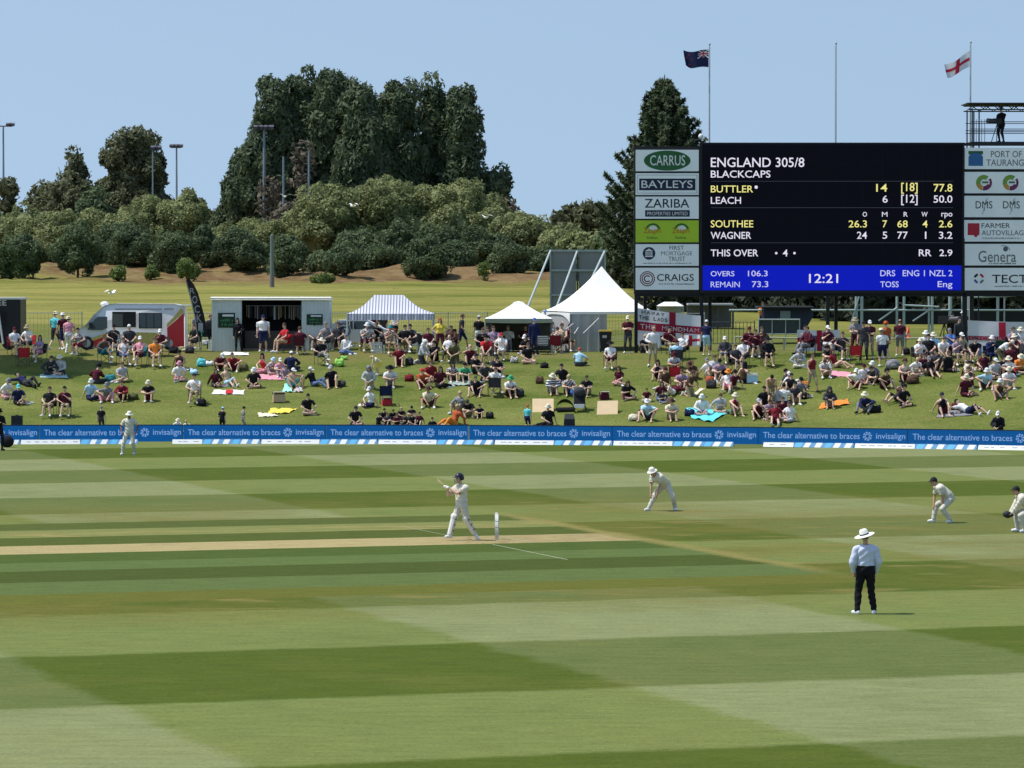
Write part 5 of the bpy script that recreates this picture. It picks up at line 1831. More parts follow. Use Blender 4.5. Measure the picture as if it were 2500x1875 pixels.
# ------------------------------------------------------------------ the crowd, one line per person:
# zoom, x, y of the lowest point, pose, turn, top, bottom, head, options (c child, f slim, w broad, t/n darker skin, q= chair colour, o no chair, x barefoot)
CROWD = '''
A 175 1000 C 20 white.s khaki.h short.brown+cap.maroon q=red
A 350 985 C -15 white.s charcoal.h short.grey+floppy.khaki q=red
A 490 1105 C3 -30 mauve.s pink.k long.brown q=charcoal
A 705 915 W 150 turquoise.s charcoal.h short.brown+bucket.cream
A 815 920 W 200 maroon.s navy.h short.grey+floppy.white
A 890 960 S 165 pink.s white.t short.brown+bucket.cream f
A 1000 1000 C -10 patterned.s darkred.k short.black q=charcoal f
A 1335 1115 C3 25 brown.v teal.h short.brown t q=teal
A 1575 1140 C 15 white.v denim.k short.brown f q=navy
A 1650 985 C 0 charcoal.s charcoal.h short.white q=black
A 1780 1150 C3 -20 pink.s maroon.h short.brown+cap.white q=teal
A 1980 1160 C 5 orange.s tan.h short.brown q=navy
A 2065 1010 C -20 maroon.s cream.h short.black+cap.white q=charcoal
A 1780 930 C 10 mauve.s charcoal.h short.brown q=black
A 1860 930 C -15 charcoal.s navy.h short.black q=black
A 1610 890 A 10 darkred.s charcoal.h short.grey
A 640 1240 X 10 charcoal.l charcoal.t short.brown k
A 780 1245 X -20 lightgrey.l charcoal.h floppy.cream+short.brown
A 330 1385 Y 60 navy.l charcoal.t short.black k
A 1240 1330 X 160 maroon.l charcoal.t curly.black k
A 1570 1330 R 30 lightgrey.s khaki.h short.brown
A 1900 1590 K 0 black.s maroon.h short.brown+bucket.cream
A 1150 1570 R 20 lightblue.s navy.t short.brown+bucket.white
A 1360 1600 K2 5 grey.s pink.t short.grey+bucket.grey
A 1570 1585 K 0 darkred.l maroon.h short.brown x
A 30 835 C 40 maroon.s black.h short.brown q=black
A2 60 600 X 30 white.s pink.h short.brown+bucket.grey
A2 215 680 R 20 navy.s black.h short.black+cap.turquoise
A2 620 855 C -5 black.s khaki.h short.brown q=black
A2 820 855 C 10 maroon.s khaki.h short.black q=black
A2 1300 1040 S 180 black.s charcoal.h short.grey c
B 245 840 S -60 maroon.s charcoal.h short.brown t
B 430 905 S 200 grey.s black.h short.black
B 660 840 S 160 black.s black.t short.brown
B 720 880 C 20 tan.s khaki.h bucket.cream+short.brown f q=black
B 815 850 C -20 floral.s charcoal.h floppy.cream+short.brown q=navy
B 960 940 S 10 black.l black.t long.black k
B 1090 880 C 30 brown.s charcoal.t short.black t k q=black
B 1275 945 S 5 white.s navy.h short.black+cap.navy w
B 1475 850 S -20 white.v charcoal.h short.black f
B 1540 960 C -40 red.s tan.h short.brown q=red
B 1650 850 S 20 yellow.s rust.h short.brown t
B 1750 960 C 185 maroon.s white.h short.brown q=maroon
B 2020 1140 C3 15 black.s patterned.t wide.cream+short.grey q=charcoal
B 1880 880 S 30 white.s charcoal.h short.brown
B 700 1190 K 5 maroon.s maroon.h short.brown+cap.white t
B 890 1205 K2 -15 darkred.s maroon.h short.brown
B 190 1180 R -20 brown.v black.h short.brown+cap.black t
B 185 1325 X 15 white.s pink.h bucket.pink+short.brown
B 650 1400 R 20 maroon.l charcoal.h long.brown
B 810 1400 L 40 tan.v lightblue.h short.tan
B 1150 1410 X 0 black.s black.h short.brown+bucket.white x
B 1290 1225 R -30 red.d pink.k long.black
B 1370 1240 X 20 patterned.s mauve.k bucket.lightblue+short.brown f
B 1490 1275 K 10 pink.s patterned.t cap.white+short.brown f
B 1640 1175 X 170 navy.l charcoal.t cap.white+short.brown
B 1560 1295 X 0 mauve.s denim.h short.brown c
B 1640 1415 K2 25 peach.v turquoise.h cap.white+short.black t x
B 1925 1400 L 55 black.s denim.t cap.white+short.brown x
B 2160 1415 K -5 black.s black.h cap.lightgrey+short.brown x
B 385 1640 C -10 white.s khaki.h short.black w q=khaki
B2 745 1040 S 175 black.s black.h cap.lightblue+short.brown c
B2 1020 1040 S 90 camo.s grey.h cap.black+short.brown c
B2 160 1030 X 20 white.s khaki.h floppy.cream+short.brown c
B2 300 1040 X -20 cream.s khaki.h short.tan c
B2 1845 810 X 5 black.s khaki.h short.black x
C 215 880 C 10 darkred.s black.h short.brown q=maroon
C 375 880 C -10 maroon.s charcoal.h short.black t q=black
C 495 955 C 10 patterned.s maroon.h bucket.white+short.brown w q=maroon
C 565 850 S 175 maroon.s charcoal.h short.brown t
C 700 870 S 10 charcoal.s charcoal.h short.black
C 815 880 C 170 rust.s charcoal.h short.tan q=black
C 235 975 R -40 white.l denim.t short.grey
C 790 985 C 10 floral.s khaki.k bucket.teal+short.brown t q=charcoal
C 990 970 C3 15 black.s khaki.h short.black w q=black
C 1445 975 H 10 yellow.s maroon.t long.rust w k
C 1580 960 C -30 brown.l black.t short.brown q=maroon
C 1720 910 W 80 charcoal.s navy.h short.brown t
C 1560 1095 C -15 white.s olive.t fringe.grey w q=black
C 920 1140 V 0 darkred.s maroon.h short.brown x
C 1830 1120 D 0 maroon.s charcoal.h fringe.brown x
C 1945 930 S 190 black.s white.t cap.lightgrey+short.brown
C 2050 1110 C2 -15 red.s charcoal.h short.black q=charcoal x
C 1200 1095 N 60 lightgrey.l charcoal.t towel.white
C 1200 1420 K2 10 rust.s darkred.h fringe.brown+back.red x
C 1435 1410 R -10 maroon.s black.t short.brown+long.brown
C 1600 1345 K 0 patterned.s brown.h short.black+long.black
C 1755 1350 K 5 green.s black.h back.black+short.black x
C 540 1425 N 0 lightgrey.l khaki.t towel.grey
C 800 1410 K 0 white.s grey.h wide.black+short.brown
C 650 1240 B -70 cream.s yellow.h floppy.tan+short.tan c
C2 560 715 R -40 white.s navy.h cap.white+short.brown
C2 1300 720 K2 10 cream.s brown.h short.tan+floppy.brown t
C2 350 950 X 0 black.s charcoal.h cap.charcoal+short.black
C2 715 900 X 30 black.s black.h short.black c
C2 775 960 K -10 charcoal.s black.h short.brown c
C2 835 900 X 10 black.l black.h short.black+cap.olive c
C2 890 960 X 20 maroon.s black.h short.brown c
C2 945 890 K 5 black.s charcoal.h short.tan c
C2 1015 950 X -30 charcoal.s charcoal.t short.black c k
C2 1075 880 K 15 black.s black.h cap.black+short.black c
C2 1085 960 X 20 black.s grey.h short.brown c
C2 1170 960 K -5 maroon.s black.h short.brown c
C2 650 960 X 40 black.l black.t short.black c
C2 1345 1020 X 10 black.s lightgrey.h short.black c
C2 1685 800 K -20 grey.l khaki.t short.tan
C2 1800 850 K 5 black.s khaki.h cap.olive+short.brown x
C2 1955 855 K 0 black.s black.h short.black c x
C2 1620 960 L -40 rust.l orange.t short.tan t
C2 1920 575 K2 0 black.s navy.h short.olive x w
C2 2135 560 C2 20 white.s black.h short.brown o
C2 2145 320 K 20 charcoal.s charcoal.h short.black
D 240 1600 C 5 white.s white.h cap.red+short.grey q=charcoal w
D 320 1470 C 0 white.l grey.t short.grey q=black
D 445 1390 S 180 olive.s olive.t short.brown k
D 540 1470 C 15 maroon.s black.h short.brown q=black
D 568 1500 X -10 black.s black.h cap.white+short.brown
D 575 1625 X 10 black.s peach.h short.brown x
D 655 1500 S 10 navy.l navy.t cap.blue+short.black k
D 800 1420 S 30 white.s lightgrey.h cap.blue+short.brown
D 945 1490 C 165 floral.s brown.h short.brown q=darkred
D 1060 1450 S 40 darkred.v olive.t short.brown
D 1160 1450 C 20 orange.s olive.h short.brown+cap.rust q=charcoal
D 1255 1465 C2 -40 white.s khaki.h cap.grey+short.black q=black
D 1360 1450 S -20 charcoal.s black.t cap.white+short.brown k
D 1860 1490 A -10 maroon.s charcoal.t cap.cream+short.brown
D 1225 1640 X 170 lightblue.s charcoal.t short.rust f
D 2050 1470 C 30 brown.s khaki.h short.tan q=black f
D2 775 555 K 0 striped.l grey.h floppy.cream+short.brown x
D2 990 570 K 15 patterned.s brown.h short.tan x
D2 1235 575 K -10 black.s khaki.h cap.olive+short.brown x
D2 1640 425 R -50 maroon.s pink.k long.brown
D2 1735 615 X 10 black.s maroon.h long.brown x
D2 225 595 K 10 white.s maroon.h floppy.green+short.grey x
D2 1530 240 C -10 white.s maroon.h wide.black+short.grey q=charcoal
D2 2000 640 X 0 maroon.s white.h short.brown c
D2 740 960 R 15 black.s black.t short.tan+bucket.cream k
D2 460 1020 S 160 turquoise.s navy.h short.rust c
D2 2020 895 K2 -15 lightblue.s charcoal.h cap.white+short.brown x
E 470 1130 C 175 lightblue.s grey.t floppy.maroon+short.brown q=charcoal w
E 385 985 C 20 maroon.s khaki.h short.black q=black
E 865 990 S 170 navy.s lightblue.h cap.white+short.brown t
E 175 1130 S -15 white.l khaki.h fringe.grey t
E 1110 1120 C 0 charcoal.l grey.h cap.white+short.brown q=charcoal
E 1340 1165 C -10 white.s charcoal.h cap.maroon+short.brown w q=charcoal
E 1505 1040 C 15 maroon.l charcoal.h short.brown q=maroon
E 1660 1160 C 0 black.l black.h wide.black+short.black w q=charcoal x
E 2050 1150 X 15 lightgrey.l cream.t floppy.grey+short.grey
E 2180 985 C -60 navy.l grey.t short.black k q=navy
E 260 1315 K -20 black.d black.h long.black f x
E 450 1225 K 0 lightgrey.s maroon.h bucket.maroon+short.brown t
E 725 1300 K -30 brown.s khaki.h wide.brown+short.black
E 890 1300 K 20 white.s cream.h cap.grey+short.grey
E 1050 1320 K 0 mauve.s grey.h cap.black+short.grey
E 1190 1375 L 220 maroon.s tan.h short.black
E 1330 1325 R 150 brown.v black.h short.black+long.black
E 275 1585 R 20 maroon.s denim.h long.brown
E 425 1510 Y -30 maroon.l white.h short.brown
E 645 1510 N 40 brown.s khaki.h short.brown t
E 1155 1470 L -20 white.l pink.h floppy.orange+short.brown
E 1940 1420 L 80 charcoal.s white.h short.black k
E2 605 820 X 5 white.l mauve.h bucket.white+short.brown
E2 830 790 X 10 lightgrey.s khaki.h short.brown
E2 1015 830 K 10 darkred.v khaki.h floppy.cream+short.brown x
E2 1330 870 K2 5 maroon.v black.h cap.lightgrey+short.brown x
E2 1480 690 B 10 tan.v khaki.h short.black t x
E2 1640 660 X 160 white.s navy.h short.black
E2 1800 680 V 20 charcoal.s khaki.h short.black
E2 1480 860 X 0 mauve.s black.h short.brown f
E2 1555 950 L -10 darkred.s maroon.h short.brown
E2 1745 905 R -20 white.s lightgrey.h short.brown f
E2 200 890 K 10 cream.s khaki.h short.brown+floppy.brown x
E2 1690 520 R 30 white.s black.h cap.white+short.black
F 525 775 A -20 grey.s maroon.t floppy.khaki+short.brown
F 670 800 A -10 maroon.s khaki.t cap.white+short.brown
F 800 880 S 185 white.s navy.h wide.cream+short.grey t
F 835 800 S 200 rust.s charcoal.h floppy.rust+short.brown
F 970 775 S 175 maroon.s grey.h fringe.brown t
F 250 780 C 15 maroon.s white.h cap.white+short.brown q=black
F 45 790 C -60 maroon.l grey.t short.brown q=maroon
F 335 900 L 60 darkred.s peach.h long.brown x
F 230 1000 K 10 lightgrey.s khaki.h short.brown
F 550 1110 K2 -10 white.s darkred.h cap.white+short.brown x
F 690 1040 X 20 grey.s maroon.h bucket.white+short.brown
F 810 1115 K2 30 brown.s maroon.h curly.black x
F 1020 1040 K 0 cream.v maroon.h curly.brown x
F 1170 900 C 5 white.s brown.h bucket.cream+short.white w q=charcoal
F 1315 850 C 0 lightblue.s maroon.h floppy.cream+short.brown q=charcoal
F 1405 885 C2 15 white.s khaki.h short.brown q=black
F 1490 800 C -20 blue.s charcoal.h short.grey q=navy
F 1600 855 C 20 khaki.s charcoal.h cap.white+short.brown q=charcoal
F 1735 885 C2 -20 black.s khaki.h short.black x q=blue
F 1890 885 C 0 navy.l navy.t bucket.white+short.brown k q=navy
F 1990 910 B 60 white.l olive.t cap.cream+short.grey
F 2140 870 C -30 maroon.s black.h floppy.cream+short.brown q=charcoal
F 1630 1010 K 15 cream.s maroon.h short.black x
F 1620 1185 R 15 maroon.s maroon.h bucket.cream+short.brown x
F 1840 1120 K2 10 lightblue.s charcoal.h bucket.white+short.brown
F 1975 1215 K2 -5 brown.v grey.h bucket.white+short.brown t x
F 2055 1115 K 20 white.s lightgrey.h bucket.cream+short.brown
F 1290 1000 L 20 black.s charcoal.h cap.grey+short.black x
F 1125 980 X 10 white.s tan.h short.tan
F 270 1305 K 0 charcoal.l grey.h towel.charcoal x
F 645 1350 K2 -15 navy.l grey.t floppy.cream+short.black k
F 1005 1285 X 20 black.s black.h curly.black x
F 960 1245 L -50 brown.v charcoal.h long.black x
F 1410 1380 K 5 black.v maroon.h cap.charcoal+short.black x
F 1670 1360 Y 60 white.s navy.h short.black
F 1965 1580 N -20 black.l black.t cap.white+short.black k
F 90 1135 W 30 darkred.v khaki.h short.brown t k
F 2190 780 C -10 white.s charcoal.h floppy.cream+short.brown q=black
F 2060 920 C 170 maroon.s black.h short.brown q=maroon
F 2170 960 X 20 orange.s charcoal.h floppy.cream+short.brown
F 2120 910 K -20 navy.s navy.h short.black
F 1230 830 C 30 white.s maroon.h floppy.white+short.grey q=black
A 1700 930 C -10 charcoal.s charcoal.h short.brown q=black
A 1935 900 C 20 darkred.s charcoal.h short.black q=maroon
A 130 860 C 10 lightgrey.s navy.h short.white q=navy
A 1450 950 C 30 charcoal.s black.h cap.black+short.black q=black
B 380 930 C -30 black.s charcoal.h short.brown q=black
B 590 900 S 30 charcoal.l black.t short.brown k
B 1160 860 S -20 black.s charcoal.t cap.black+short.brown t
B 1400 840 S 170 charcoal.s charcoal.h short.black t
B 1570 830 S 10 black.s navy.h short.brown
B 1700 840 S -30 black.s charcoal.h short.black
B 1930 930 C 15 black.s charcoal.h cap.black+short.brown q=black
B 2090 940 C -20 grey.s charcoal.h short.grey q=charcoal
B 1340 900 C 35 peach.v tan.h floppy.tan+short.brown q=charcoal
C 130 930 C 0 charcoal.s charcoal.h short.brown q=black
C 310 860 S 160 black.s black.h short.black
C 630 900 C 10 black.s charcoal.h short.brown q=black
C 870 860 S -20 white.s black.h short.brown
C 1080 950 C -30 charcoal.s charcoal.h short.black q=black
C 1640 1090 N -20 olive.s olive.h short.brown
C 1380 1080 K -20 black.s black.h short.black x
C 1290 1000 C 20 maroon.s white.h short.brown q=charcoal
C 1990 1000 C 10 black.s black.h short.brown q=black
C 2130 990 C -15 mauve.s black.h short.brown q=maroon
C 1880 1240 K 30 black.s charcoal.h short.black
C 2020 1330 X 0 charcoal.s black.h cap.olive+short.brown
C 1330 1330 R 20 darkred.s brown.h short.brown
D 380 1380 C 10 brown.s grey.h short.brown q=charcoal
D 560 1370 S 20 black.s black.t short.black k
D 620 1420 C -20 black.s navy.h cap.navy+short.brown q=navy
D 700 1440 C 15 charcoal.s black.h short.brown q=black
D 890 1440 C 20 lightgrey.s khaki.h short.black q=black
D 1010 1480 C -10 tan.v brown.h short.brown q=maroon
D 1100 1470 C 30 maroon.s olive.h cap.maroon+short.brown q=charcoal
D 120 1440 C 20 darkred.s black.h short.black q=maroon
D 60 1500 C -20 charcoal.s black.h short.brown q=black
D2 60 330 K 10 black.s black.h short.black
D2 920 420 R -20 black.s charcoal.h short.black
D2 2190 660 X 20 charcoal.s denim.h short.brown c
E 60 960 K 20 black.s charcoal.h short.tan
E 560 1060 C -25 white.s charcoal.h short.brown q=black
E 1420 1010 C 20 maroon.s maroon.h cap.maroon+short.brown q=maroon
E 1590 1000 C -20 brown.s charcoal.h short.brown q=black
E 1250 1230 C 20 charcoal.s charcoal.h short.brown q=black
E 1120 1350 R 10 black.s grey.h short.brown
E 960 1290 K -20 lightgrey.s khaki.h short.brown
E 560 1450 K -10 mauve.s maroon.h short.brown x
E 340 1420 R 30 brown.s khaki.h cap.maroon+short.brown
E2 1420 730 K 10 black.s black.h short.black x
E2 1570 700 R -30 lightgrey.s charcoal.h short.brown
E2 1740 560 K -20 black.s khaki.h short.black
E2 1850 600 R 40 grey.s black.h cap.black+short.brown
E2 1640 880 K 5 maroon.s darkred.h short.brown x
F 290 850 K -30 black.s maroon.h short.black
F 400 830 C 10 charcoal.s charcoal.h short.brown q=black
F 610 1060 X 20 white.s maroon.h short.brown+cap.maroon
F 740 1060 K -25 charcoal.s black.h short.brown x
F 1200 960 R 20 maroon.s tan.h short.brown x
F 1350 940 K -20 charcoal.s charcoal.h short.black
F 1440 940 R 30 black.s black.h short.brown
F 1540 890 C 10 mauve.s khaki.h short.black q=black
F 1680 1100 K -20 brown.s black.h short.brown x
F 1930 1010 R 20 lightgrey.s charcoal.h cap.white+short.brown
F 2010 990 K 10 black.s black.h short.black
F 2080 990 K -20 white.s maroon.h floppy.cream+short.brown
F 2120 790 C 20 mauve.s charcoal.h short.brown q=charcoal
F 1830 930 R -20 maroon.s black.h short.black
F 1560 760 S 20 charcoal.l black.t short.black k
F 1270 880 C -10 black.s charcoal.h short.black q=black
F 610 810 S -15 charcoal.s charcoal.t cap.black+short.brown k
Y 1300 800 S 10 black.l black.t short.black k
Y 1450 720 S -30 black.l black.t cap.white+short.black k
Z 560 800 S 30 orange.s navy.t short.brown t
S 2443 345 Z1 0 black.l black.t short.black k
S 12 1098 Z2 20 black.l black.t short.black k
'''
for ln in CROWD.strip().splitlines():
    q = ln.split(None, 8)
    if q[3] in ('Z1', 'Z2'):
        continue
    add_person(q[0], float(q[1]), float(q[2]), q[3], float(q[4]), q[5], q[6], q[7], q[8] if len(q) > 8 else '')
crowd()

# the camera operator up on the scaffold, and the photographer in front of the boards
def standing_at(loc, k, rot, skin, top, bot, head, label, feet='black'):
    o = dress('person', body_of(k), skin, top, bot, head, feet)
    o.matrix_world = Matrix.Translation(loc) @ Matrix.Rotation(R(rot), 4, 'Z')
    return tag(o, label, 'person')
standing_at((sp(2446, 300, SY + 1.8).x, SY + 1.9, deck), 'A', -40, 'l', 'black.l', 'black.t', 'short.black+cap.black', 'camera operator dressed in black on the scaffold deck, arms at the camera')
c = ground(-3, 1100)
standing_at((c.x, c.y, 0), 'A', 30, 'l', 'black.l', 'black.t', 'short.black+bucket.black', 'photographer in black standing in front of boards, cut by left edge')
c = ground(2243 * 0 + 1862, 815)
# ------------------------------------------------------------------ the players and the umpire on the field
WHITES = mat('cricket_whites', (.66, .62, .52), .85, .06, 5, spec=.12, bump=.3)
WHITES2 = mat('cricket_trousers', (.60, .57, .50), .85, .06, 5, spec=.12, bump=.3)
UMP = mat('umpire_shirt', (.56, .60, .76), .85, .05, 5, spec=.12, bump=.3)
BLK = mat('umpire_trousers', (.010, .010, .014), .85, .2, 5, spec=.15, bump=.3)
CAPB = mat('cap_black', (.012, .012, .016), .7)
PADS = mat('pad_white', (.72, .71, .66), .6, .05, 8)
WOOD = mat('willow', (.60, .48, .28), .5, .12, 6)
GRIP = mat('bat_grip', (.03, .03, .035), .7)

def player(label, px_, py_, fig, top, bot, head, skin='t', feet='white', top_kind='short', yaw=0.0, vox=.0125, hat_m=None, cat='person'):
    B = Body(fig, vox, .0075, .012)
    o = link('person', B.body)
    setmat(o, SKIN[skin])
    def part(nm, me, c):
        p = link(nm, me, o)
        setmat(p, c if not isinstance(c, str) else cloth(c))
        return p
    part('shirt', B.cloth(top_kind, WHITES, .016), top)
    part('trousers', B.cloth('trousers', WHITES, .013), bot)
    part('shoes', B.cloth('shoes', WHITES), feet)
    for h in head:
        k, c = h
        if k in ('short', 'long', 'curly', 'fringe'):
            if k not in HAIR:
                HAIR[k] = hair_mesh(k)
            p = part('hair', HAIR[k], c)
        else:
            if k not in HAT:
                HAT[k] = hat_mesh(k)
            p = part(HATNAME[k], HAT[k], c)
        p.matrix_local = B.f.headM
    c = ground(px_, py_)
    o.location = c
    o.rotation_euler = (0, 0, yaw)
    tag(o, label, cat)
    return o, B, c

def sub(o, nm, mb, m, smooth=False):
    return mb.build(nm, m, o, smooth)

# umpire, seen from behind, hands in his pockets
f = make_fig((0.0, 0, .955), lean=(-.02, 0, .0), head=(.02, -.12, .10), build=1.08, grip=(1.0, 1.0), pel=(0, 0, 0),
     arms={-1: ((-.235, -.10, .90), (-.8, 1, 0), (.3, -.5, -.8)), 1: ((.235, -.10, .92), (.8, 1, 0), (-.3, -.5, -.8))},
     legs={-1: ((-.185, .0, .085), (0, -1, 0), (-.35, -1, 0)), 1: ((.185, .02, .085), (0, -1, 0), (.5, -1, 0))})
o, B, c = player('umpire in pale blue shirt, black trousers and wide white hat, seen from behind', 2113, 1499, f, UMP, BLK, [('short', 'brown')], 't', 'white', 'long', R(186))
hm = MB()
hm.lathe([(.005, .185), (.055, .182), (.085, .165), (.098, .075), (.105, .06), (.19, .035), (.225, .045), (.224, .036), (.19, .024), (.095, .045)], 28)
p = sub(o, 'sun_hat', hm, mat('hat_white', (.80, .79, .74), .8, .03), True)
p.matrix_local = B.f.headM @ Matrix.Rotation(R(-8), 4, 'X') @ Matrix.Rotation(R(10), 4, 'Y')
hb = MB(); hb.lathe([(.099, .088), (.106, .062), (.101, .062)], 28)
q = hb.build('hat_band', CAPB, p)
belt = MB(); belt.lathe([(.176, 1.035), (.179, 1.05), (.176, 1.068)], 24); belt.v = [(x, y * .74, z) for x, y, z in belt.v]
sub(o, 'belt', belt, CAPB)
pr = MB()
for i in range(7):
    x = -.07 + i * .022
    pr.quad((x, .148, 1.37), (x + .015, .148, 1.37), (x + .015, .146, 1.40), (x, .146, 1.40))
sub(o, 'back_print', pr, mat('print_grey', (.28, .26, .34), .8))

# batsman completing a pull shot
f = make_fig((-.26, .0, 1.00), lean=(.05, -.75, -.05), head=(.05, -1.0, 0), pel=(0, -1.0, 0), build=1.0, grip=(1.5, 1.5),
     arms={-1: ((-.64, .02, 1.47), (-.2, .2, -1), (-.9, .2, .1)), 1: ((-.58, -.10, 1.44), (.4, -.5, -1), (-.9, .3, .25))},
     legs={-1: ((-.60, -.03, .09), (-1, -.4, 0), (-.8, -.7, 0)), 1: ((.10, .08, .19), (-.8, -.5, 0), (.55, -.4, -.95))})
o, B, c = player('batsman in white with pads and dark helmet swinging a pull shot at the stumps', 1150, 1319, f, WHITES, WHITES2, [('short', 'brown')], 'l', 'white', 'short', 0)
H = B.f.headM
hm = shell((.094, .116, .118), lambda m: m.z > -.06 if m.y > -.03 else m.z > .02, 1.22, 0, 18, 14)
vs = []
for i in range(9):
    a = math.pi * i / 8 + math.pi
    vs += [(.10 * math.cos(a), -.09 + .03 * math.sin(a), .055), (.095 * math.cos(a), -.10 + .10 * math.sin(a), .04)]
hm.add(vs, [(2 * i, 2 * i + 1, 2 * i + 3, 2 * i + 2) for i in range(8)])
p = sub(o, 'helmet', hm, mat('helmet_dark', (.02, .018, .035), .35, .1), True)
p.matrix_local = H
gm = MB()
for zz in (-.02, -.05, -.08, -.105):
    pts = [V((.10 * math.cos(a), -.06 - .10 * math.sin(a), zz)) for a in [math.pi * i / 8 for i in range(9)]]
    gm.path(pts, .004, 5)
g = gm.build('grille', mat('grille_steel', (.12, .12, .13), .35, metal=.8), p)
# pads: shaped shells on the shins
def joint(sx):
    d = {-1: ((-.60, -.03, .09), (-1, -.4, 0)), 1: ((.10, .08, .19), (-.8, -.5, 0))}[sx]
    Hp = V((-.26, 0, 1.0)) + rotm(0, -1.0) @ V((sx * .095, 0, -.035))
    return Hp, *ik(Hp, V(d[0]), .435, .425, d[1])
for sx in (-1, 1):
    Hp, Kn, An = joint(sx)
    ax = (An - Kn).normalized()
    fw = (V((-1, -.35, .1)) - ax * V((-1, -.35, .1)).dot(ax)).normalized()
    sd = ax.cross(fw)
    pm = MB()
    def padf(u, v_):
        a = (u - .5) * 3.0
        rr = .10 - .018 * v_ + (.03 if v_ < .22 else 0) * math.sin(v_ / .22 * math.pi)
        b0 = Kn + (Hp - Kn).normalized() * .17
        return (b0 + (Kn - b0) * (v_ / .25) if v_ < .25 else Kn + (An - Kn) * ((v_ - .25) / .75)) + fw * (math.cos(a) * rr + .006 * math.cos(a * 9)) + sd * math.sin(a) * rr
    pm.grid(padf, 20, 14)
    pd = sub(o, 'pad', pm, PADS, True)
    sm_ = MB()
    for v_ in (.22, .5, .78):
        cc = padf(.5, v_) - fw * .1
        pts = [cc - fw * .07 * math.sin(a) + sd * .095 * math.cos(a) for a in [math.pi * i / 8 for i in range(9)]]
        sm_.path(pts, .011, 5)
    sm_.build('strap', CAPB, pd)
gl = B.cloth('gloves', PADS, .012)
sub_ = link('gloves', gl, o); setmat(sub_, PADS)
# the bat, held in both hands and ending behind the shoulder
bt = thing('cricket_bat', 'wooden cricket bat swung by the batsman', 'bat', c)
a = V((-.69, .0, 1.49)); tip = V((-.93, .66, 1.64)); d = (tip - a).normalized()
m = MB(); m.tube(a - d * .10, a + d * .13, .019, .019, 10); m.build('handle', GRIP, bt)
sdv = d.cross(V((.75, .25, .5))).normalized(); th = d.cross(sdv).normalized()
m = MB()
pr_ = [(0.0, .022, .016), (.07, .052, .02), (.3, .054, .03), (.5, .054, .034), (.56, .045, .02)]
vs, fs = [], []
for t_, w_, k_ in pr_:
    for (x, y) in ((-1, .3), (0, -.5), (1, .3), (0, 1)):
        vs.append(a + d * (.12 + t_) + sdv * w_ * x + th * k_ * y)
for i in range(len(pr_) - 1):
    for j in range(4):
        fs.append((i * 4 + j, i * 4 + (j + 1) % 4, (i + 1) * 4 + (j + 1) % 4, (i + 1) * 4 + j))
fs += [(3, 2, 1, 0), tuple(range(len(vs) - 4, len(vs)))]
m.add(vs, fs); m.build('blade', WOOD, bt)

# stumps and bails
c = ground(1213, 1317.5)
st_ = thing('stumps', 'white cricket stumps with bails at the end of the pitch', 'stumps', c, math.atan(.34))
SW = mat('stump_white', (.62, .64, .64), .5, .06, 8)
for y in (-.095, 0, .095):
    m = MB(); m.tube((0, y, -.05), (0, y, .70), .021, .021, 12); m.ell((0, y, .70), (.021, .021, .012), 12, 6); s_ = m.build('stump', SW, st_, True)
    m = MB()
    for z in (.16, .33, .50):
        m.tube((0, y, z), (0, y, z + .016), .0222, .0222, 12)
    m.build('stump_band', mat('stump_band', (.2, .25, .35), .5), s_)
for y in (-.048, .048):
    m = MB(); m.tube((0, y - .05, .724), (0, y + .05, .724), .015, .015, 8); m.build('bail', mat('bail_white', (.8, .8, .76), .4), st_)

# strolling fielder by the boards
f = make_fig((0, 0, .93), lean=(.05, .05, 0), head=(.12, .1, 0), build=1.06,
     arms={-1: ((-.29, -.16, .92), (-.7, .8, 0)), 1: ((.29, -.12, .95), (.7, .8, 0))},
     legs={-1: ((-.27, -.10, .09), (-.3, -1, 0), (-.35, -1, -.1)), 1: ((.20, .03, .085), (.1, -1, 0), (-.2, -1, 0))})
player('fielder in whites and floppy white hat strolling in front of boundary boards', 316, 1110, f, WHITES, WHITES2, [('short', 'brown'), ('floppy', mat('hat_cream', (.76, .74, .64), .8, .03))], 'b', 'white', 'short', 0)

def crouch(P, lean, hd, arms, legs, pel):
    return make_fig(P, lean=lean, head=hd, pel=pel, arms=arms, legs=legs, build=1.05, grip=(.35, .35))
# fielder with a white hat, bent forward over his front knee
f = crouch((.14, .10, .82), (1.12, -.85, 0), (.35, -.75, 0),
     {-1: ((-.30, -.16, .52), (-.5, .2, -.3)), 1: ((-.12, -.16, .46), (.8, .4, -.2))},
     {-1: ((-.36, -.06, .09), (-.8, -.6, 0), (-.75, -.7, 0)), 1: ((.46, .14, .09), (.2, -1, 0), (.35, -1, 0))}, (.55, -.6, 0))
player('fielder in whites and white floppy hat bending with hands between knees', 1612, 1247, f, WHITES, WHITES2, [('short', 'brown'), ('floppy', mat('hat_cream', (.76, .74, .64), .8, .03))], 't', 'white', 'short', 0)
# slip fielder with hands on knees
f = crouch((.25, .0, .74), (.98, -1.45, 0), (.10, -1.45, 0),
     {-1: ((-.19, .16, .52), (-.2, .9, .3)), 1: ((.02, -.17, .50), (.7, -.6, .2))},
     {-1: ((-.20, .17, .09), (-1, .3, 0), (-1, -.25, 0)), 1: ((.26, -.14, .09), (-1, -.5, 0), (-.75, -.75, 0))}, (.45, -1.4, 0))
player('slip fielder in whites and black cap crouching with hands on knees', 2297, 1276, f, WHITES, WHITES2, [('short', 'black'), ('cap', CAPB)], 't', 'white', 'short', 0)
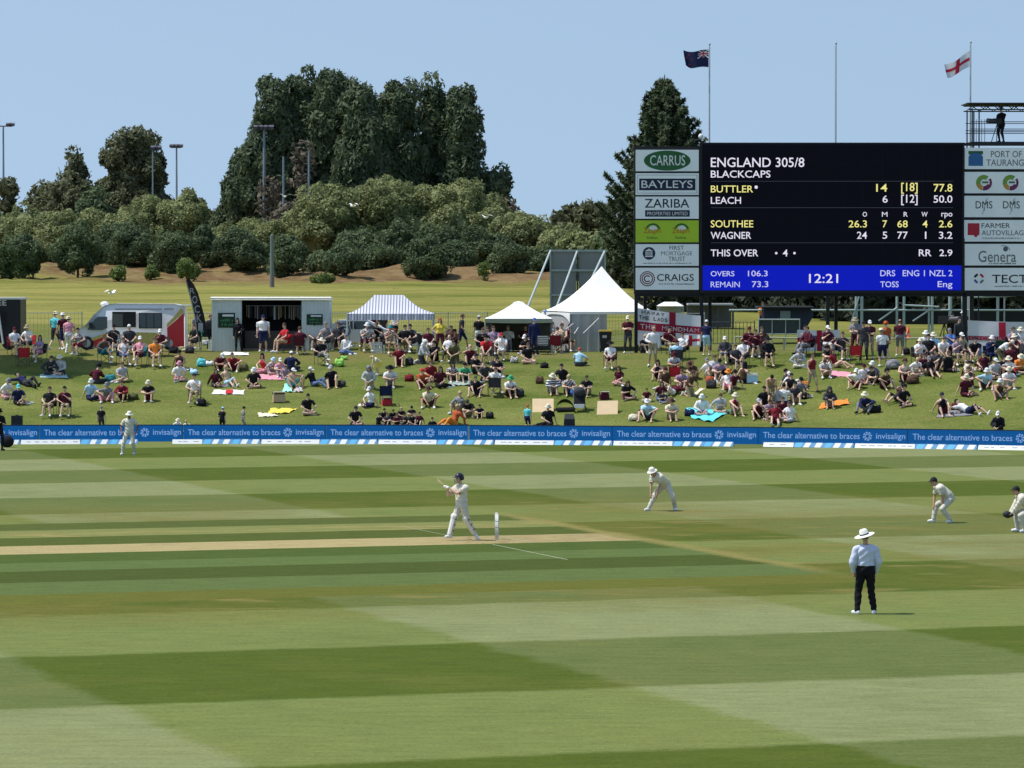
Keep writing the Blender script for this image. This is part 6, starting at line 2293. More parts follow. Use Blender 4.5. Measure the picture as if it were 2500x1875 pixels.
# wicketkeeper at the edge of the frame
f = crouch((.22, .0, .66), (.88, -1.45, 0), (.0, -1.45, 0),
     {-1: ((-.36, .10, .50), (.2, .8, -.6), (-1, 0, -.1)), 1: ((-.34, -.10, .50), (.3, -.9, -.5), (-1, 0, -.1))},
     {-1: ((-.12, .20, .09), (-1, .5, 0), (-1, .2, 0)), 1: ((.02, -.20, .09), (-1, -.6, 0), (-.8, -.7, 0))}, (.35, -1.4, 0))
o, B, c = player('wicketkeeper in whites and black cap crouching with big gloves at right edge', 2497, 1299, f, WHITES, WHITES2, [('short', 'black'), ('cap', CAPB)], 't', 'white', 'long', 0)
for y in (.10, -.10):
    m = MB(); m.ell((-.44, y, .50), (.12, .055, .10), 12, 8); m.tube((-.36, y, .50), (-.29, y, .52), .06, .065, 10)
    sub(o, 'keeper_glove', m, mat('glove_dark', (.02, .022, .025), .6), True)
# ------------------------------------------------------------------ vans, tents, fences and stalls on top of the bank
def base_at(px_, py_):
    c = ground(px_, py_)
    return c
steel = mat('galvanised', (.34, .37, .37), .45, .1, 4, metal=.3)
steel_d = mat('grey_green_steel', (.20, .25, .24), .5, .1, 4)
tent_w = mat('tent_white', (.78, .78, .75), .7, .04, 2, spec=.2)
tent_g = mat('tent_wall', (.42, .43, .42), .8, .06, 1.5)
dark_in = mat('dark_inside', (.02, .02, .022), .9)
VY = 197.0
def vp(px_, py_, Y=VY):
    return at(px_, py_, Y)
def pr_px(m, pts, Y0, Y1, mi=0):
    m.prism([(vp(x, y, Y0).x, vp(x, y, Y0).z) for x, y in pts], Y0, Y1, mi)

# the white serving van, nose to the left
van = thing('food_van', 'white food van with red swoosh and open serving hatch, nose to the left', 'van', (0, 0, 0))
vw = mat('van_white', (.82, .84, .84), .3, .03, 1.5, spec=.5)
vred = mat('van_red', (.50, .03, .035), .35, .08, 2)
vgold = mat('van_gold', (.50, .42, .12), .4, .2, 6)
glass = mat('tinted_glass', (.035, .055, .06), .08, .1, spec=.7)
Y0 = VY
body = [(186, 848), (187, 818), (190, 804), (199, 799), (211, 795), (231, 766), (252, 747), (263, 743), (280, 741), (424, 742), (445, 746), (450, 752), (452, 846), (420, 850), (226, 850)]
m = MB()
outl = [(vp(x, y).x, vp(x, y).z) for x, y in body]
cx0 = sum(p_[0] for p_ in outl) / len(outl)
zmid = vp(0, 790).z
nB = len(outl)
for yy, k in ((Y0 + .10, .985), (Y0, 1.0), (Y0 + 1.95, 1.0), (Y0 + 2.05, .985)):
    for x, z in outl:
        zz = z if z < zmid else zmid + (z - zmid) * (k if k == 1 else .97)
        m.v.append((cx0 + (x - cx0) * k, yy + (.34 if z > zmid + .55 and yy < Y0 + 1 else -.34 if z > zmid + .55 else 0), zz))
m.f.append(tuple(range(nB))); m.f.append(tuple(range(4 * nB - 1, 3 * nB - 1, -1)))
for k in range(3):
    for i in range(nB):
        j = (i + 1) % nB
        m.f.append((k * nB + i, (k + 1) * nB + i, (k + 1) * nB + j, k * nB + j))
m.m = [0] * len(m.f)
m.build('body', vw, van)
def skin(px_pts, mm, nm, d=.012, par=van, Y=Y0, thick=.01):
    m = MB()
    pts = [(vp(x, y, Y).x, vp(x, y, Y).z) for x, y in px_pts]
    m.prism(pts, Y - d - thick, Y - d)
    return m.build(nm, mm, par)
skin([(213, 805), (232, 778), (240, 773), (262, 773), (262, 801), (248, 806)], glass, 'cab_window')
skin([(206, 797), (229, 768), (234, 768), (212, 797)], mat('windscreen', (.30, .36, .34), .1, .05, spec=.7), 'windscreen')
ms = MB(); c = vp(222, 800); ms.box((c.x, Y0 - .16, c.z + .12), (.14, .22, .26)); ms.build('wing_mirror', mat('mirror_black', (.02, .02, .022), .4), van)
hatch = skin([(274, 761), (332, 761), (332, 799), (274, 799)], mat('hatch_inside', (.035, .032, .03), .9), 'serving_hatch')
m = MB(); a, b_ = vp(276, 797), vp(300, 766); m.box(((a.x + b_.x) / 2, Y0 - .03, (a.z + b_.z) / 2), (b_.x - a.x, .01, b_.z - a.z)); m.build('shelf_panel', mat('hatch_grey', (.13, .13, .12), .8), hatch)
win = skin([(339, 764), (396, 764), (396, 802), (339, 802)], mat('window_frame_black', (.015, .015, .02), .4), 'side_window')
skin([(341, 766), (356, 766), (356, 800), (341, 800)], glass, 'pane', .024, win); skin([(358, 766), (375, 766), (375, 800), (358, 800)], glass, 'pane', .024, win); skin([(377, 766), (394, 766), (394, 800), (377, 800)], glass, 'pane', .024, win)
skin([(222, 826), (245, 818), (270, 808), (270, 816), (245, 826), (226, 832)], vgold, 'gold_stripe')
skin([(228, 832), (245, 826), (270, 818), (271, 848), (232, 848)], vred, 'red_swoosh')
skin([(408, 790), (424, 774), (440, 754), (447, 754), (448, 763), (431, 779), (408, 799)], vgold, 'gold_stripe')
skin([(408, 800), (432, 780), (449, 764), (450, 846), (409, 846)], vred, 'red_swoosh')
skin([(300, 822), (335, 811), (382, 812), (398, 822), (398, 840), (310, 838)], vgold, 'gold_stripe', .012)
m = MB(); a, b_ = vp(282, 752), vp(396, 758); m.box(((a.x + b_.x) / 2, Y0 - .1, (a.z + b_.z) / 2), (b_.x - a.x, .16, .10)); m.build('awning_box', mat('awning_grey', (.40, .40, .42), .5), van)
skin([(401, 752), (424, 752), (424, 757), (401, 757)], mat('awning_grey', (.40, .40, .42), .5), 'vent_strip')
for x in (212, 413):
    c = vp(x, 838)
    for yy in (Y0 - .02, Y0 + 1.75):
        m = MB(); m.tube((c.x, yy, c.z), (c.x, yy + .24, c.z), .34, .34, 20); w_ = m.build('wheel', mat('tyre', (.02, .02, .021), .8), van)
        if yy < Y0 + 1:
            m = MB(); m.tube((c.x, yy - .012, c.z), (c.x, yy - .002, c.z), .20, .20, 16); m.build('rim', mat('rim_grey', (.4, .4, .42), .35, metal=.5), w_)
c = vp(191, 812)
m = MB(); m.box((c.x, Y0 + .28, c.z), (.16, .4, .2)); m.build('headlight', mat('lamp_glass', (.7, .72, .7), .2, spec=.6), van)
c = vp(188, 838); m = MB(); m.box((c.x + .02, Y0 + 1, c.z), (.16, 2.0, .25)); m.build('bumper', mat('bumper_grey', (.06, .06, .065), .6), van)
c = vp(252, 746); m = MB(); m.ell((c.x, Y0 + .7, c.z + .06), (.22, .26, .15)); m.build('roof_vent', vw, van, True)
c = vp(447, 746); m = MB(); m.box((c.x + .05, Y0 + .9, c.z), (.5, 1.6, .05)); m.build('rear_spoiler', vw, van)

# black food truck at the left edge
bt_ = thing('food_truck', 'black food truck at the left edge with white lettering and pale roof trim', 'food truck', (0, 0, 0))
tx0, tx1 = vp(-90, 800).x, vp(50, 800).x
zb, zt = hgt(-24, VY), vp(0, 731).z
tb = mat('truck_black', (.014, .014, .018), .4, .1)
m = MB(); m.box(((tx0 + tx1) / 2, VY + 1.2, (zb + .35 + zt) / 2), (tx1 - tx0, 2.3, zt - zb - .35)); m.build('body', tb, bt_)
m = MB(); m.box(((tx0 + tx1) / 2, VY + 1.2, zt + .05), (tx1 - tx0 + .12, 2.45, .1)); m.build('roof_trim', mat('trim_white', (.7, .7, .66), .5), bt_)
a, b_ = vp(-62, 746), vp(15, 733)
text('COFFEE', mat('lettering_white', (.7, .7, .7), .5), bt_, a.x, b_.x, a.z, b_.z, VY + .035)
m = MB(); a = vp(10, 838); b_ = vp(1, 752); m.tube((a.x, VY - .35, zb + .3), (b_.x - .1, VY - .2, b_.z), .05); m.build('awning_pole', mat('pole_pale', (.55, .55, .55), .5), bt_)
m = MB(); m.box((vp(-20, 800).x, VY + .02, vp(0, 780).z), (1.4, .05, .8)); m.build('serving_hatch', dark_in, bt_)
for x in (tx0 + .9, tx1 - .6):
    m = MB(); m.tube((x, VY + .1, zb + .33), (x, VY + .35, zb + .33), .33, .33, 18); m.build('wheel', mat('tyre', (.02, .02, .021), .8), bt_)

# feather flag
ff = thing('feather_flag', 'tall black feather flag with pale vertical lettering leaning between van and container', 'feather flag', (0, 0, 0))
FYy = 196.0
L_ = [(455, 682), (459, 700), (465, 722), (471, 748), (477, 772), (480, 794), (484, 818), (487, 822)]
Rr = [(463, 681), (474, 695), (484, 716), (492, 745), (499, 772), (504, 800), (507, 822), (506, 823)]
m = MB()
def ffn(u, v_):
    i = min(int(v_ * 7), 6); t_ = v_ * 7 - i
    lx = L_[i][0] + (L_[i + 1][0] - L_[i][0]) * t_; ly = L_[i][1] + (L_[i + 1][1] - L_[i][1]) * t_
    rx = Rr[i][0] + (Rr[i + 1][0] - Rr[i][0]) * t_; ry = Rr[i][1] + (Rr[i + 1][1] - Rr[i][1]) * t_
    p_ = vp(lx + (rx - lx) * u, ly + (ry - ly) * u, FYy)
    return p_ + V((0, .05 * math.sin(u * 3 + v_ * 6), 0))
m.grid(ffn, 5, 21)
m.build('banner', mat('banner_black', (.012, .012, .014), .75), ff, True)
m = MB(); pts = [ffn(0, i / 14) + V((-.03, .02, 0)) for i in range(15)]; pts.append(onground(pts[-1].x + .05, FYy)); m.path(pts, .025, 6); m.build('pole', steel_d, ff)
for i, ch in enumerate('ROCKIT'):
    v_ = .17 + i * .125
    a, b_ = ffn(.22, v_), ffn(.60, v_ + .105)
    text(ch, mat('lettering_dim', (.30, .31, .33), .5) if i < 5 else mat('lettering_green', (.12, .42, .25), .5), ff, a.x, b_.x, b_.z, a.z, FYy - .09, rot=0)

# the container bar
ct = thing('container_bar', 'pale grey shipping container bar with open middle and two green signs', 'container', (0, 0, 0))
cg = mat('container_grey', (.60, .65, .62), .55, .06, 2)
CY = 197.6
x0, x1 = vp(517, 800, CY).x, vp(805, 800, CY).x
zt = vp(600, 727, CY).z
zb = hgt((x0 + x1) / 2, CY)
wl, wr = vp(592, 800, CY).x, vp(735, 800, CY).x
def cbox(xa, xb, ya, yb_, za, zb_, mm, nm):
    m = MB(); m.box(((xa + xb) / 2, (ya + yb_) / 2, (za + zb_) / 2), (xb - xa, yb_ - ya, zb_ - za)); return m.build(nm, mm, ct)
cbox(x0, x1, CY + 2.3, CY + 2.36, zb, zt - .12, dark_in, 'back_wall')
cbox(x0, x0 + .06, CY + .05, CY + 2.3, zb, zt - .12, cg, 'end_wall'); cbox(x1 - .06, x1, CY + .05, CY + 2.3, zb, zt - .12, cg, 'end_wall')
cbox(x0 - .06, x1 + .06, CY - .12, CY + 2.45, zt - .12, zt, mat('roof_cream', (.74, .72, .62), .6), 'roof')
m = MB(); ya_, zz_ = CY - .14, zt  # sloped strip added so the roof's front edge catches the sun
m.add([(x0 - .06, ya_, zz_ - .10), (x1 + .06, ya_, zz_ - .10), (x1 + .06, ya_ + .30, zz_ + .05), (x0 - .06, ya_ + .30, zz_ + .05)], [(0, 1, 2, 3)]); m.build('roof_sun_strip', mat('roof_cream', (.74, .72, .62), .6), ct)
cbox(x0, x1, CY + .05, CY + 2.3, zb, zb + .12, mat('floor_ply', (.2, .15, .1), .8), 'floor')
for xa, xb in ((x0, wl), (wr, x1)):
    m = MB()
    n = 16
    for i in range(n):
        a = xa + (xb - xa) * i / n; b_ = xa + (xb - xa) * (i + 1) / n
        o_ = .02 if i % 2 else 0
        m.box(((a + b_) / 2, CY + o_, (zb + zt - .12) / 2), (b_ - a - .004, .05, zt - .12 - zb))
    m.build('side_panel', cg, ct)
for (a1, b1, a2, b2) in ((533, 764, 574, 800), (749, 767, 788, 793)):
    a, b_ = vp(a1, b2, CY), vp(a2, b1, CY)
    s_ = cbox(a.x, b_.x, CY - .06, CY - .03, a.z, b_.z, mat('sign_green', (.010, .035, .016), .5), 'sign')
    w_ = b_.x - a.x; h_ = b_.z - a.z
    m = MB()
    m.quad((a.x + .25 * w_, CY - .066, a.z + .76 * h_), (a.x + .92 * w_, CY - .066, a.z + .76 * h_), (a.x + .92 * w_, CY - .066, a.z + .9 * h_), (a.x + .25 * w_, CY - .066, a.z + .9 * h_))
    m.build('sign_stripe', mat('lettering_white', (.7, .7, .7), .5), s_)
    microprint(mat('sign_print', (.05, .22, .08), .5), s_, a.x + .15 * w_, b_.x - .12 * w_, a.z + .42 * h_, a.z + .6 * h_, CY - .066, 5)
    microprint(mat('sign_print', (.05, .22, .08), .5), s_, a.x + .2 * w_, b_.x - .16 * w_, a.z + .14 * h_, a.z + .3 * h_, CY - .066, 6)
rr = random.Random(4)
for i in range(26):                                               # garments hung on a rail at the back
    x = wl + .12 + (wr - wl - .24) * i / 25
    m = MB(); hgt_ = rr.uniform(.5, .7)
    m.box((x, CY + 1.6, zt - .42 - hgt_ / 2), (rr.uniform(.03, .10), .36, hgt_)); m.build('hanging_shirt', cloth(rr.choice(['lightgrey', 'grey', 'charcoal', 'khaki', 'black', 'grey', 'charcoal'])), ct)
cbox(wl + .05, wr - .05, CY + 1.58, CY + 1.62, zt - .42, zt - .39, steel, 'rail')
cbox(wl + .1, wr - .1, CY + .25, CY + .75, zb + .12, zb + 1.0, mat('counter_dark', (.05, .045, .04), .7), 'counter')
cbox(wl - .03, wl, CY - .03, CY + .05, zb, zt - .12, dark_in, 'door_edge'); cbox(wr, wr + .03, CY - .03, CY + .05, zb, zt - .12, dark_in, 'door_edge')

# white car with a round emblem board beside the container
car = thing('parked_car', 'small white car parked behind the round emblem board', 'car', (0, 0, 0))
a, b_ = vp(808, 830, 201), vp(872, 778, 201)
L2 = b_.x - a.x + 2.4
zz = hgt(a.x, 201)
car.location = (a.x - .6, 201, zz)
m = MB(); m.prism([(0, .3), (-.02, .75), (.35, .95), (.95, 1.42), (2.4, 1.45), (3.3, .98), (3.75, .85), (3.8, .3)], 0, 1.6); m.build('body', vw, car)
m = MB(); m.prism([(1.0, .96), (1.15, 1.34), (1.7, 1.37), (1.7, .96)], -.012, -.002); m.prism([(1.76, .96), (1.76, 1.37), (2.35, 1.37), (3.0, .98)], -.012, -.002); m.build('side_window', glass, car)
for x in (.75, 3.0):
    m = MB(); m.tube((x, -.03, .32), (x, .2, .32), .32, .32, 18); m.build('wheel', mat('tyre', (.02, .02, .021), .8), car)
em = thing('emblem_board', 'round pale emblem board with dark bird shape left of the striped marquee', 'sign', (0, 0, 0))
c = vp(838, 806, 197.5)
m = MB(); m.tube((c.x, 197.5, c.z), (c.x, 197.56, c.z), .40, .40, 30); m.build('board', mat('emblem_grey', (.30, .33, .36), .6), em)
m = MB(); m.tube((c.x, 197.49, c.z), (c.x, 197.5, c.z), .33, .33, 30); m.build('ring', mat('emblem_navy', (.04, .045, .09), .6), em)
m = MB(); m.tube((c.x, 197.48, c.z), (c.x, 197.49, c.z), .28, .28, 30); m.build('inner_disc', mat('emblem_pale', (.50, .56, .56), .6), em)
m = MB(); m.add([(c.x + x * .26, 197.475, c.z + z * .26) for x, z in ((-.7, .5), (-.2, .75), (.55, .7), (.9, .5), (.2, .42), (.1, .2), (.45, -.1), (.3, -.35), (.1, -.05), (-.35, .0), (-.75, .1))], [tuple(range(11))]); m.build('bird_shape', mat('emblem_dark', (.02, .05, .045), .6), em)
m = MB(); m.tube((c.x, 197.6, c.z), (c.x, 197.9, hgt(c.x, 197.9)), .03); m.tube((c.x, 197.58, c.z - .3), (c.x, 197.58, hgt(c.x, 197.6)), .025); m.build('stand', steel_d, em)

# striped marquee
def stripe_mat():
    m, t, b = newmat('marquee_stripes')
    s_ = t.nodes.new('ShaderNodeSeparateXYZ')
    t.links.new(obj_pos(t), s_.inputs[0])
    f_ = mth(t, 'GREATER_THAN', mth(t, 'SINE', mth(t, 'MULTIPLY', s_.outputs[0], 2 * math.pi / .148)), .60)
    t.links.new(mix(t, f_, (.80, .81, .84), (.16, .18, .36)), b.inputs['Base Color'])
    b.inputs['Roughness'].default_value = .75
    tr = t.nodes.new('ShaderNodeBsdfTranslucent')
    t.links.new(mix(t, f_, (.5, .5, .55), (.04, .05, .18)), tr.inputs[0])
    ms = t.nodes.new('ShaderNodeMixShader'); ms.inputs[0].default_value = .25
    t.links.new(b.outputs[0], ms.inputs[1]); t.links.new(tr.outputs[0], ms.inputs[2])
    t.links.new(ms.outputs[0], t.nodes['Material Output'].inputs[0])
    return m
STR = stripe_mat()
mq = thing('striped_marquee', 'open marquee with navy and white striped roof', 'marquee', (0, 0, 0))
MYf, MYb = 196.6, 199.8
xl, xr = vp(846, 766, MYf).x, vp(1058, 766, MYf).x
ze, zr = vp(950, 766, MYf).z, vp(950, 720, MYf + 1.6).z
xa, xb = vp(914, 720, MYf + 1.6).x, vp(985, 720, MYf + 1.6).x
def sag(p_, q_, r_, s_, nu, nv, k):
    def fn(u, v_):
        a = V(p_).lerp(V(q_), u); b_ = V(s_).lerp(V(r_), u)
        g_ = a.lerp(b_, v_)
        return g_ + V((0, 0, -k * math.sin(math.pi * v_)))
    m = MB(); m.grid(fn, nu, nv); return m
cy = (MYf + MYb) / 2
for q_ in (((xl, MYf, ze), (xr, MYf, ze), (xb, cy, zr), (xa, cy, zr)), ((xr, MYb, ze), (xl, MYb, ze), (xa, cy, zr), (xb, cy, zr)),
           ((xl, MYb, ze), (xl, MYf, ze), (xa, cy, zr), (xa, cy + .001, zr)), ((xr, MYf, ze), (xr, MYb, ze), (xb, cy + .001, zr), (xb, cy, zr))):
    sag(*q_, 10, 8, .16).build('roof_panel', STR, mq, True)
for y, nm in ((MYf - .01, 'valance'), (MYb + .01, 'valance')):
    m = MB(); m.grid(lambda u, v_: V((xl + (xr - xl) * u, y + .03 * math.sin(u * 60) * v_, ze - .30 * v_ - .015 * abs(math.sin(u * 40)))), 60, 3); m.build(nm, STR, mq, True)
for x in (xl, xr):
    m = MB(); m.grid(lambda u, v_: V((x, MYf + (MYb - MYf) * u, ze - .30 * v_)), 20, 3); m.build('valance', mat('valance_navy', (.06, .07, .2), .75), mq)
    for y in (MYf + .03, MYb - .03):
        m = MB(); m.tube((x + (.03 if x == xl else -.03), y, hgt(x, y)), (x + (.03 if x == xl else -.03), y, ze), .03, .03, 8); m.build('leg', mat('leg_white', (.55, .55, .55), .5), mq)

# small white gazebo
gz = thing('white_gazebo', 'small white gazebo with vented peak and shaded interior', 'gazebo', (0, 0, 0))
GYf, GYb = 197.6, 200.8
xl, xr = vp(1184, 777, GYf).x, vp(1349, 777, GYf).x
ze = vp(1260, 778, GYf).z; zr = vp(1265, 743, (GYf + GYb) / 2).z
cx, cy = vp(1266, 740, 199).x, (GYf + GYb) / 2
ap = .34
tp = [(cx - ap, cy - ap, zr), (cx + ap, cy - ap, zr), (cx + ap, cy + ap, zr), (cx - ap, cy + ap, zr)]
eb = [(xl, GYf, ze), (xr, GYf, ze), (xr, GYb, ze), (xl, GYb, ze)]
for i in range(4):
    j = (i + 1) % 4
    sag(eb[i], eb[j], tp[j], tp[i], 8, 8, .05).build('roof_panel', tent_w, gz, True)
m = MB(); m.lathe([(ap * 1.5, zr - .03), (ap * 1.05, zr + .10), (.03, zr + .16)], 4, Matrix.Translation((cx, cy, 0)) @ Matrix.Rotation(R(45), 4, 'Z')); m.build('peak_vent', tent_w, gz)
for i in range(4):
    j = (i + 1) % 4
    a, b_ = V(eb[i]), V(eb[j])
    m = MB(); m.grid(lambda u, v_: a.lerp(b_, u) + V((0, 0, -.20 * v_ - (.03 * math.sin(u * math.pi) * v_))), 8, 2); m.build('valance', mat('valance_grey', (.30, .33, .24), .8), gz)
    x, y = eb[i][0] * .985 + cx * .015, eb[i][1]
    m = MB(); m.tube((x, y + (.03 if i < 2 else -.03), hgt(x, y)), (x, y + (.03 if i < 2 else -.03), ze), .028, .028, 8); m.build('leg', steel_d, gz)
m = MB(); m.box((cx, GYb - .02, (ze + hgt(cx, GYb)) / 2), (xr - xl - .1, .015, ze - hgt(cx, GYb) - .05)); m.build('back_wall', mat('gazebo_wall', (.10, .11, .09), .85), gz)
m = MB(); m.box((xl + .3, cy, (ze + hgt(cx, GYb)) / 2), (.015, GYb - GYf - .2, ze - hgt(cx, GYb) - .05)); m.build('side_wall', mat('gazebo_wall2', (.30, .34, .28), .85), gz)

# peaked white tent
pt = thing('peaked_tent', 'large white high-peaked tent with sagging sides and grey wall sheets', 'tent', (0, 0, 0))
PYf, PYb = 199.5, 206.0
xl, xr = vp(1391, 760, PYf).x, vp(1604, 757, PYf).x
xl2, xr2 = vp(1322, 755, PYb).x, vp(1560, 752, PYb).x
ze = vp(1470, 761, PYf).z
zpk = vp(1469, 650, 202.5).z
apx, apy = vp(1469, 650, 202.5).x, 202.5
eb = [V((xl, PYf, ze)), V((xr, PYf, ze)), V((xr2, PYb, ze)), V((xl2, PYb, ze))]
for i in range(4):
    a, b_ = eb[i], eb[(i + 1) % 4]
    def fn(u, v_):
        e_ = a.lerp(b_, u)
        q_ = e_.lerp(V((apx, apy, 0)), v_)
        z = ze + (zpk - ze) * v_ ** 1.55
        return V((q_.x, q_.y, z))
    m = MB(); m.grid(fn, 12, 16); m.build('roof_panel', tent_w, pt, True)
    nm = i
    m = MB()
    m.grid(lambda u, v_: a.lerp(b_, u) + V((0, 0, -.05 - (.10 + .42 * abs(2 * u - 1) ** 3) * v_)) if nm == 3 else a.lerp(b_, u) + V((0, 0, -.13 * v_)), 16, 3); m.build('valance', tent_w, pt, True)
    x, y = a.x + (.05 if i in (0, 3) else -.05), a.y + (.05 if i < 2 else -.05)
    m = MB(); m.tube((x, y, hgt(x, y)), (x, y, ze), .04, .04, 8); m.build('leg', steel, pt)
for (xa_, xb_, y) in ((1393, 1482, PYf + .05),):
    a, b_ = vp(xa_, 762, y), vp(xb_, 762, y)
    m = MB(); m.grid(lambda u, v_: V((a.x + (b_.x - a.x) * u, y + .04 * math.sin(u * 22) + .4 * (1 - v_) * 0, a.z - (a.z - hgt(a.x, y)) * v_)), 30, 4); m.build('wall_sheet', tent_g, pt, True)
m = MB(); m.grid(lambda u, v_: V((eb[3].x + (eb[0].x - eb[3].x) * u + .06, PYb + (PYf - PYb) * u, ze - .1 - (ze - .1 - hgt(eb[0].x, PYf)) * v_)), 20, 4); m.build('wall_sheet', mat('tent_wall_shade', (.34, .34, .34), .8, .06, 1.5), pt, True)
for (xa_, ya_, xb_, yb_) in ((1400, 790, 1372, 812), (1462, 777, 1424, 814), (1412, 800, 1402, 815)):
    a, b_ = vp(xa_, ya_, PYf - .2), vp(xb_, yb_, PYf - 1.0)
    m = MB(); m.tube(a, b_, .03); m.build('prop', mat('pole_pale', (.55, .55, .55), .5), pt)

# the grey sight screen behind
ss = thing('sight_screen', 'tall grey slatted sight screen propped with long pale struts', 'sight screen', (0, 0, 0))
SSY = 232.0
a, b_, c = vp(1344, 760, SSY), vp(1477, 612, SSY), vp(1409, 612, SSY)
zg = hgt(a.x, SSY)
sg = mat('screen_grey', (.21, .225, .225), .8, .05, .8)
for xa_, xb_ in ((a.x, c.x - .06), (c.x + .1, b_.x)):
    m = MB(); m.box(((xa_ + xb_) / 2, SSY, (zg + .3 + b_.z) / 2), (xb_ - xa_, .06, b_.z - zg - .3)); m.build('screen_panel', sg, ss)
m = MB()
for z in (b_.z, vp(0, 660, SSY).z, vp(0, 720, SSY).z):
    m.box(((a.x + b_.x) / 2, SSY - .08, z), (b_.x - a.x + .1, .08, .12))
for x in (a.x, b_.x):
    m.box((x, SSY - .07, (zg + b_.z) / 2), (.09, .1, b_.z - zg))
m.build('frame', mat('screen_frame', (.30, .36, .35), .5), ss)
m = MB(); m.box((c.x + .02, SSY - .05, (zg + b_.z) / 2), (.10, .1, b_.z - zg)); m.build('mullion', mat('mullion_dark', (.05, .06, .06), .5), ss)
for (xa_, ya_, xb_, yb_) in ((1344, 612, 1289, 748), (1409, 614, 1362, 742), (1476, 614, 1440, 690)):
    p_, q_ = vp(xa_, ya_, SSY - .15), vp(xb_, yb_, SSY - 4.5)
    d_ = (q_ - p_)
    while q_.z > hgt(q_.x, q_.y) and q_.y > SSY - 12:
        q_ = q_ + d_ * .05
    m = MB(); m.tube(p_, q_, .065); m.build('strut', mat('strut_pale', (.42, .48, .47), .5), ss)

# wheelie bin
wb = thing('wheelie_bin', 'black wheelie bin with yellow lid standing beside the white tent', 'bin', base_at(1478, 860))
m = MB(); m.add([(-.23, -.28, .08), (.23, -.28, .08), (.23, .26, .08), (-.23, .26, .08), (-.31, -.36, 1.02), (.31, -.36, 1.02), (.31, .36, 1.02), (-.31, .36, 1.02)], [(3, 2, 1, 0), (4, 5, 6, 7), (0, 1, 5, 4), (1, 2, 6, 5), (2, 3, 7, 6), (3, 0, 4, 7)]); m.build('body', mat('bin_black', (.022, .022, .024), .6), wb)
m = MB(); m.box((0, 0, 1.06), (.68, .78, .06)); m.box((0, -.05, 1.10), (.56, .5, .04)); m.build('lid', mat('lid_yellow', (.62, .46, .08), .5), wb)
m = MB(); m.box((-.05, -.345, .80), (.22, .01, .16), Matrix.Rotation(R(-5), 3, 'X')); m.build('label_sticker', mat('sticker', (.5, .5, .5), .6), wb)
for x in (-.24, .24):
    m = MB(); m.tube((x - .03, .30, .11), (x + .03, .30, .11), .11, .11, 14); m.build('wheel', mat('tyre', (.02, .02, .021), .8), wb)

# banners hung on the scoreboard legs
def wall_banner(name, lab, pts, Y, parts):
    """pts: four corners in photo pixels, clockwise from top left"""
    r = thing(name, lab, 'banner', (0, 0, 0))
    P = [vp(x, y, Y) for x, y in pts]
    def fn(u, v_, off=0.0):
        a = P[0].lerp(P[1], u); b_ = P[3].lerp(P[2], u)
        p_ = a.lerp(b_, v_)
        return p_ + V((0, .05 * math.sin(u * 9 + v_ * 2) - off, -.03 * math.sin(u * math.pi) * (1 - v_)))
    for nm, mm, u0, u1, v0, v1, off in parts:
        m = MB(); m.grid(lambda u, v_: fn(u0 + (u1 - u0) * u, v0 + (v1 - v0) * v_, off), max(2, int(24 * (u1 - u0))), max(2, int(10 * (v1 - v0)))); m.build(nm, mm, r, True)
    return r, fn
bw = mat('banner_white', (.62, .63, .66), .85, .05, 3)
br_ = mat('banner_red', (.27, .012, .035), .85, .08, 3)
def btext(r, fn, s_, u0, u1, v0, v1, mm, off=.09):
    n = len(s_)
    for i, ch in enumerate(s_):
        if ch == ' ':
            continue
        ua, ub = u0 + (u1 - u0) * i / n, u0 + (u1 - u0) * (i + .82) / n
        a, b_ = fn(ua, v1, off), fn(ub, v0, off)
        text(ch, mm, r, a.x, b_.x, a.z, b_.z, min(a.y, b_.y), bold=.02)
r, fn = wall_banner('england_banner', 'large white banner with red cross, reading HAWAY THE LADS and THE MENDHAM', [(1557, 752), (1711, 771), (1711, 846), (1557, 842)], SY - .2,
      [('cloth', bw, 0, 1, 0, 1, 0), ('cross_bar', br_, 0, 1, .36, .60, .012), ('cross_bar', br_, .50, .60, -.02, 1, .018)])
btext(r, fn, 'HAWAY', .06, .44, .03, .14, inkk); btext(r, fn, 'THE LADS', .02, .48, .18, .30, inkk); btext(r, fn, 'THE MENDHAM', .04, .985, .41, .555, mat('banner_letter', (.55, .42, .45), .8))
r, fn = wall_banner('small_banner', 'small bright red and white cross banner pinned below the big one', [(1662, 817), (1708, 817), (1708, 842), (1664, 848)], SY - .42,
      [('cloth', mat('banner_bright', (.78, .78, .78), .8), 0, 1, 0, 1, 0), ('cross_bar', fr, 0, 1, .38, .62, .01), ('cross_bar', fr, .42, .60, 0, 1, .014)])
r, fn = wall_banner('cross_banner', 'small white banner with red cross below the clock of the screen', [(1946, 805), (2050, 805), (2050, 860), (1948, 858)], SY + .3,
      [('cloth', bw, 0, 1, 0, 1, 0), ('cross_bar', br_, 0, 1, .36, .62, .012), ('cross_bar', mat('banner_scarlet', (.36, .01, .03), .85), .46, .58, 0, 1, .018)])
r, fn = wall_banner('club_banner', 'white banner with red cross, reading COCKERTON, below right sponsor panels', [(2362, 782), (2540, 786), (2540, 864), (2366, 862)], SY - .2,
      [('cloth', bw, 0, 1, 0, 1, 0), ('cross_bar', br_, 0, 1, .47, .60, .012), ('cross_bar', fr, .425, .52, .02, .72, .018)])
btext(r, fn, 'COCKERTON CC', .02, .95, .49, .58, mat('banner_letter2', (.50, .25, .32), .8))
r2 = thing('green_bin', 'dark green box bin in front of the club banner', 'bin', base_at(2443, 862))
m = MB(); m.box((0, 0, .30), (.50, .45, .55)); m.build('body', mat('bin_green', (.012, .05, .03), .6), r2)
m = MB(); m.box((0, 0, .60), (.54, .5, .06)); m.build('lid', mat('bin_green_lid', (.02, .07, .045), .6), r2)

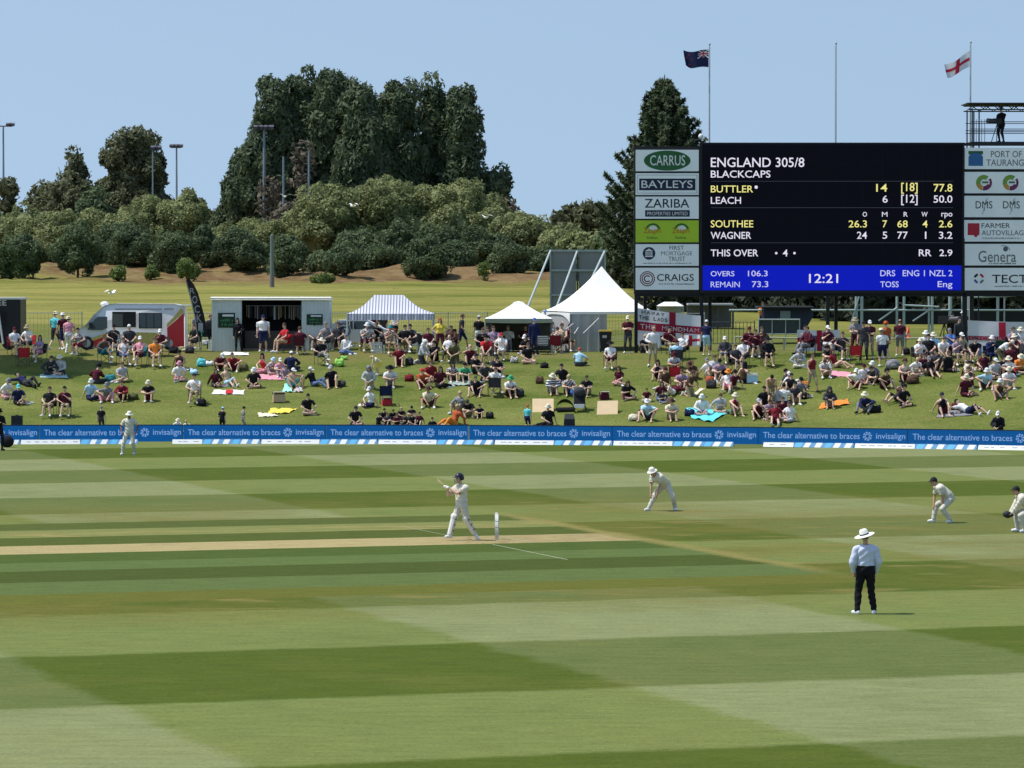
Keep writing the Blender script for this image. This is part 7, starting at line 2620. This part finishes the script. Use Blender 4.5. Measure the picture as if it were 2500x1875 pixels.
# practice nets and fences behind the scoreboard
pn = thing('practice_nets', 'grey steel frame of the practice nets with dark netting under the screen', 'frame', (0, 0, 0))
NY = 224.0
gp = mat('net_post', (.34, .42, .41), .5, .08)
for x, top, w_ in ((2091, 690, .11), (2104, 690, .11), (2190, 690, .09), (2207, 715, .10), (2268, 690, .07), (2276, 690, .10), (2320, 690, .13), (2349, 690, .06), (2364, 715, .09), (2436, 722, .10), (2452, 722, .06), (2508, 722, .08)):
    a = vp(x, top, NY)
    m = MB(); m.tube((a.x, NY, hgt(a.x, NY) - .1), a, w_ * .8, w_ * .8, 8); m.build('post', gp, pn)
for (xa_, ya_, xb_, yb_) in ((1780, 757, 2560, 757), (2208, 745, 2292, 749), (2364, 726, 2480, 722), (2145, 783, 2190, 751), (2228, 784, 2276, 752), (2078, 790, 2098, 720)):
    a, b_ = vp(xa_, ya_, NY - .05), vp(xb_, yb_, NY - .05)
    m = MB(); m.tube(a, b_, .055, .055, 6); m.build('rail', gp, pn)
a, b_ = vp(2095, 792, NY + .3), vp(2560, 757, NY + .3)
m = MB(); m.box(((a.x + b_.x) / 2, NY + .3, (a.z + b_.z) / 2), (b_.x - a.x, .03, b_.z - a.z)); m.build('shade_cloth', mat('shade_cloth', (.018, .022, .024), .9, .2, 2), pn)

def mesh_panel_fence(name, lab, x0_, x1_, Y, py_top, seg, m_post, m_rail, nbar, group=None, bar_r=.012, base=None):
    r = thing(name, lab, 'fence', (0, 0, 0), group=group)
    xa_, xb_ = vp(x0_, 800, Y).x, vp(x1_, 800, Y).x
    zt_ = vp(x0_, py_top, Y).z
    n = max(1, round((xb_ - xa_) / seg))
    for i in range(n + 1):
        x = xa_ + (xb_ - xa_) * i / n
        m = MB(); m.tube((x, Y, hgt(x, Y)), (x, Y, zt_ + .06), .03, .03, 6); m.build('post', m_post, r)
    for i in range(n):
        a, b_ = xa_ + (xb_ - xa_) * i / n, xa_ + (xb_ - xa_) * (i + 1) / n
        m = MB()
        g_ = hgt((a + b_) / 2, Y)
        for z in (zt_, g_ + .15):
            m.tube((a, Y, z), (b_, Y, z), .02, .02, 5)
        for k in range(1, nbar):
            x = a + (b_ - a) * k / nbar
            m.tube((x, Y, g_ + .15), (x, Y, zt_), bar_r, bar_r, 4, cap=False)
        m.build('bar_panel', m_rail, r)
    return r
fg = mat('fence_grey', (.28, .31, .30), .5, .1)
GF = 'grey mesh fences behind the stalls'
mesh_panel_fence('mesh_fence', 'thin grey mesh fence between food truck and van', 55, 200, 219, 764, 2.4, fg, fg, 16, GF, .009)
mesh_panel_fence('mesh_fence', 'thin grey mesh fence between van and container', 452, 520, 219, 764, 2.2, fg, fg, 16, GF, .009)
mesh_panel_fence('mesh_fence', 'thin grey mesh fence seen through the striped marquee', 806, 1190, 219, 764, 2.4, fg, fg, 16, GF, .009)
mesh_panel_fence('mesh_fence', 'thin grey mesh fence right of the peaked tent', 1480, 1720, 221, 765, 2.4, fg, fg, 16, GF, .009)
mesh_panel_fence('pool_fence', 'low dark bar fence left of the blue shed under the screen', 1715, 1842, 214, 786, 2.2, mat('fence_dark', (.06, .07, .075), .5), mat('fence_dark', (.06, .07, .075), .5), 14, None, .02)
sc_ = thing('screened_fence', 'grey-green screened fence with pale rail under the word REMAIN', 'fence', (0, 0, 0))
a, b_ = vp(1852, 816, 211), vp(1952, 780, 211)
m = MB(); m.box(((a.x + b_.x) / 2, 211, (a.z + b_.z) / 2), (b_.x - a.x, .03, b_.z - a.z)); m.build('screen_cloth', mat('screen_cloth', (.055, .075, .085), .9, .15, 5), sc_)
m = MB(); m.tube((a.x, 210.95, b_.z), (b_.x, 210.95, b_.z), .035); m.tube((a.x, 210.95, a.z + .02), (b_.x, 210.95, a.z + .02), .03); m.build('rail', gp, sc_)
for t_ in (0, .33, .66, 1):
    x = a.x + (b_.x - a.x) * t_
    m = MB(); m.tube((x, 210.95, hgt(x, 211)), (x, 210.95, b_.z + .05), .03); m.build('post', gp, sc_)
bs = thing('blue_shed', 'dark blue tarpaulin shelter behind the screened fence', 'shelter', (0, 0, 0))
a, b_ = vp(1865, 815, 216), vp(1988, 752, 216)
m = MB(); m.prism([(a.x, a.z), (b_.x - .6, a.z), (b_.x, b_.z - .35), (b_.x - .2, b_.z), (a.x, b_.z)], 216, 218); m.build('tarpaulin', mat('tarp_navy', (.022, .032, .062), .7, .15, 2), bs)
m = MB(); m.box(((a.x + b_.x) / 2 - .2, 216.9, b_.z + .05), (b_.x - a.x + .3, 2.6, .08)); m.build('roof', mat('roof_dark', (.05, .05, .055), .6), bs)
a, b_ = vp(1905, 778, 215.9), vp(1930, 759, 215.9)
m = MB(); m.box(((a.x + b_.x) / 2, 215.96, (a.z + b_.z) / 2), (b_.x - a.x, .04, b_.z - a.z)); m.build('pale_panel', mat('panel_teal', (.20, .27, .29), .6), bs)
wt = thing('distant_gazebo', 'small white-roofed gazebo far behind the big banner', 'gazebo', (0, 0, 0))
a, b_ = vp(1606, 757, 232), vp(1668, 737, 232)
zc = (a.z + b_.z) / 2
m = MB(); m.add([(a.x, 231, zc), (b_.x, 231, zc), (b_.x, 234, zc), (a.x, 234, zc), ((a.x * .75 + b_.x * .25), 232.2, b_.z), ((a.x * .25 + b_.x * .75), 232.2, b_.z)], [(0, 1, 5, 4), (1, 2, 5), (2, 3, 4, 5), (3, 0, 4)]); m.build('roof', tent_w, wt)
for x in (a.x + .05, b_.x - .05):
    for y in (231.05, 233.95):
        m = MB(); m.tube((x, y, hgt(x, y)), (x, y, zc), .04); m.build('leg', steel, wt)
m = MB(); m.box(((a.x + b_.x) / 2, 233.9, (zc + hgt(a.x, 234)) / 2), (b_.x - a.x - .1, .02, zc - hgt(a.x, 234))); m.build('back_wall', tent_g, wt)
sh = thing('low_stand', 'low open stand with pale flat roof behind the scoreboard legs', 'stand', (0, 0, 0))
a, b_ = vp(1680, 747, 236), vp(1790, 743, 236)
m = MB(); m.box(((a.x + b_.x) / 2, 237, b_.z), (b_.x - a.x, 2.4, .10)); m.build('roof', mat('roof_pale', (.5, .5, .5), .5), sh)
for t_ in (0, .33, .66, 1):
    x = a.x + (b_.x - a.x) * t_ * .98 + .05
    m = MB(); m.box((x, 236.2, (hgt(x, 236) + b_.z) / 2), (.12, .12, b_.z - hgt(x, 236))); m.build('post', mat('post_dark', (.08, .08, .085), .6), sh)
m = MB(); m.box(((a.x + b_.x) / 2, 238, (hgt(a.x, 238) + b_.z) / 2), (b_.x - a.x, .05, b_.z - hgt(a.x, 238))); m.build('back_wall', mat('stand_wall', (.14, .15, .15), .8), sh)

# low rail in front of the scoreboard area
lr = thing('low_rail', 'low pale rail running under the scoreboard', 'rail', (0, 0, 0))
a, b_ = vp(1795, 826, 203), vp(2330, 824, 203)
n = 9
for i in range(n):
    xa_ = a.x + (b_.x - a.x) * i / n; xb_ = a.x + (b_.x - a.x) * (i + 1) / n
    m = MB(); m.tube((xa_, 203, hgt(xa_, 203) + .62), (xb_, 203, hgt(xb_, 203) + .62), .045); m.build('rail', mat('rail_pale', (.38, .42, .33), .6), lr)
    m = MB(); m.tube((xa_, 203, hgt(xa_, 203)), (xa_, 203, hgt(xa_, 203) + .64), .045); m.build('post', mat('rail_pale', (.38, .42, .33), .6), lr)

cn = thing('traffic_cone', 'orange traffic cone under the right end of the screen', 'cone', base_at(2217, 828))
m = MB(); m.lathe([(.20, .04), (.165, .06), (.045, .72), (.01, .73)], 16); m.build('cone', mat('cone_orange', (.62, .10, .03), .5), cn, True)
m = MB(); m.lathe([(.128, .24), (.135, .24), (.105, .38), (.10, .38)], 16); m.build('cone_band', mat('cone_band', (.65, .6, .55), .5), cn)
m = MB(); m.box((0, 0, .02), (.42, .42, .04)); m.build('base', mat('cone_base', (.05, .03, .025), .6), cn)

# poles and floodlights
up_ = thing('utility_post', 'thick grey-green post standing on the dry grass slope', 'post', ground(664, 701))
m = MB(); m.tube((0, 0, -.2), (0, 0, at(664, 575, up_.location.y).z - up_.location.z), .155, .13, 14); m.build('shaft', mat('post_green', (.14, .18, .165), .5), up_)
m = MB(); m.tube((0, 0, -.1), (0, 0, .9), .18, .175, 14); m.build('base_sleeve', mat('post_grey', (.17, .16, .16), .6), up_)
m = MB(); m.ell((0, 0, at(664, 575, up_.location.y).z - up_.location.z), (.13, .13, .06), 14, 6); m.build('cap', mat('post_green', (.14, .18, .165), .5), up_, True)
lamp_d = mat('lamp_housing', (.10, .10, .12), .5)
def floodlight(px_, top, Y, heads, lab, r_=.11, heads_dark=False):
    t_ = at(px_, top, Y)
    root = thing('floodlight', lab, 'floodlight', (t_.x, Y, hgt(t_.x, Y)), 0, 'floodlight and lamp poles behind the trees')
    h = t_.z - hgt(t_.x, Y)
    m = MB(); m.tube((0, 0, 0), (0, 0, h), r_ * 1.3, r_ * .8, 8); m.build('pole', mat('pole_haze', (.20, .24, .27), .5), root)
    k = Y / FPX
    if heads:
        m = MB(); m.tube((-heads[0] * k, 0, h), (heads[1] * k, 0, h), .07, .07, 6); m.build('crossarm', lamp_d, root)
        for dx in heads[2]:
            m = MB(); m.box((dx * k, -.1, h + .18), (.62, .5, .26), Matrix.Rotation(R(18), 3, 'X')); m.build('lamp', lamp_d, root)
    return root
floodlight(8, 308, 440, (22, 22, (-16, 14, 21)), 'floodlight with wide twin heads at the far left edge')
floodlight(645, 316, 343, (22, 22, (-17, -8, 4, 15)), 'tall floodlight with four heads in front of the cypress clump', .13)
floodlight(431, 360, 440, (14, 12, (-10, 0, 9)), 'floodlight with three dark heads right of the spreading pine')
floodlight(373, 366, 346, (0, 16, (4, 13)), 'faint floodlight in front of the spreading pine', .08)
floodlight(692, 382, 339, None, 'bare grey pole in front of the cypress clump, left one', .10)
floodlight(754, 368, 339, None, 'bare grey pole in front of the cypress clump, right one', .10)

# gulls
gw = mat('gull_white', (.85, .85, .83), .6)
def gull(px_, py_, Y, span, rz, lab):
    r = thing('gull', lab, 'bird', at(px_, py_, Y), R(rz), 'white gulls in the air')
    m = MB(); m.ell((0, 0, 0), (.24, .085, .08), 10, 7); m.ell((.24, 0, .03), (.07, .055, .055), 8, 6); m.build('body', gw, r, True)
    for sx in (-1, 1):
        m = MB(); s_ = span
        m.add([(.10, sx * .05, .03), (-.10, sx * .05, .03), (.13, sx * .45 * s_, .20), (-.06, sx * .45 * s_, .20), (-.05, sx * s_, .06)], [(0, 1, 3, 2), (2, 3, 4)])
        m.build('wing', gw, r)
gull(696, 480, 300, .75, 80, 'white gull beside the copper tree')
gull(861, 503, 290, .75, 40, 'white gull in front of the olive trees')
gull(1186, 531, 290, .75, 60, 'white gull in front of the rightmost olive trees')
gull(272, 716, 240, .75, -30, 'white gull low over the dry slope above the van')

# ------------------------------------------------------------------ things people brought along
def rug(name, lab, corners, colour, cat, wrinkle=.03, y_off=.015):
    """a cloth laid on the slope; corners in photo pixels, clockwise"""
    P = [ground(x, y) for x, y in corners]
    m = MB()
    def fn(u, v_):
        p_ = P[0].lerp(P[1], u).lerp(P[3].lerp(P[2], u), v_)
        e = .06 * math.sin(u * 9 + v_ * 5) * (1 if v_ in (0, 1) else .3)
        x, y = p_.x + e, p_.y + .06 * math.sin(u * 13) * (1 if v_ in (0, 1) else .3)
        return V((x, y, hgt(x, y) + y_off + wrinkle * (math.sin(u * 17 + v_ * 3) * math.sin(v_ * 13 + u * 5) + 1) * .5))
    m.grid(fn, 14, 10)
    n = len(m.v)
    m.grid(lambda u, v_: fn(u, v_) - V((0, 0, .012)), 14, 10)
    return tag(m.build(name, cloth(colour) if isinstance(colour, str) else colour, None, True), lab, cat)
def P_(reg, *pts):
    return [px(reg, x, y) for x, y in pts]
rug('blanket', 'bright turquoise blanket spread under two people low on the bank', P_('E2', (390, 735), (960, 770), (720, 905), (480, 860)), mat('blanket_turquoise', (.12, .62, .68), .85, .08, 3), 'blanket', .10)
rug('picnic_rug', 'pink picnic rug under the family below the container', P_('B2', (1220, 290), (1540, 300), (1550, 360), (1210, 355)), 'pink', 'rug')
rug('towel', 'pink towel beneath reclining woman under the screen', P_('F', (290, 930), (480, 940), (480, 985), (270, 985)), 'pink', 'towel')
rug('towel', 'orange towel beneath hooded person low on the bank', P_('F', (180, 1260), (450, 1210), (460, 1260), (160, 1315)), 'orange', 'towel', .08)
rug('mat', 'dark grey mat under the man in black vest', P_('F', (1350, 1340), (1620, 1310), (1700, 1370), (1340, 1395)), 'grey', 'mat')
rug('towel', 'yellow towel spread beside hat and box low on the bank', P_('B2', (1370, 735), (1720, 735), (1600, 790), (1340, 800)), 'yellow', 'towel', .08)
rug('towel', 'white towel beside the yellow one', P_('B2', (1200, 790), (1420, 800), (1470, 830), (1230, 840)), 'cream', 'towel', .06)
rug('towel', 'aqua towel under the sunbather below the container', P_('B2', (1550, 420), (1660, 430), (1640, 520), (1530, 515)), mat('towel_aqua', (.35, .75, .62), .85, .08, 4), 'towel', .08)
rug('towel', 'patterned black and white towel beside the aqua one', P_('B2', (1690, 450), (1790, 455), (1780, 520), (1670, 520)), 'patterned', 'towel', .08)
bn = rug('paper_banner', 'long white paper banner with red print lying below two sitters', P_('B2', (640, 490), (1040, 490), (1020, 548), (620, 545)), mat('paper_white', (.75, .72, .66), .85, .05, 3), 'banner', .03)
P4 = [ground(*q) for q in P_('B2', (800, 497), (890, 497), (880, 545), (790, 545))]
m = MB(); m.grid(lambda u, v_: (lambda p_: V((p_.x, p_.y, hgt(p_.x, p_.y) + .065)))(P4[0].lerp(P4[1], u).lerp(P4[3].lerp(P4[2], u), v_)), 4, 4); m.build('red_print', cloth('red'), bn)
rug('mat', 'pale blue mat under two people in the shade', P_('A', (510, 1240), (860, 1240), (870, 1285), (520, 1280)), mat('mat_pale_blue', (.35, .5, .5), .85), 'mat')
rug('blanket', 'grey-green blanket among the group below the striped marquee', P_('C2', (1560, 385), (1840, 360), (1860, 430), (1540, 440)), mat('blanket_grey_green', (.3, .38, .32), .85, .2, 5), 'blanket', .08)
rug('towel', 'white towel lying behind the man in maroon shirt and white cap', P_('B', (760, 950), (1090, 960), (1090, 990), (760, 990)), 'white', 'towel')
rug('towel', 'cream towel stretched on the grass beside kneeling person', P_('E', (780, 1420), (840, 1425), (730, 1510), (690, 1500)), 'cream', 'towel')

def backpack(reg, x, y, c, lab, s=1.0, rz=0.0):
    g = ground(*px(reg, x, y))
    r = thing('backpack', lab, 'bag', g, R(rz), 'bags on the grass')
    s *= .80
    q_ = random.Random(int(x * 7 + y))
    m = MB(); m.ell((0, 0, 0), (1, 1, 1), 14, 10)
    sx_, sz_ = q_.uniform(.9, 1.25), q_.uniform(.75, 1.1)
    def sq(c_):
        return math.copysign(abs(c_) ** .62, c_)
    m.v = [(sq(v[0]) * .23 * s * sx_ * (1 - .18 * v[2]) + .03 * math.sin(v[1] * 7), sq(v[1]) * .15 * s, .18 * s * sz_ * (1 + sq(v[2]) + .16 * math.sin(v[0] * 5 + x)) + .07 * s * v[0] * q_.choice((-1, 1))) for v in m.v]
    m.build('bag_body', cloth(c), r, True)
    m = MB(); m.ell((.03, -.13 * s, .13 * s), (.14 * s, .06 * s, .09 * s), 10, 7); m.build('pocket', cloth(c), r, True)
    m = MB(); m.path([V((-.07 * s, .02, .36 * s * sz_)), V((-.03 * s, .0, .43 * s * sz_)), V((.05 * s, -.02, .42 * s * sz_)), V((.09 * s, -.04, .33 * s * sz_))], .014, 6); m.build('strap', cloth('charcoal'), r)
for a in [('B2', 490, 690, 'black', 'black backpack beside the man in white tee', 1.2), ('C', 1050, 1110, 'charcoal', 'dark backpack behind the person with raised arm', 1.1), ('D2', 350, 565, 'charcoal', 'grey backpack beside the man in green sun hat', 1.2),
          ('C2', 2085, 850, 'black', 'black bag right of the children on the bank', 1.1), ('F', 1540, 1315, 'maroon', 'maroon bag between the man in black vest and lying man', 1.2), ('A2', 1715, 605, 'olive', 'olive backpack right of sitter in dark red', 1.1),
          ('E2', 720, 460, 'charcoal', 'dark grey backpack on open grass below screen word REMAIN', 1.35), ('E2', 1920, 440, 'orange', 'orange bag left of the walking child', .9), ('C2', 1050, 370, 'darkred', 'red bag left of the person in rust tee', 1.2),
          ('C2', 180, 440, 'charcoal', 'black bag beside sitter in black below marquee', 1.0), ('F', 1100, 1050, 'brown', 'brown bag beside curly haired sitter', 1.3), ('A', 1420, 1325, 'teal', 'dark teal bag behind the sitters below the van', 1.2),
          ('F', 720, 1340, 'black', 'black bag behind the man in navy jacket', 1.3), ('C', 150, 1130, 'lime', 'bright green bag on the grass below the container', 1.3), ('C', 210, 1045, 'lime', 'small bright green bag behind the bigger one', .8),
          ('D2', 620, 400, 'brown', 'brown bag left of the man in navy stripes', 1.1), ('D2', 680, 200, 'black', 'black bag behind the straw hat', 1.0), ('E2', 700, 390, 'rust', 'rust coloured bag before the cap wearers', 1.0), ('F', 900, 905, 'grey', 'grey rucksack beside the standing man in white', 1.5),
          ('F', 1440, 880, 'black', 'black bag under the leaning sitter', 1.4), ('F', 2120, 960, 'red', 'red bag near the far right edge', 1.0), ('F', 1030, 760, 'black', 'black bag behind the white haired sitter', 1.0), ('B', 330, 960, 'charcoal', 'charcoal bag behind the van rear', 1.2),
          ('B', 130, 960, 'black', 'black bag behind the van wheel', 1.2), ('B', 540, 860, 'lightgrey', 'pale bag by the feather flag', .9), ('B', 480, 1130, 'turquoise', 'turquoise bag beside the pink hat', 1.2), ('B', 390, 1235, 'lightblue', 'pale blue bag beside the turquoise one', 1.1),
          ('B', 1030, 1180, 'olive', 'olive bag right of sitter in dark red', 1.2), ('B', 590, 1120, 'white', 'white bag left of sitter in maroon', .9), ('D2', 1830, 880, 'cream', 'cream bag left of the bending man low on bank', 1.2), ('D', 400, 1610, 'patterned', 'patterned bag between two sitters below gazebo', 1.1),
          ('H', 370, 670, 'navy', 'navy bag on the turquoise blanket', 1.2), ('H', 1970, 430, 'black', 'black bag at the right of the big group', 1.1), ('A', 370, 1390, 'charcoal', 'dark bag at the feet of lying person in the shade', .9), ('F', 1780, 905, 'maroon', 'maroon bag below the blue chair', .9)]:
    backpack(*a)
def cooler(reg, x, y, c1, c2, lab, s=1.0):
    g = ground(*px(reg, x, y))
    r = thing('cool_box', lab, 'cool box', g, .2, 'cool boxes')
    m = MB(); m.box((0, 0, .15 * s), (.46 * s, .32 * s, .30 * s)); m.build('box', cloth(c1), r)
    m = MB(); m.box((0, 0, .33 * s), (.48 * s, .34 * s, .06 * s)); m.build('lid', cloth(c2), r)
    m = MB(); m.path([V((-.22 * s, -.17 * s, .26 * s)), V((-.22 * s, -.2 * s, .40 * s)), V((.22 * s, -.2 * s, .40 * s)), V((.22 * s, -.17 * s, .26 * s))], .014, 6); m.build('handle', cloth('white'), r)
cooler('E2', 1235, 390, 'lightblue', 'white', 'pale blue and white cool box below screen word REMAIN', 1.1)
cooler('C', 1110, 860, 'white', 'lightgrey', 'white cool box under the right side of the striped marquee', 1.7)
cooler('C', 960, 850, 'lightblue', 'white', 'pale blue cool box under the striped marquee', 1.2)
cooler('C2', 760, 680, 'red', 'darkred', 'red cool box in front of the navy chair', .9)
cooler('D2', 1450, 605, 'maroon', 'maroon', 'maroon case behind the right plywood sheet', .9)
cooler('B2', 1480, 640, 'tan', 'brown', 'brown carton with a straw hat beside the yellow towel', 1.2)

def free_chair(reg, x, y, rz, c, lab):
    g = ground(*px(reg, x, y))
    camp_chair(g, R(rz), c, lab)
free_chair('E', 445, 1385, 190, 'red', 'empty bright red folding chair seen from behind below the banner')
free_chair('F', 520, 860, 185, 'red', 'empty red folding chair below the man in grey shirt')
free_chair('A', 290, 1130, 200, 'red', 'empty red folding chair in front of the two men at left')
free_chair('C2', 750, 680, 180, 'navy', 'empty navy folding chair low on bank below the marquee')
free_chair('C2', 2140, 575, 185, 'charcoal', 'charcoal folding chair turned away below the marquee right half')
free_chair('D', 765, 1500, 180, 'striped', 'black and white striped folding chair seen from behind by the gazebo')
free_chair('C', 1240, 960, 180, 'charcoal', 'empty charcoal chair right of the striped marquee')
free_chair('C', 1590, 860, 180, 'maroon', 'maroon chair behind the standing woman in yellow')

# plywood sheets, pushchair, low beach shelter and loudspeakers near the boards
ply = mat('plywood', (.62, .47, .28), .75, .08, 2.5)
for (pts, lab) in (([(523, 615), (795, 612), (798, 770), (525, 770)], 'left plywood sheet leaning on the bank behind seated person'), ([(1352, 625), (1612, 620), (1622, 795), (1352, 802)], 'right plywood sheet leaning on the bank')):
    Q = [ground(*q) for q in P_('D2', *pts)]
    r = thing('plywood_sheet', lab, 'board', (0, 0, 0), 0, 'plywood sheets on the bank')
    ctr = sum(Q, V()) / 4
    m = MB()
    lo = [Q[3], Q[2]]
    top = [V((Q[0].x, Q[3].y + .55, hgt(Q[0].x, Q[3].y) + .60)), V((Q[1].x, Q[2].y + .55, hgt(Q[1].x, Q[2].y) + .60))]
    n = (lo[1] - lo[0]).cross(top[0] - lo[0]).normalized() * -.03
    vs = [lo[0], lo[1], top[1], top[0]]
    m.add(vs + [v + n for v in vs], [(0, 1, 2, 3), (7, 6, 5, 4), (0, 4, 5, 1), (1, 5, 6, 2), (2, 6, 7, 3), (3, 7, 4, 0)]); m.build('sheet', ply, r)
    m = MB(); m.tube(top[0].lerp(top[1], .5), V((ctr.x, top[0].y + .45, hgt(ctr.x, top[0].y + .45))), .025); m.build('prop', mat('prop_wood', (.3, .22, .14), .8), r)
def box_speaker(px_, py_, w_, h_, d_, lab, wedge=False):
    x = at(px_, py_, 175).x
    y = yb(x) + .9
    r = thing('loudspeaker', lab, 'loudspeaker', (x, y, hgt(x, y)))
    z0 = 0.0
    m = MB()
    if wedge:
        m.add([(-w_ / 2, -d_ / 2, 0), (w_ / 2, -d_ / 2, 0), (w_ / 2, d_ / 2, 0), (-w_ / 2, d_ / 2, 0), (-w_ * .42, -d_ / 2, h_ * .82), (w_ * .42, -d_ / 2, h_ * .82), (w_ * .34, d_ / 2, h_), (-w_ * .34, d_ / 2, h_)], [(3, 2, 1, 0), (0, 1, 5, 4), (1, 2, 6, 5), (2, 3, 7, 6), (3, 0, 4, 7), (4, 5, 6, 7)])
    else:
        m.box((0, 0, h_ / 2), (w_, d_, h_))
    m.build('cabinet', mat('speaker_black', (.018, .018, .02), .6), r)
    m = MB(); m.box((0, -d_ / 2 - .012, h_ * .42), (w_ * .84, .02, h_ * .74)); m.build('grille', mat('speaker_grille', (.03, .03, .032), .8), r)
    m = MB(); m.box((0, 0, h_ * (.86 if wedge else 1.0) + .02), (w_ * .3, .05, .03)); m.build('handle', mat('speaker_black', (.018, .018, .02), .6), r)
box_speaker(46, 1030, .47, 1.12, .4, 'square black loudspeaker standing behind the boards at left')
box_speaker(1389, 1030, .56, 1.22, .5, 'black wedge loudspeaker behind the boards near plywood sheets', True)
pc = thing('pushchair', 'black pushchair with blue bag between the plywood sheets', 'pushchair', ground(*px('D2', 1130, 750)))
pk = cloth('black')
m = MB(); m.grid(lambda u, v_: V((-.26 + .52 * u, -.25 + .5 * v_ * .6, .30 + .62 * v_)), 4, 6); m.build('seat', pk, pc, True)
m = MB(); m.ell((0, .02, .86), (.27, .28, .22), 12, 8); m.build('hood', cloth('charcoal'), pc, True)
m = MB()
for sx in (-.25, .25):
    m.tube((sx, -.35, .12), (sx, .40, 1.05), .018); m.tube((sx, .38, .12), (sx, -.05, .62), .018)
m.tube((-.25, .40, 1.05), (.25, .40, 1.05), .02)
m.build('frame', steel_d, pc)
for x in (-.27, .27):
    for y in (-.36, .38):
        m = MB(); m.tube((x - .02, y, .12), (x + .02, y, .12), .12, .12, 14); m.build('wheel', mat('tyre', (.02, .02, .021), .8), pc)
m = MB(); m.box((0, -.2, .22), (.42, .4, .16)); m.build('basket', cloth('white'), pc)
backpack('D2', 1080, 565, 'blue', 'bright blue bag hanging behind the pushchair', 1.2)
lb = thing('beach_shelter', 'low dark green beach shelter left of the pushchair', 'shelter', ground(*px('D2', 945, 745)))
m = MB(); m.grid(lambda u, v_: V((.42 * math.cos(math.pi * u), -.05 + .55 * v_, .52 * math.sin(math.pi * u) * (1 - .35 * v_))), 14, 6); m.build('canopy', mat('shelter_green', (.03, .045, .035), .8), lb, True)
m = MB(); m.box((0, .0, .06), (.8, .8, .1)); m.build('base', cloth('charcoal'), lb)

# white picket barriers and crates in front of the container and marquee
wpl = mat('picket_white', (.55, .60, .58), .6)
def picket(px0, px1, py, lab, n=10):
    a, b_ = ground(px0, py), ground(px1, py)
    r = thing('picket_barrier', lab, 'barrier', a, math.atan2(b_.y - a.y, b_.x - a.x), 'low white picket barriers')
    L = (b_ - a).length
    for i in range(n):
        m = MB(); m.box((L * (i + .5) / n, 0, .28), (L / n * .55, .02, .56)); m.build('picket', wpl, r)
    m = MB(); m.box((L / 2, .02, .16), (L, .02, .05)); m.box((L / 2, .02, .44), (L, .02, .05)); m.build('rail', wpl, r)
picket(*[px('B', 570, 0)[0], px('B', 740, 0)[0], px('B', 0, 930)[1]], 'low white picket barrier left of the black robed person')
picket(*[px('B', 765, 0)[0], px('B', 900, 0)[0], px('B', 0, 930)[1]], 'low white picket barrier touching the black robed person')
picket(*[px('C', 560, 0)[0], px('C', 740, 0)[0], px('C', 0, 960)[1]], 'low white picket barrier under left side of striped marquee')
picket(*[px('C', 1140, 0)[0], px('C', 1330, 0)[0], px('C', 0, 960)[1]], 'low white picket barrier under right side of striped marquee')
tb_ = thing('trestle_table', 'grey trestle table under the striped marquee', 'table', ground(*px('C', 760, 840)))
m = MB(); m.box((0, 0, .72), (2.4, .7, .05)); m.build('table_top', mat('table_grey', (.2, .22, .2), .7), tb_)
for x in (-1.05, 1.05):
    for y in (-.28, .28):
        m = MB(); m.tube((x, y, 0), (x, y, .7), .025); m.build('leg', steel_d, tb_)

# bag of the photographer, lying over the rope
g = ground(17, 1092)
r = thing('camera_bag', 'black camera bag slung against the boards at the left edge', 'bag', (g.x, g.y, 0))
m = MB(); m.ell((0, 0, .24), (.30, .22, .25), 14, 10); m.build('bag_body', cloth('black'), r, True)
m = MB(); m.path([V((-.2, 0, .4)), V((-.1, 0, .55)), V((.1, 0, .55)), V((.2, 0, .4))], .02, 6); m.build('strap', cloth('charcoal'), r)
# camera of the crouching photographer behind the boards
tv_camera(ground(*px('F', 1925, 1560)) + V((0, -.3, -.25)), 'black camera held by the crouching photographer behind the boards', R(-20), .55, False)
tv_camera(ground(*px('Y', 1330, 800)) + V((-.6, -.2, 0)), 'large black broadcast camera on tripod beside the club banner', R(60), 1.15)
